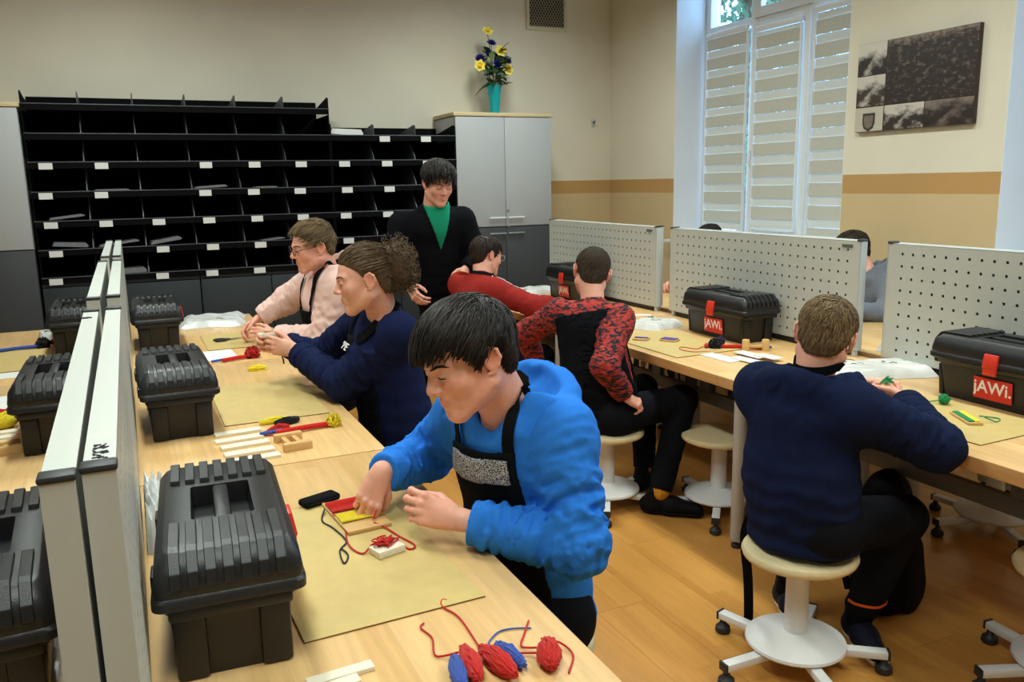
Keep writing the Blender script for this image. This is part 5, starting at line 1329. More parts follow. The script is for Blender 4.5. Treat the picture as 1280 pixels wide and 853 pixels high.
# girl in navy
def puff(c, B, sc):
    R = np.random.RandomState(21); out = []
    cen = A_(0, -0.128, 0.024); rad = A_(0.070, 0.070, 0.112)
    F = Field(c - 0.3, c + 0.3, 0.006)
    Bt = B
    F.el(c + B @ (cen * sc), rad * 0.78 * sc, B, 0.0); F.rc(c + B @ (A_(0, -0.09, 0.07) * sc), c + B @ (A_(0, -0.12, 0.05) * sc), 0.03, 0.045, 0.03)
    V, Q = F.mesh(1); out.append((V, Q, np.full(len(V), 0.3)))
    n = 750; v = R.normal(size=(n, 3)); v /= np.linalg.norm(v, axis=1, keepdims=True); p = cen + v * rad * R.uniform(0.55, 0.9, (n, 1))
    d = v * 0.5 + R.normal(size=(n, 3)) * 0.7 + A_(0, -0.2, -0.35); d /= np.linalg.norm(d, axis=1, keepdims=True); pts = [p]; ph = R.uniform(0, 6.3, n)
    for s in range(9):
        dd = d + 0.9 * np.stack([np.sin(ph + s * 1.5), np.cos(ph * 1.4 + s * 1.3), np.sin(ph * 0.6 + s * 1.7)], 1); dd /= np.linalg.norm(dd, axis=1, keepdims=True); p = p + dd * 0.0075
        k = np.sqrt((((p - cen) / (rad * 1.12)) ** 2).sum(1)); p = np.where((k > 1)[:, None], cen + (p - cen) / k[:, None], p); pts.append(p)
    out.append(strand_mesh(c + (np.stack(pts, 1) * sc) @ B.T, 0.0015, R)); return out
HL_GIRL = [(0, 0.066), (30, 0.062), (50, 0.050), (66, 0.034), (78, 0.008), (90, 0.012), (112, 0.010), (125, -0.030), (150, -0.060), (180, -0.066)]
p2 = person('girl in a navy sweatshirt with a curly brown ponytail holding a small wooden piece', PEOPLE, (0.86, 2.98, 0), dict(
    pel=(0.87, 2.99, 0.478), chest=(0.835, 2.96, 0.885), neck=(0.805, 2.915, 1.045), shL=(0.825, 2.79, 0.995), shR=(0.80, 3.10, 1.00),
    elL=(0.665, 2.97, 0.785), wrL=(0.545, 3.27, 0.872), elR=(0.68, 3.42, 0.80), wrR=(0.52, 3.38, 0.885), pside=(0, 1, 0),
    knL=(0.46, 2.88, 0.47), knR=(0.46, 3.10, 0.47), anL=(0.5, 2.88, 0.09), anR=(0.5, 3.12, 0.09), toeL=(-1, 0, 0), toeR=(-1, 0, 0),
    hp=(0.735, 2.86, 1.178), hf=(-0.965, 0.20, -0.14), hu=(-0.12, 0.02, 0.99), hs=1.0, hh=0.0030, nr=0.046, h=0.007, skin=SK2, topm=C_NAVY, trm=C_JEANS, shoem=C_SHOE, hem=0.06, loose=0.020, cuffL=0.88, cuffR=0.9, collar=0.012, ws=1.4,
    handL=dict(u=(-0.88, 0.25, 0.25), n=(0.25, 0.95, -0.1), ts=-1, bare=0.3, curls=((0.5, 0.8, 0.5), (0.6, 0.9, 0.5), (0.7, 1.0, 0.5), (0.8, 1.0, 0.6)), sc=0.9),
    handR=dict(u=(-0.9, -0.2, 0.2), n=(-0.1, -0.95, -0.1), ts=1, bare=0.3, curls=((0.5, 0.8, 0.5), (0.6, 0.9, 0.5), (0.7, 1.0, 0.5), (0.8, 1.0, 0.6)), sc=0.9),
    hairm=H_BROWN, hair=dict(tab=HL_GIRL, th=(0.006, 0.010), h=0.004, bump=0.001, strands=[dict(n=900, length=0.10, seed=5, whorl=(0, 0.16, 0.05), sweep=(0, -0.05, 0.03), grav=-0.05, rad=0.0017, curl=0.10)], extra=puff)))
ap = bib('apron', p2, C_BLACK, -0.05, 0.50, 0.13, 0.085, off=0.011, th=0.0048)
strap_loop(p2, 0.07, 0.49, C_BLACK, 0.040, off=0.008, up=0.02)
def chest_text(b, body, size, a_, s_, material, rot=0.0, off=0.02):
    pel = np.asarray(b.sp['pel'], float); p = pel + b.axis * a_ + b.side * s_ + b.front * 0.13
    p = b.TF.project(p[None], off)[0]; n = b.TF.grad(p[None])[0]
    x = nv(np.cross(b.axis, n)); y = np.cross(n, x); cr_, sr_ = math.cos(rot), math.sin(rot); x, y = x * cr_ + y * sr_, -x * sr_ + y * cr_
    m4 = Matrix(((x[0], y[0], n[0], p[0] - b.origin[0]), (x[1], y[1], n[1], p[1] - b.origin[1]), (x[2], y[2], n[2], p[2] - b.origin[2]), (0, 0, 0, 1)))
    o = text_mesh('print_lettering', body, size, material, b.root, (0, 0, 0), (0, 0, 0), 0.001, bold=0.0008); o.matrix_local = m4; return o
chest_text(p2, "'PE", 0.038, 0.445, -0.055, M_LABEL, -0.1)

# pupil in pink with glasses
HL_FADE = [(0, 0.066), (30, 0.062), (48, 0.048), (62, 0.032), (74, -0.002), (84, -0.010), (92, 0.014), (112, 0.014), (126, -0.026), (150, -0.056), (180, -0.062)]
p3 = person('pupil in a pale pink hoodie and glasses at the far left table', PEOPLE, (0.88, 4.12, 0), dict(
    pel=(0.90, 4.14, 0.48), chest=(0.875, 4.12, 0.905), neck=(0.862, 4.085, 1.092), shL=(0.885, 3.955, 1.03), shR=(0.84, 4.265, 1.03),
    elL=(0.80, 3.97, 0.775), wrL=(0.60, 4.12, 0.79), elR=(0.72, 4.40, 0.92), wrR=(0.575, 4.42, 0.835), pside=(0, 1, 0),
    knL=(0.48, 4.02, 0.47), knR=(0.48, 4.26, 0.47), anL=(0.5, 4.0, 0.09), anR=(0.5, 4.28, 0.09), toeL=(-1, 0, 0), toeR=(-1, 0, 0),
    hp=(0.800, 4.065, 1.216), hf=(-0.98, -0.08, -0.17), hu=(-0.15, -0.10, 0.98), hs=1.02, hh=0.0034, nr=0.048, h=0.008, skin=SK1, topm=C_PINK, trm=C_JEANS, shoem=C_SHOE, topname='hoodie', hood=dict(back=0.070, up=0.012, r=(0.125, 0.085, 0.07)), hem=0.05, collar=0.022, loose=0.024, ws=1.6,
    handL=dict(u=(-0.9, 0.3, 0.1), n=(0.2, 0.9, -0.3), ts=-1, bare=0.2), handR=dict(u=(-0.82, -0.1, -0.5), n=(0.1, -0.5, -0.8), ts=1, bare=0.2),
    hairm=H_DBLOND, hair=dict(tab=HL_FADE, th=(0.004, 0.014), h=0.004, bump=0.0006, captone=0.2, strands=[dict(n=700, length=0.07, seed=8, whorl=(0.02, -0.07, 0.08), sweep=(-0.0, 0.06, 0.02), grav=-0.05, rad=0.0020, zmin=0.035, lift=0.25)])))
ap = bib('apron', p3, C_BLACK, -0.05, 0.44, 0.13, 0.10, off=0.011, th=0.0052)
strap_loop(p3, 0.085, 0.43, C_BLACK, 0.03, off=0.008)
ribbon('print_motif', p3, [np.array(p3.sp['pel']) + p3.axis * q[0] + p3.side * q[1] + p3.front * 0.13 for q in ((0.25, -0.085), (0.21, -0.075), (0.17, -0.085))], 0.016, 0.018, C_YELL, parent=ap)
def glasses(b, material, lens_r=0.021):
    W = lambda *p: b.c + b.B @ (A_(*p) * b.sc) - b.origin
    bm = bmesh.new()
    for s in (-1, 1):
        ring = [W(s * 0.033 + lens_r * math.cos(t) * 1.1, 0.098, -0.002 + lens_r * 0.82 * math.sin(t)) for t in np.linspace(0, 2 * PI, 21)]
        add_tube(bm, ring, 0.0016, 6); add_tube(bm, [W(s * 0.056, 0.097, 0.006), W(s * 0.074, 0.082, 0.010), W(s * 0.078, 0.0, 0.012), W(s * 0.079, -0.02, 0.004)], 0.0018, 6)
    add_tube(bm, [W(-0.011, 0.099, 0.004), W(0, 0.103, 0.007), W(0.011, 0.099, 0.004)], 0.0016, 6)
    g = finish('glasses', bm, material, b.root, 60)
    for s in (-1, 1):
        bm = bmesh.new(); vs = [bm.verts.new(W(s * 0.033 + lens_r * math.cos(t) * 1.08, 0.098, -0.002 + lens_r * 0.8 * math.sin(t))) for t in np.linspace(0, 2 * PI, 20, endpoint=False)]; bm.faces.new(vs)
        finish('lens', bm, M_GLASS, g)
glasses(p3, mat('glasses_dark_red', srgb(70, 30, 40), 0.3, 0.5, noise=0.02))

# teacher
p9 = person('standing woman with short dark hair, black cardigan and green top', PEOPLE, (1.80, 5.16, 0), dict(
    pel=(1.81, 5.20, 0.90), chest=(1.785, 5.10, 1.20), neck=(1.775, 5.035, 1.372), shL=(1.965, 5.035, 1.275), shR=(1.56, 5.08, 1.255),
    elL=(2.05, 5.02, 1.03), wrL=(1.93, 4.93, 0.96), elR=(1.50, 5.06, 1.01), wrR=(1.548, 4.90, 0.885), pside=(1, 0, 0),
    knL=(1.90, 5.18, 0.48), knR=(1.72, 5.18, 0.48), anL=(1.90, 5.24, 0.09), anR=(1.71, 5.24, 0.09), toeL=(0.1, -1, 0), toeR=(-0.1, -1, 0),
    hp=(1.782, 4.965, 1.500), hf=(0.06, -0.955, -0.30), hu=(0.05, -0.30, 0.955), hs=1.06, hh=0.0036, nr=0.052, h=0.009, k=1.16, skin=SK3, topm=C_CARDI, trm=C_JEANS, shoem=C_SHOE, topname='cardigan', hem=0.12, collar=0.0, loose=0.018, belly=1.12,
    handL=dict(u=(-0.5, -0.6, -0.6), n=(-0.6, 0.3, -0.3), ts=-1, bare=0.25), handR=dict(u=(0.15, -0.75, -0.65), n=(0.9, 0.1, -0.2), ts=1, bare=0.25),
    hairm=H_BLACK, hair=dict(tab=HL_BOY, th=(0.016, 0.034), h=0.004, bump=0.0012, captone=0.1, strands=[dict(n=900, length=0.065, seed=31, whorl=(-0.02, -0.06, 0.10), sweep=(0.03, 0.03, 0), grav=0.15, rad=0.0024), dict(n=220, length=0.075, seed=32, whorl=(-0.03, -0.05, 0.10), sweep=(0.05, 0.05, 0.0), grav=0.3, rad=0.0024, zmin=0.04)])))
def vpanel(b, material, z_lo, z_hi, w_hi, name='green_top', off=0.006, th=0.0075):
    F = b.TF; X, Y, Z = F.ax[0][:, None, None], F.ax[1][None, :, None], F.ax[2][None, None, :]; pel = np.asarray(b.sp['pel'], float)
    dot = lambda v: (X - pel[0]) * v[0] + (Y - pel[1]) * v[1] + (Z - pel[2]) * v[2]
    a, s, f = dot(b.axis), dot(b.side), dot(b.front); s = s - a * float(b.axis @ b.side); t = (a - z_lo) / (z_hi - z_lo)
    d = np.maximum(np.maximum(np.maximum(np.abs(b.torso - off) - th, np.abs(s + 0.012) - w_hi * t), a - z_hi), 0.0 - f)
    V, Q = nets(d.astype(np.float32), F.lo, F.h, 1); np_mesh(name, [(V, Q)], b.origin, material, b.root)
vpanel(p9, C_GREEN, 0.24, 0.52, 0.09)

# pupil in red with glasses, seen from behind
p4 = person('pupil in a red sweatshirt and glasses seen from behind at the far right table', PEOPLE, (1.82, 4.5, 0), dict(
    pel=(1.79, 4.50, 0.478), chest=(1.83, 4.50, 0.80), neck=(1.885, 4.535, 0.955), shL=(1.80, 4.69, 0.905), shR=(1.885, 4.365, 0.895),
    elL=(2.0, 4.80, 0.76), wrL=(2.22, 4.74, 0.775), elR=(2.07, 4.24, 0.80), wrR=(2.27, 4.42, 0.785), pside=(0, -1, 0),
    knL=(2.2, 4.6, 0.47), knR=(2.2, 4.38, 0.47), anL=(2.16, 4.62, 0.09), anR=(2.16, 4.36, 0.09), toeL=(1, 0, 0), toeR=(1, 0, 0),
    hp=(1.932, 4.58, 1.075), hf=(0.96, 0.20, -0.20), hu=(0.17, 0.10, 0.98), hs=0.97, hh=0.004, h=0.009, skin=SK1, topm=C_RED, trm=C_JEANS, shoem=C_SHOE, hem=0.05, collar=0.012, loose=0.02,
    handL=dict(u=(0.9, -0.2, 0), n=(0, -0.4, -0.9), ts=-1, h=0.0034), handR=dict(u=(0.9, 0.2, 0), n=(0, 0.4, -0.9), ts=1, h=0.0034),
    hairm=H_DARK, hair=dict(tab=HL_SHORT, th=(0.008, 0.014), h=0.005, bump=0.001, strands=[dict(n=800, length=0.055, seed=41, grav=0.15, rad=0.0022)])))
nk = np.array(p4.sp['neck']); bx_ = p4
ribbon('collar_band', p4, [nk + p4.side * math.cos(t) * 0.066 + p4.front * math.sin(t) * 0.06 + p4.axis * 0.016 for t in np.linspace(0, 2 * PI, 13)], 0.022, 0.003, C_BLACK)
sR, eR, wR_ = [np.array(p4.sp[q]) for q in ('shR', 'elR', 'wrR')]
ribbon('sleeve_piping', p4, [nk + p4.side * 0.075 + A_(0.02, 0, 0.02), sR + A_(0.05, 0.03, 0.07), lerp(sR, eR, 0.5) + A_(0.06, 0.02, 0.06), eR + A_(0.06, 0.03, 0.05)], 0.012, 0.003, M_WHITEINK)
glasses(p4, M_CHROME)

# pupil with red patterned sleeves, back turned
p5 = person('short-haired pupil with red and black patterned sleeves and black apron, back turned', PEOPLE, (1.92, 3.2, 0), dict(
    pel=(1.92, 3.20, 0.455), chest=(1.895, 3.27, 0.78), neck=(1.925, 3.315, 0.945), shL=(1.79, 3.375, 0.905), shR=(1.985, 3.175, 0.885),
    elL=(1.745, 3.66, 0.765), wrL=(1.83, 3.72, 0.60), elR=(1.815, 3.02, 0.715), wrR=(1.93, 3.035, 0.562), pside=(0.1, -1, 0),
    knL=(2.24, 3.36, 0.49), knR=(2.265, 3.07, 0.495), anL=(2.20, 3.28, 0.10), anR=(2.085, 2.985, 0.10), toeL=(0.8, 0.3, 0), toeR=(0.75, -0.65, 0),
    hp=(1.955, 3.375, 1.078), hf=(0.36, 0.88, -0.30), hu=(0.29, 0.19, 0.935), hs=1.0, hh=0.0036, h=0.0075, skin=SK1, topm=C_CAMO, trm=C_JEANS, shoem=C_SHOE, hem=0.06, collar=0.008, loose=0.017, foot=1.15, topname='patterned_sweater',
    handL=dict(u=(0.4, 0.2, -0.8), n=(0.5, 0.5, 0.3), ts=-1, h=0.003), handR=dict(u=(0.75, -0.2, -0.45), n=(-0.3, 0.5, -0.7), ts=1, bare=0.2, h=0.0026, curls=((0.7, 1.0, 0.6),) * 4, sc=0.86),
    hairm=H_SHORTB, hair=dict(tab=HL_SHORT, th=(0.004, 0.008), h=0.004, bump=0.0006, captone=0.4, strands=[dict(n=2600, length=0.024, seed=51, grav=0.1, rad=0.0012, steps=3)])))
def vest(b, material, z_lo, z_hi, w, off=0.010, th=0.0052, name='apron', back=True):
    F = b.TF; X, Y, Z = F.ax[0][:, None, None], F.ax[1][None, :, None], F.ax[2][None, None, :]; pel = np.asarray(b.sp['pel'], float)
    dot = lambda v: (X - pel[0]) * v[0] + (Y - pel[1]) * v[1] + (Z - pel[2]) * v[2]
    a, s = dot(b.axis), dot(b.side); s = s - a * float(b.axis @ b.side); t = np.clip((a - z_lo) / (z_hi - z_lo), 0, 1)
    d = np.maximum(np.maximum(np.maximum(np.abs(b.torso - off) - th, np.abs(s) - (w + 0.06 * (1 - t))), a - z_hi), z_lo - a)
    V, Q = nets(d.astype(np.float32), F.lo, F.h, 1); np_mesh(name, [(V, Q)], b.origin, material, b.root)
vest(p5, C_BLACK, -0.08, 0.47, 0.125)
an_ = np.array(p5.sp['anR']); kR_ = np.array(p5.sp['knR'])
F = Field(an_ - 0.15, an_ + 0.15, 0.006); F.rc(an_ + (kR_ - an_) * 0.01, an_ + (kR_ - an_) * 0.22, 0.043, 0.045, 0.0); V, Q = F.mesh(1); np_mesh('sock', [(V, Q)], p5.origin, mat('yellow_sock_knit', srgb(196, 132, 40), 0.9, 0.1, noise=0.35, nscale=70), p5.root)

# pupil in plain navy, back turned, nearest right
p6 = person('light brown haired pupil in a plain navy hoodie sitting with his back turned, nearest right', PEOPLE, (1.77, 1.8, 0), dict(
    pel=(1.775, 1.795, 0.485), chest=(1.765, 1.805, 0.77), neck=(1.803, 1.805, 0.935), shL=(1.735, 1.955, 0.862), shR=(1.815, 1.655, 0.855),
    elL=(2.00, 2.10, 0.745), wrL=(2.24, 2.005, 0.800), elR=(2.03, 1.555, 0.740), wrR=(2.185, 1.800, 0.796), pside=(0.1, -1, 0),
    knL=(2.10, 1.98, 0.45), knR=(2.12, 1.72, 0.45), anL=(1.985, 2.06, 0.10), anR=(2.045, 1.80, 0.10), toeL=(-0.35, -0.9, 0), toeR=(-0.35, -0.9, 0),
    hp=(1.842, 1.808, 1.036), hf=(0.74, 0.62, -0.30), hu=(0.30, 0.05, 0.953), hs=0.98, hh=0.0032, h=0.006, skin=SK1, topm=C_NAVY2, trm=C_JEANS, shoem=fabric('navy_shoe', srgb(26, 30, 44), 0.1, sheen=0.0, rough=0.5), solem=C_SOLE, hem=0.075, collar=0.0, loose=0.026, topname='hoodie', hood=dict(back=0.075, up=-0.03, r=(0.125, 0.055, 0.06), edges=False), foot=0.92, tw=1.4, belly=1.08,
    handL=dict(u=(0.55, -0.75, 0.12), n=(-0.45, -0.5, -0.6), ts=-1, bare=0.2, h=0.0026, sc=0.86, curls=((0.6, 0.8, 0.4),) * 4), handR=dict(u=(0.05, 0.88, 0.30), n=(-0.75, 0.1, -0.45), ts=1, bare=0.2, h=0.0024, sc=0.86, curls=((0.7, 1.0, 0.6),) * 4, thumb=((0.6, 0.6, 0.5), (0.8, 0.1, 0.5), (0.9, -0.1, 0.3))),
    hairm=H_LBROWN, hair=dict(tab=HL_SHORT, th=(0.007, 0.013), h=0.0036, bump=0.0008, captone=0.35, strands=[dict(n=2300, length=0.046, seed=61, whorl=(0.012, -0.075, 0.088), grav=0.18, rad=0.0017, steps=5)])))
nk = np.array(p6.sp['neck'])
ribbon('apron_strap', p6, [nk + p6.side * math.cos(t) * 0.064 + p6.front * math.sin(t) * 0.06 + p6.axis * (0.026 + 0.012 * math.sin(t)) for t in np.linspace(PI * 0.8, PI * 2.2, 14)], 0.028, 0.004, C_BLACK, F=p6.HF)
for s_ in 'LR':
    a_n = np.array(p6.sp['an' + s_]); k_n = np.array(p6.sp['kn' + s_]); F = Field(a_n - 0.15, a_n + 0.2, 0.007)
    ax_ = nv(k_n - a_n); F.rc(a_n - A_(0, 0, 0.02), a_n + ax_ * 0.05, 0.041, 0.042, 0.0); V, Q = F.mesh(1); np_mesh('sock', [(V, Q)], p6.origin, C_BLACK, p6.root)
ribbon('orange_stripe', p6, [a_n + ax_ * 0.06 + A_(math.cos(t), math.sin(t), 0) * 0.06 for t in np.linspace(PI * 0.9, PI * 1.75, 8)], 0.008, 0.002, mat('orange_trim', srgb(226, 98, 40), 0.7, 0.2, noise=0.03), F=p6.PF)

# pupils behind the right pegboards
p8 = person('pupil in a grey hoodie half hidden behind the middle right pegboard', PEOPLE, (3.9, 3.45, 0), dict(
    pel=(3.90, 3.46, 0.478), chest=(3.86, 3.46, 0.80), neck=(3.82, 3.475, 0.955), shL=(3.85, 3.31, 0.90), shR=(3.84, 3.63, 0.90), elL=(3.74, 3.24, 0.76), wrL=(3.55, 3.34, 0.775), elR=(3.7, 3.7, 0.76), wrR=(3.52, 3.6, 0.775), pside=(0, 1, 0),
    knL=(3.5, 3.35, 0.47), knR=(3.5, 3.58, 0.47), anL=(3.54, 3.33, 0.09), anR=(3.54, 3.6, 0.09), toeL=(-1, 0, 0), toeR=(-1, 0, 0), hp=(3.765, 3.535, 1.068), hf=(-0.95, 0.1, -0.35), hu=(-0.33, 0, 0.94), hs=0.98, hh=0.005, h=0.01, skin=SK1, topm=C_GREY, trm=C_JEANS, shoem=C_SHOE, topname='hoodie', hood=True, hem=0.05,
    handL=dict(u=(-0.9, 0.2, 0), n=(0, 0.4, -0.9), ts=-1, h=0.004), handR=dict(u=(-0.9, -0.2, 0), n=(0, -0.4, -0.9), ts=1, h=0.004), hairm=H_DARK, hair=dict(tab=HL_SHORT, th=(0.010, 0.018), h=0.005, strands=[dict(n=600, length=0.06, seed=81, rad=0.0022)])))
p7 = person('pupil hidden behind the middle right pegboard with only dark hair showing', PEOPLE, (3.9, 4.78, 0), dict(
    pel=(3.90, 4.78, 0.478), chest=(3.86, 4.78, 0.80), neck=(3.81, 4.79, 0.955), shL=(3.85, 4.63, 0.90), shR=(3.84, 4.94, 0.90), elL=(3.72, 4.66, 0.76), wrL=(3.56, 4.82, 0.775), elR=(3.7, 5.0, 0.76), wrR=(3.52, 4.9, 0.775), pside=(0, 1, 0),
    knL=(3.5, 4.7, 0.47), knR=(3.5, 4.9, 0.47), anL=(3.54, 4.7, 0.09), anR=(3.54, 4.9, 0.09), toeL=(-1, 0, 0), toeR=(-1, 0, 0), hp=(3.755, 4.82, 1.062), hf=(-0.95, 0.0, -0.35), hu=(-0.33, 0, 0.94), hs=0.98, hh=0.005, h=0.01, skin=SK1, topm=C_NAVY2, trm=C_JEANS, shoem=C_SHOE, hem=0.05,
    handL=dict(u=(-0.9, 0.2, 0), n=(0, 0.4, -0.9), ts=-1, h=0.004), handR=dict(u=(-0.9, -0.2, 0), n=(0, -0.4, -0.9), ts=1, h=0.004), hairm=H_BLACK, hair=dict(tab=HL_SHORT, th=(0.008, 0.014), h=0.005, strands=[dict(n=600, length=0.05, seed=71, rad=0.0022)])))
# ------------------------------------------------------------------ small things on the tables
T0 = TZ
def board(name, x0, x1, y0, y1, label, rz=0.0, th=0.004, m=None, cat='mat', z=T0):
    cx, cy = (x0 + x1) / 2, (y0 + y1) / 2
    bm = bmesh.new(); add_box(bm, (0, 0, th / 2), (x1 - x0, y1 - y0, th), bevel=0.0008, seg=1)
    o = finish(name, bm, [m or M_HARDBOARD, M_HBEDGE], None, None, (cx, cy, z), (0, 0, rz))
    for p in o.data.polygons:
        if abs(p.normal.z) < 0.5: p.material_index = 1
    return tag(o, label, cat, 'hardboard mats on the tables' if cat == 'mat' else None)
board('work_mat', 0.20, 0.548, 1.365, 1.985, 'hardboard mat under the hands of the pupil in blue', 0.035)
board('work_mat', 0.231, 0.583, 2.835, 3.43, 'bare hardboard mat in front of the girl in navy', 0.0)
board('work_mat', 0.30, 0.60, 4.26, 4.72, 'hardboard mat in front of the pupil in pink', 0.0)
board('work_mat', 2.172, 2.53, 3.0, 3.61, 'hardboard mat along the edge of the middle right table', 0.01)
board('work_mat', 2.205, 2.565, 1.555, 2.13, 'hardboard mat in front of the pupil in plain navy', 0.02)
board('work_mat', -0.70, -0.42, 2.75, 3.35, 'hardboard mat at the left edge beyond the divider panels', 0.0)
board('work_mat', -0.66, -0.40, 4.2, 4.75, 'far hardboard mat left of the divider panels', 0.0)
board('plywood_sheet', 0.27, 0.412, 4.0, 4.25, 'white sheet of paper beside the red yarn, far left table', 0.05, 0.0015, M_PAPER, 'paper')
board('plywood_sheet', -0.60, -0.45, 4.06, 4.19, 'white sheet at the left edge beyond the divider', 0.05, 0.0015, M_PAPER, 'paper').name = 'paper_sheet'
board('paper_sheet', -0.66, -0.44, 3.42, 3.68, 'grey-white folder at the left edge by the middle toolbox', 0.1, 0.004, M_PAPER, 'paper')
bpy.data.objects['plywood_sheet'].name = 'paper_sheet'
M_PALE = mat('pale_basswood', srgb(232, 222, 198), 0.6, 0.3, noise=0.04, nscale=20, stretch=(1, 12, 12)); M_PINE = mat('pine_block', srgb(214, 172, 112), 0.55, 0.3, noise=0.08, nscale=15, stretch=(1, 10, 10))
def stick(x, y, ln, wd, th, rz, label, m=None, z=T0, group='pale wooden strips'):
    bm = bmesh.new(); add_box(bm, (0, 0, th / 2), (ln, wd, th), bevel=0.001, seg=1)
    return tag(finish('wooden_strip', bm, m or M_PALE, None, None, (x, y, z), (0, 0, rz)), label, 'wood strip', group)
for i, (y, x) in enumerate(((2.735, 0.262), (2.655, 0.255), (2.585, 0.265), (2.505, 0.268), (2.435, 0.275))):
    stick(x, y, 0.145, 0.036, 0.009, 0.05 + 0.015 * (i % 3), ('farthest', 'second', 'middle', 'fourth', 'nearest')[i] + ' of the five white wooden strips behind the near toolbox')
stick(0.245, 1.235, 0.11, 0.024, 0.008, 0.06, 'upper white strip at the bottom edge by the near toolbox'); stick(0.215, 1.205, 0.11, 0.024, 0.008, 0.1, 'lower white strip at the bottom edge by the near toolbox')
for i, (x, y) in enumerate(((-0.41, 2.965), (-0.42, 3.035), (-0.44, 3.1))): stick(x, y, 0.13, 0.04, 0.01, 0.05, ('near', 'middle', 'far')[i] + ' white strip left of the middle left toolbox')
# paper strips on the middle right table
for i, (x, y, l, w_, r) in enumerate(((2.345, 2.905, 0.20, 0.075, -0.55), (2.40, 2.795, 0.15, 0.06, -0.5), (2.475, 2.86, 0.16, 0.06, -0.6), (2.50, 2.775, 0.12, 0.06, -0.5))):
    stick(x, y, l, w_, 0.004, r + PI / 2 + 0.6, ('leftmost', 'nearest', 'farthest', 'rightmost')[i] + ' white card strip on the middle right table', M_PAPER, z=T0 + 0.0042 * i, group='white card strips')
# little wooden frame made of bars and blocks
wf = empty('wooden_frame_block', (0.40, 2.525, T0), 0.1, 'small pine block frame beside the white strips', 'wood block')
for y in (0.055, -0.055): obox('bar', (0, y, 0.0125), (0.085, 0.022, 0.025), M_PINE, wf, 0.001)
for x in (-0.018, 0.014): obox('cross_block', (x, 0, 0.009), (0.014, 0.09, 0.018), M_PINE, wf, 0.001)
wf2 = empty('wooden_frame_block', (-0.40, 2.87, T0), 0.3, 'pine block frame left of the divider panels', 'wood block')
for y in (0.03, -0.03): obox('bar', (0, y, 0.014), (0.08, 0.02, 0.028), M_PINE, wf2, 0.001)
obox('cross_block', (0, 0, 0.01), (0.014, 0.05, 0.02), M_PINE, wf2, 0.001)
ws = empty('peg_stand', (2.585, 2.955, T0), -0.5, 'pine stand with two round pegs in front of the middle toolbox', 'wood block')
for x in (-0.045, 0.045):
    bm = bmesh.new(); add_lathe(bm, [(0, 0), (0.017, 0), (0.017, 0.05), (0.015, 0.053), (0, 0.053)], 18, x, 0); finish('peg', bm, M_PINE, ws, 40)
obox('rail', (0, 0, 0.02), (0.075, 0.012, 0.012), M_PINE, ws, 0.001)

# yarn
def yarn(name, col): return mat(name, col, 0.9, 0.1, noise=0.12, nscale=300, bump=0.6, bscale=900, sheen=0.2)
Y_RED = yarn('yarn_red', srgb(206, 36, 26)); Y_BLUE = yarn('yarn_blue', srgb(62, 92, 178)); Y_YEL = yarn('yarn_yellow', srgb(250, 226, 50)); Y_BLK = yarn('yarn_black', srgb(20, 20, 26)); Y_GRN = yarn('yarn_green', srgb(20, 140, 78)); Y_PUR = yarn('yarn_purple', srgb(96, 78, 160)); Y_NAVY = yarn('yarn_dark_purple', srgb(38, 30, 58))
def skein_mesh(c, ln, r, rz, turns, seed, tilt=0.0, yr=0.0022, pinch=0.35):
    """yarn wound lengthwise into a bobbin: strands looping end to end round a spindle"""
    R = random.Random(seed); pts = []
    N = turns * 14
    for i in range(N):
        t = i / 14 * 2 * PI; u = math.cos(t) * ln / 2; ph = i / 14 * 2.399 + 0.25 * math.sin(t)
        rr = r * (pinch + (1 - pinch) * math.cos(u / ln * PI) ** 1.0) * (0.8 + 0.2 * R.random())
        sgn = 1 if math.sin(t) > 0 else -1
        pts.append(Vector((u + R.gauss(0, 0.002), rr * math.cos(ph) * sgn + R.gauss(0, 0.0012), rr * math.sin(ph) * sgn + R.gauss(0, 0.0012))))
    q = Euler((0, -tilt, rz)).to_matrix(); out = [Vector(c) + q @ p for p in pts]
    return out
def skein(label, c, ln, r, rz, m, seed, tails=(), turns=30, group='bobbins of yarn', yr=0.0022):
    r = r * 0.95
    root = empty('yarn_bobbin', c, 0, label, 'yarn', group)
    pts = [p - Vector(c) for p in skein_mesh(c, ln, r, rz, turns, seed, yr=yr)]
    pts = [Vector((p.x, p.y, max(p.z, yr - 0.0005 - (c[2] - T0)))) for p in pts]
    otube('winding', pts, yr, m, root, 5)
    bm = bmesh.new(); q = Euler((0, 0, rz)).to_matrix()
    add_tube(bm, [q @ Vector((x * ln / 2, 0, 0)) for x in (-0.9, -0.5, 0, 0.5, 0.9)], [r * 0.2, r * 0.5, r * 0.62, r * 0.5, r * 0.2], 10); finish('core', bm, m, root, 60)
    for tl in tails: otube('loose_end', spline([Vector(p) - Vector(c) for p in tl], 6), yr * 0.9, m, root, 5)
    return root
zt_ = T0 + 0.003
skein('blue bobbin at the bottom edge, leftmost', (0.413, 1.14, T0 + 0.015), 0.085, 0.014, 1.35, Y_BLUE, 1, yr=0.0018)
skein('red bobbin beside the leftmost blue one with a bent loose end', (0.440, 1.152, T0 + 0.017), 0.09, 0.017, 1.45, Y_RED, 2, [[(0.437, 1.2, T0 + 0.01), (0.403, 1.218, zt_), (0.416, 1.274, zt_), (0.409, 1.315, zt_), (0.419, 1.328, zt_)]])
skein('red bobbin with a long straight loose end on the near table', (0.482, 1.138, T0 + 0.017), 0.095, 0.018, 1.75, Y_RED, 3, [[(0.474, 1.185, T0 + 0.01), (0.479, 1.208, zt_), (0.484, 1.315, zt_), (0.470, 1.37, zt_), (0.479, 1.394, zt_), (0.486, 1.388, zt_)]])
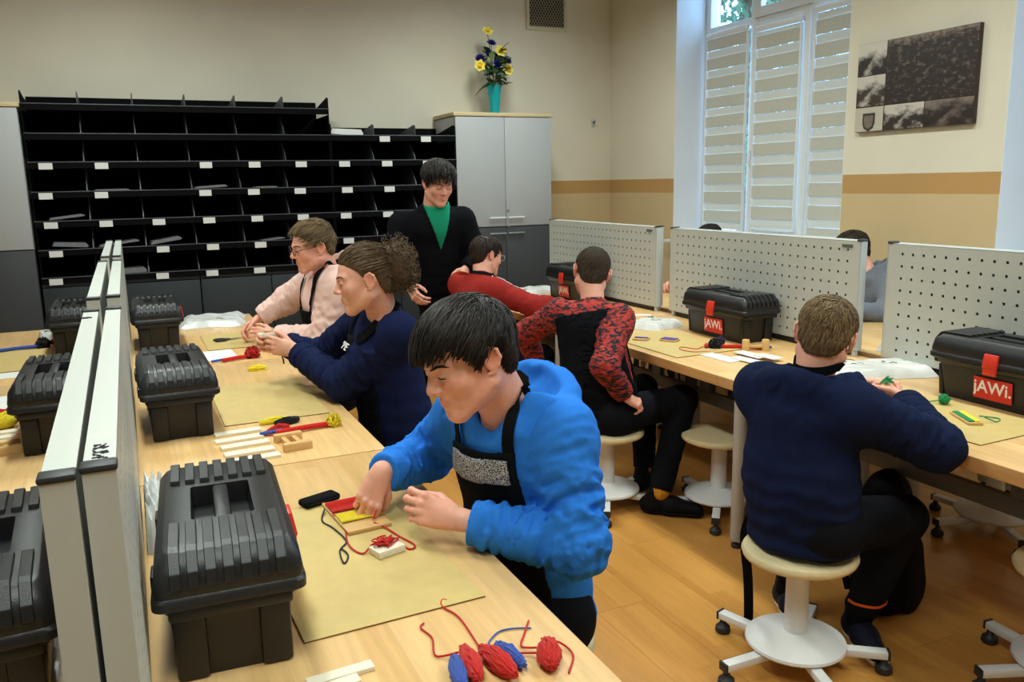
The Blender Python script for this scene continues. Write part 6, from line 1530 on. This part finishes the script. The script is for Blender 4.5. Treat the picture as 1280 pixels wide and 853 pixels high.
skein('blue bobbin second from the table edge with a curled end', (0.510, 1.152, T0 + 0.013), 0.075, 0.014, 1.75, Y_BLUE, 4, [[(0.505, 1.19, T0 + 0.008), (0.497, 1.212, zt_), (0.526, 1.239, zt_), (0.554, 1.240, zt_), (0.586, 1.226, zt_)]], yr=0.0018)
skein('red tangled yarn ball nearest the table edge', (0.566, 1.118, T0 + 0.018), 0.07, 0.022, 1.2, Y_RED, 5, [[(0.562, 1.15, T0 + 0.012), (0.545, 1.18, zt_), (0.566, 1.213, zt_), (0.593, 1.251, zt_)], [(0.57, 1.14, T0 + 0.02), (0.60, 1.152, T0 + 0.012), (0.612, 1.12, zt_), (0.58, 1.075, zt_)], [(0.555, 1.13, T0 + 0.015), (0.53, 1.165, zt_), (0.505, 1.185, zt_)]])
def pompom(c, r, m, parent, seed, n=160):
    R = np.random.RandomState(seed); v = R.normal(size=(n, 3)); v /= np.linalg.norm(v, axis=1, keepdims=True); j = v + R.normal(size=(n, 3)) * 0.35; j /= np.linalg.norm(j, axis=1, keepdims=True)
    P0 = np.stack([v * r * 0.2, v * r * 0.65, v * r * 0.65 + j * r * R.uniform(0.25, 0.45, (n, 1))], 1)
    V, Q, t = strand_mesh(P0, r * 0.13, R, False)
    PF = Field(np.asarray(c) - r, np.asarray(c) + r, r / 7); PF.el(c, A_(1, 1, 1) * r * 0.78, None, 0.0); Vc, Qc = PF.mesh(0)
    cap = np_mesh('pompom', [(V + np.asarray(c)[None], Q), (Vc, Qc)], (0, 0, 0), m, parent); return cap
def felt_flower(label, a, b, m_tube, m_pom, pr, seed, m_tip=None):
    """rolled felt tube with a yarn pompom at one end"""
    a = Vector(a); b = Vector(b); root = empty('pompom_stick', a, 0, label, 'yarn', 'felt sticks with pompoms')
    V = [Vector((0, 0, 0)), (b - a) * 0.5 + Vector((0, 0, 0.002)), b - a]
    bm = bmesh.new(); add_tube(bm, spline(V, 5), 0.009, 10); finish('tube', bm, m_tube, root, 60)
    pompom(tuple((b - a) + (b - a).normalized() * pr * 0.6 + Vector((0, 0, pr * 0.25))), pr, m_pom, root, seed)
    if m_tip: 
        bm = bmesh.new(); d = (b - a).normalized(); add_tube(bm, [d * -0.05 + Vector((0, 0.018, 0)), d * 0.02 + Vector((0, 0.02, 0))], 0.006, 8); finish('pen', bm, m_tip, root, 60)
    return root
felt_flower('red felt stick with a bright yellow pompom beside the white strips', (0.37, 2.645, T0 + 0.011), (0.545, 2.668, T0 + 0.011), Y_RED, Y_YEL, 0.026, 1, Y_BLUE)
felt_flower('red felt stick with a red pompom on the far left table', (0.335, 3.93, T0 + 0.011), (0.455, 3.975, T0 + 0.011), Y_RED, Y_RED, 0.036, 2, Y_BLUE)
felt_flower('blue felt stick with a black pompom at the left edge', (-0.66, 4.74, T0 + 0.011), (-0.47, 4.79, T0 + 0.011), Y_BLUE, Y_BLK, 0.036, 3)
felt_flower('red and blue felt stick with a black pompom on the middle right table', (2.63, 2.955, T0 + 0.011), (2.47, 3.075, T0 + 0.011), Y_RED, Y_BLK, 0.032, 4, Y_BLUE)
skein('yellow yarn bundle behind the pine block frame', (0.385, 2.80, T0 + 0.010), 0.09, 0.012, 0.1, Y_YEL, 11, turns=18, group='yarn bundles'); skein('black yarn bundle behind the pine block frame', (0.425, 2.765, T0 + 0.012), 0.085, 0.015, 0.25, Y_BLK, 12, turns=18, group='yarn bundles')
skein('red yarn loops beside the blue pen', (0.385, 2.69, T0 + 0.012), 0.07, 0.014, 0.3, Y_RED, 13, [[(0.36, 2.69, T0 + 0.01), (0.335, 2.70, zt_), (0.34, 2.66, zt_), (0.37, 2.655, zt_)]], turns=14, group='yarn bundles')
skein('dark purple yarn ball against the middle right toolbox', (2.525, 3.135, T0 + 0.022), 0.045, 0.026, 0.5, Y_NAVY, 14, turns=20, group='yarn bundles')
skein('orange-red yarn loose on the middle right mat', (2.43, 3.115, T0 + 0.012), 0.05, 0.012, 0.8, Y_RED, 15, [[(2.42, 3.13, T0 + 0.008), (2.36, 3.10, T0 + 0.006), (2.33, 3.17, T0 + 0.006), (2.29, 3.13, T0 + 0.006), (2.31, 3.05, T0 + 0.006), (2.42, 3.03, zt_)]], turns=12, group='yarn bundles')
skein('green yarn ball beside the right edge toolbox', (2.505, 1.905, T0 + 0.022), 0.035, 0.02, 0.5, Y_GRN, 16, [[(2.49, 1.91, T0 + 0.02), (2.47, 1.95, T0 + 0.006), (2.44, 1.945, T0 + 0.006)]], turns=18, group='yarn bundles')
skein('yellow yarn bundle left of the divider panels', (-0.435, 3.17, T0 + 0.03), 0.09, 0.032, 0.9, Y_YEL, 17, turns=30, group='yarn bundles', yr=0.003)
skein('red yarn bundle behind the yellow one, left of the divider', (-0.47, 3.29, T0 + 0.02), 0.08, 0.022, 0.5, Y_RED, 18, turns=20, group='yarn bundles', yr=0.003)
skein('red and blue yarn ends near the far left toolbox', (-0.395, 4.86, T0 + 0.016), 0.05, 0.02, 0.4, Y_RED, 19, [[(-0.40, 4.87, T0 + 0.02), (-0.43, 4.92, zt_), (-0.47, 4.9, zt_)]], turns=14, group='yarn bundles')
skein('yellow bobbin with black ends in front of the girl in navy', (0.455, 3.69, T0 + 0.011), 0.075, 0.013, 0.05, Y_YEL, 20, [[(0.42, 3.69, T0 + 0.005), (0.44, 3.665, zt_), (0.49, 3.67, zt_), (0.505, 3.69, zt_)]], turns=16, group='yarn bundles')
def wound_card(label, c, sx, sy, rz, bands, group='yarn wound on cards', z=None, tails=()):
    r = empty('wound_card', (c[0], c[1], T0 + 0.005 if z is None else z), rz, label, 'yarn card', group)
    obox('card', (0, 0, 0.004), (sx, sy, 0.008), M_PINE, r, 0.001)
    for (x0, x1, m) in bands:
        pts = []; n = max(4, int((x1 - x0) / 0.0032))
        for i in range(n * 4 + 1):
            q = i % 4; x = x0 + (x1 - x0) * i / (n * 4); yy = (-sy * 0.44, -sy * 0.44, sy * 0.44, sy * 0.44)[q]; zz = (-0.001 + 0.002, 0.0105, 0.0105, 0.001)[q]
            pts.append((x, yy, zz))
        otube('winding', pts, 0.0023, m, r, 5)
    for tl, m in tails: otube('loose_end', spline([Vector((p[0] - c[0], p[1] - c[1], p[2] - r.location.z)) for p in tl], 6), 0.0021, m, r, 5).rotation_euler = (0, 0, -rz)
    return r
wc = wound_card('pine card wound with red and yellow yarn under the hand of the pupil in blue', (0.432, 1.872), 0.105, 0.205, 0.08, [], tails=[([(0.38, 1.88, T0 + 0.014), (0.392, 1.826, T0 + 0.007), (0.376, 1.713, T0 + 0.007), (0.392, 1.655, T0 + 0.007), (0.42, 1.672, T0 + 0.016), (0.45, 1.655, T0 + 0.022)], Y_RED),
    ([(0.455, 1.79, T0 + 0.014), (0.475, 1.76, T0 + 0.008), (0.49, 1.703, T0 + 0.007), (0.506, 1.645, T0 + 0.007), (0.488, 1.632, T0 + 0.007), (0.478, 1.695, T0 + 0.008), (0.46, 1.66, T0 + 0.02)], Y_RED),
    ([(0.37, 1.93, T0 + 0.012), (0.352, 1.875, T0 + 0.006), (0.366, 1.82, T0 + 0.006), (0.376, 1.737, T0 + 0.006), (0.352, 1.694, T0 + 0.006), (0.345, 1.628, T0 + 0.006), (0.362, 1.66, T0 + 0.006), (0.358, 1.70, T0 + 0.006)], Y_BLK)])
for (y0, y1, m) in ((0.02, 0.085, Y_RED), (-0.05, 0.0, Y_YEL)):
    pts = []; n = int((y1 - y0) / 0.0032)
    for i in range(n * 4 + 1):
        q = i % 4; y = y0 + (y1 - y0) * i / (n * 4); pts.append(((-0.05, -0.05, 0.05, 0.05)[q], y, (0.001, 0.0125, 0.0125, 0.001)[q]))
    otube('winding', pts, 0.0026, m, wc, 5)
# strand from the card up to the pinching fingers
F_, tips_, keys_ = p1.hands['R']; tipc = (keys_['chains'][0][-1] + keys_['thumb'][-1]) / 2
otube('loose_end', [Vector(q) - Vector(wc.location) for q in spline([(0.455, 1.80, T0 + 0.018), (0.47, 1.82, T0 + 0.03), tuple(tipc)], 5)], 0.0021, Y_RED, wc, 5).rotation_euler = (0, 0, -0.08)
fp = empty('felt_pouch', (0.372, 2.0, T0 + 0.004), 0.35, 'black felt strip lying behind the wound card', 'felt')
bm = bmesh.new(); add_box(bm, (0, 0, 0.009), (0.10, 0.045, 0.018), bevel=0.008, seg=3); finish('body', bm, C_BLACK, fp, 60); otube('edge_stitching', [(-0.045, -0.0235, 0.01), (0.045, -0.0235, 0.01)], 0.001, Y_BLK, fp, 5)
tb_ = empty('yarn_block', (0.443, 1.642, T0 + 0.005), 0.28, 'pale block with a red yarn tangle in front of the pupil in blue', 'wood block')
obox('block', (0, 0, 0.0075), (0.066, 0.044, 0.015), M_PALE, tb_, 0.001)
rt = random.Random(9); pts = [(0, 0, 0.02)]
for i in range(70): pts.append((rt.gauss(0, 0.012), 0.008 + rt.gauss(0, 0.009), 0.018 + abs(rt.gauss(0, 0.005))))
otube('tangle', spline(pts, 3), 0.0018, Y_RED, tb_, 5)
wound_card('green and yellow wound card in front of the right edge toolbox', (2.405, 1.745), 0.045, 0.135, -0.5, [(-0.018, 0.0, Y_GRN), (0.002, 0.018, Y_YEL)], tails=[([(2.43, 1.70, T0 + 0.02), (2.46, 1.68, T0 + 0.006), (2.50, 1.70, T0 + 0.006), (2.46, 1.74, T0 + 0.01)], Y_GRN)])
wound_card('purple wound card on the middle right mat', (2.375, 3.335), 0.06, 0.085, 0.5, [(-0.024, 0.024, Y_PUR)]); wound_card('white card with a small purple winding on the middle right mat', (2.272, 3.43), 0.06, 0.075, 0.7, [(-0.008, 0.010, Y_PUR)])
# pieces held in hands
hk = p2.hands['L'][2]; hc = np.mean([hk['chains'][0][-1], p2.hands['R'][2]['chains'][0][-1], hk['thumb'][-1]], 0)
hb = empty('wooden_piece', tuple(hc), 0.2, 'pale wooden piece held in the hands of the girl in navy', 'wood block'); obox('block', (0, 0, 0), (0.075, 0.03, 0.018), M_PALE, hb, 0.001)
for k in (-0.02, 0, 0.02): ocyl('peg', (k, 0, 0.008), (k, 0, 0.026), 0.0035, M_PALE, hb, n=8)
otube('dark_cord', spline([(0.03, -0.01, -0.008), (0.04, -0.02, -0.06), (0.05, -0.02, -0.12)], 5), 0.003, Y_BLK, hb)
hk6 = (p6.hands['L'][2]['chains'][0][-1] + p6.hands['R'][2]['chains'][0][-1]) / 2
hk6 = hk6 + A_(-0.01, -0.02, 0.028)
hg = empty('wooden_piece', tuple(hk6), 0.6, 'wooden piece with green yarn held by the pupil in plain navy', 'wood block'); obox('block', (0, 0, 0), (0.09, 0.03, 0.012), M_PINE, hg, 0.001)
pts = [(0, 0, 0.01)]
for i in range(50): pts.append((rt.gauss(0, 0.012), rt.gauss(0, 0.010), 0.010 + abs(rt.gauss(0, 0.007))))
otube('green_tangle', spline(pts, 3), 0.0018, Y_GRN, hg, 5)

# crumpled plastic bags with white sheets
def bag_mat(name, col, a=0.35):
    m = mat(name, col, 0.22, 0.6, noise=0.1, nscale=14, bump=0.5, bscale=26); return m
M_BAG = bag_mat('white_film', srgb(214, 214, 210))
def crumple(label, c, sx, sy, hgt, rz, seed, n=26, marks=True, material=None):
    r = empty('plastic_bag', (c[0], c[1], T0), rz, label, 'bag', 'white plastic bags')
    R = np.random.RandomState(seed); u = np.linspace(-1, 1, n); U, Vv = np.meshgrid(u, u, indexing='ij')
    ph = R.uniform(0, 6.3, 8); kx = R.uniform(2, 7, 8); ky = R.uniform(2, 7, 8)
    bump_ = sum(np.abs(np.sin(kx[i] * U + ky[i] * Vv + ph[i])) for i in range(8)) / 8
    edge = np.clip((1 - np.maximum(np.abs(U), np.abs(Vv))) * 5, 0, 1)
    z = hgt * edge * (0.45 + 0.75 * bump_) + 0.001
    X = U * sx / 2 * (1 + 0.06 * np.sin(5 * Vv + ph[0])); Y = Vv * sy / 2 * (1 + 0.06 * np.sin(4 * U + ph[1]))
    V = np.stack([X, Y, z], -1).reshape(-1, 3); B_ = V.copy(); B_[:, 2] = 0.0005
    idx = np.arange(n * n).reshape(n, n); q = np.stack([idx[:-1, :-1], idx[1:, :-1], idx[1:, 1:], idx[:-1, 1:]], -1).reshape(-1, 4)
    np_mesh('film', [(V, q), (B_, q[:, ::-1])], (0, 0, 0), material or M_BAG, r).data.set_sharp_from_angle(angle=0.5)
    if marks:
        bm = bmesh.new(); rr_ = random.Random(seed)
        for k in range(6):
            x, y = rr_.uniform(-0.3, 0.3) * sx, rr_.uniform(-0.3, 0.3) * sy; a = rr_.uniform(0, 3)
            i0 = int((x / sx * 2 + 1) / 2 * (n - 1)); j0 = int((y / sy * 2 + 1) / 2 * (n - 1)); zz = z[i0, j0] + 0.002
            add_tube(bm, [(x, y, zz), (x + 0.02 * math.cos(a), y + 0.02 * math.sin(a), zz), (x + 0.03 * math.cos(a + 0.8), y + 0.03 * math.sin(a + 0.8), zz)], 0.0012, 4)
        finish('printed_marks', bm, M_INK, r)
    return r
crumple('white plastic bag with sheets at the far left table', (0.41, 5.19), 0.36, 0.40, 0.035, -0.15, 1)
crumple('white folded bag beside the middle right toolbox', (2.56, 3.74), 0.26, 0.24, 0.035, 0.35, 2)
crumple('big white bag with prints between the two nearest right pegboards', (2.70, 2.36), 0.40, 0.24, 0.04, -0.25, 3)
crumple('white bag at the far end of the right tables', (2.62, 5.38), 0.40, 0.24, 0.035, 0.0, 4)
crumple('white bag behind the gap between the right pegboards', (3.17, 2.60), 0.22, 0.2, 0.06, 0.2, 5)
crumple('clear crumpled film between the near toolbox and the divider panel', (-0.003, 2.02), 0.05, 0.30, 0.10, 0.0, 6, marks=False)
crumple('white paper packet beside the far left toolbox', (-0.42, 5.02), 0.14, 0.16, 0.05, 0.2, 7)
skein('red and white yarn bundle on the far right table', (2.655, 4.20, T0 + 0.012), 0.12, 0.012, -0.5, Y_RED, 23, turns=16, group='yarn bundles'); stick(2.70, 4.10, 0.14, 0.05, 0.004, -0.5, 'white card beside the far right yarn', M_PAPER)
# scissors
sc_ = empty('scissors', (0.43, 4.50, T0 + 0.004), 0.15, 'black handled scissors on the far left table', 'scissors')
for s in (-1, 1):
    bm = bmesh.new(); add_tube(bm, [(-0.05 + 0.028 * math.cos(t), s * 0.018 + 0.014 * math.sin(t), 0.006) for t in np.linspace(0, 2 * PI, 17)], 0.005, 6); add_tube(bm, [(-0.024, s * 0.014, 0.006), (0.0, s * 0.002, 0.006)], 0.005, 6); finish('handle', bm, M_CAP, sc_, 60)
    bm = bmesh.new(); add_prism(bm, [(-0.005, s * 0.004 - 0.004), (0.005, s * 0.004 + 0.005), (0.085, s * 0.012), (0.08, s * 0.008 - 0.003)], 0.004 + 0.001 * s, 0.006 + 0.001 * s); finish('blade', bm, M_CHROME, sc_)

# flower vase on the cabinet
CT = 2.065
fv = empty('flower_vase', (2.90, 6.62, CT), 0, 'turquoise vase of yellow and blue artificial flowers on the tall cabinet', 'vase')
bm = bmesh.new()
prof = [(0.036, 0), (0.04, 0.01), (0.062, 0.235), (0.064, 0.24), (0.058, 0.238), (0.036, 0.02), (0.0, 0.018)]
add_lathe(bm, [(0, 0)] + prof, 8); finish('vase', bm, mat('turquoise_ceramic', srgb(0, 158, 168), 0.3, 0.5, noise=0.03), fv, 25)
M_PET = mat('petal_yellow', srgb(240, 224, 96), 0.6, 0.3, noise=0.08, nscale=60); M_CEN = mat('trumpet_orange', srgb(236, 186, 20), 0.6, 0.3, noise=0.1); M_BLF = mat('petal_blue', srgb(34, 40, 130), 0.7, 0.2, noise=0.2, nscale=60); M_LEAF = mat('leaf_dark_green', srgb(40, 72, 40), 0.6, 0.3, noise=0.2, nscale=40); M_LEAF2 = mat('leaf_pale_green', srgb(150, 176, 130), 0.6, 0.3, noise=0.2, nscale=40); M_STEM = mat('stem_green', srgb(60, 96, 50), 0.6, 0.3, noise=0.1)
def leaf_verts(ln, wd, bend):
    pts = []; m = 5
    for i in range(m + 1):
        t = i / m; w_ = wd * math.sin(PI * min(1, t * 0.9 + 0.08)) ** 0.8; pts.append((ln * t, w_, bend * t * t)); 
    return pts
def petal(bm, ln, wd, bend, R):
    P_ = leaf_verts(ln, wd, bend); L_ = [bm.verts.new(R @ Vector((x, w_, z))) for x, w_, z in P_]; C_ = [bm.verts.new(R @ Vector((x, 0, z - 0.003))) for x, w_, z in P_]; R_ = [bm.verts.new(R @ Vector((x, -w_, z))) for x, w_, z in P_]
    for i in range(len(P_) - 1): bm.faces.new((L_[i], C_[i], C_[i + 1], L_[i + 1])); bm.faces.new((C_[i], R_[i], R_[i + 1], C_[i + 1]))
def aim(d):
    return Vector((0, 0, 1)).rotation_difference(Vector(d).normalized()).to_matrix()
rf = random.Random(4)
def flower(p, kind, d):
    o = Vector(p) - Vector((2.90, 6.62, CT)); A3 = aim(d)
    if kind == 'y':
        bm = bmesh.new()
        for k in range(6): petal(bm, 0.052, 0.021, 0.012, A3 @ Matrix.Rotation(k * PI / 3, 3, 'Z'))
        f = finish('yellow_flower', bm, M_PET, fv, 60, tuple(o))
        bm = bmesh.new(); add_lathe(bm, [(0, 0.001), (0.010, 0.002), (0.015, 0.022), (0.019, 0.026), (0.012, 0.022), (0.0, 0.006)], 12); bm.transform(A3.to_4x4()); finish('trumpet', bm, M_CEN, f, 60)
    else:
        bm = bmesh.new()
        for ring_, (n_, tl) in enumerate(((10, 0.2), (9, 0.6), (7, 1.0))):
            for k in range(n_): petal(bm, 0.046 - 0.006 * ring_, 0.012, 0.006, A3 @ Matrix.Rotation(k * 2 * PI / n_ + ring_ * 0.3, 3, 'Z') @ Matrix.Rotation(-tl, 3, 'Y'))
        f = finish('blue_flower', bm, M_BLF, fv, 60, tuple(o))
    otube('stem', [Vector(s_) for s_ in spline([(0, 0, 0.2), (o.x * 0.4, o.y * 0.5, 0.2 + (o.z - 0.2) * 0.5), tuple(o - A3 @ Vector((0, 0, 0.005)))], 5)], 0.003, M_STEM, fv, 5)
for (p, k, d) in (((2.839, 6.60, 2.728), 'y', (0, -0.7, 0.6)), ((2.936, 6.57, 2.575), 'y', (0.1, -1, 0.3)), ((3.00, 6.64, 2.591), 'y', (0.8, -0.4, 0.5)), ((2.753, 6.57, 2.453), 'y', (-0.3, -1, 0.2)), ((2.999, 6.56, 2.43), 'y', (0.2, -1, 0.2)),
                  ((2.88, 6.62, 2.636), 'b', (0, -0.6, 0.8)), ((2.776, 6.62, 2.511), 'b', (-0.3, -0.8, 0.6)), ((2.912, 6.58, 2.472), 'b', (0, -1, 0.4)), ((3.015, 6.61, 2.508), 'b', (0.4, -0.8, 0.5)), ((2.855, 6.60, 2.545), 'b', (0, -0.9, 0.5))): flower(p, k, d)
for k in range(64):
    a = rf.uniform(0, 2 * PI); el_ = rf.uniform(-0.5, 0.9); r0 = rf.uniform(0.01, 0.07); base_ = Vector((r0 * math.cos(a), r0 * math.sin(a), 0.24 + rf.uniform(0.0, 0.27)))
    bm = bmesh.new(); petal(bm, rf.uniform(0.07, 0.13), rf.uniform(0.017, 0.028), -0.03, Matrix.Rotation(a, 3, 'Z') @ Matrix.Rotation(-el_, 3, 'Y') @ Matrix.Rotation(rf.uniform(-0.6, 0.6), 3, 'X'))
    finish('leaf', bm, M_LEAF if k % 4 else M_LEAF2, fv, 60, tuple(base_))

# backpack under the nearest right table
bp = empty('backpack', (2.34, 1.95, 0), 0.35, 'black backpack standing on the floor under the nearest right table', 'backpack')
C_PACK = fabric('black_nylon', srgb(15, 15, 19), 0.15, rough=0.7)
F = Field((-0.24, -0.2, -0.02), (0.24, 0.2, 0.52), 0.008)
F.rc((0, 0, 0.10), (0, 0.02, 0.36), 0.16, 0.13, 0.0, A_(0, 1, 0), 0.62, mod=lambda X, Y, Z, t: (0.006 * noise3(X, Y, Z, 16.0)).astype(np.float32)); F.el((0, 0, 0.09), (0.155, 0.105, 0.10), None, 0.04)
F.f = np.maximum(F.f, 0.002 - F.ax[2][None, None, :]).astype(np.float32); V, Q = F.mesh(1); np_mesh('sack', [(V, Q)], (0, 0, 0), C_PACK, bp)
F = Field((-0.2, -0.24, 0.0), (0.2, 0.05, 0.34), 0.008); F.rc((0, -0.085, 0.09), (0, -0.075, 0.19), 0.10, 0.085, 0.0, A_(0, 1, 0), 0.35, mod=lambda X, Y, Z, t: (0.005 * noise3(X, Y, Z, 18.0)).astype(np.float32)); V, Q = F.mesh(1); np_mesh('front_pocket', [(V, Q)], (0, 0, 0), C_PACK, bp)
for s in (-1, 1):
    bm = bmesh.new(); add_tube(bm, spline([(s * 0.06, 0.07, 0.40), (s * 0.09, 0.13, 0.33), (s * 0.10, 0.13, 0.2), (s * 0.11, 0.09, 0.06)], 6), 0.014, 6); finish('shoulder_strap', bm, C_PACK, bp, 60)
    F = Field((s * 0.16 - 0.08, -0.1, 0.0), (s * 0.16 + 0.08, 0.12, 0.24), 0.008); F.rc((s * 0.15, 0.0, 0.07), (s * 0.145, 0, 0.14), 0.05, 0.045, 0.0, A_(1, 0, 0), 0.5); V, Q = F.mesh(1); np_mesh('side_pocket', [(V, Q)], (0, 0, 0), C_PACK, bp)
otube('grab_handle', spline([(-0.03, 0.03, 0.43), (-0.02, 0.03, 0.46), (0.02, 0.03, 0.46), (0.03, 0.03, 0.43)], 5), 0.008, C_PACK, bp)
# apron string trailing from the stool of the pupil in navy
ribbon('apron_string', p6, [A_(1.70, 1.93, 0.47), A_(1.72, 1.985, 0.36), A_(1.745, 1.99, 0.2), A_(1.76, 2.0, 0.03), A_(1.775, 2.05, 0.006), A_(1.76, 2.14, 0.005)], 0.03, 0, C_BLACK, nrm=(-0.6, -0.8, 0.2), project=False)
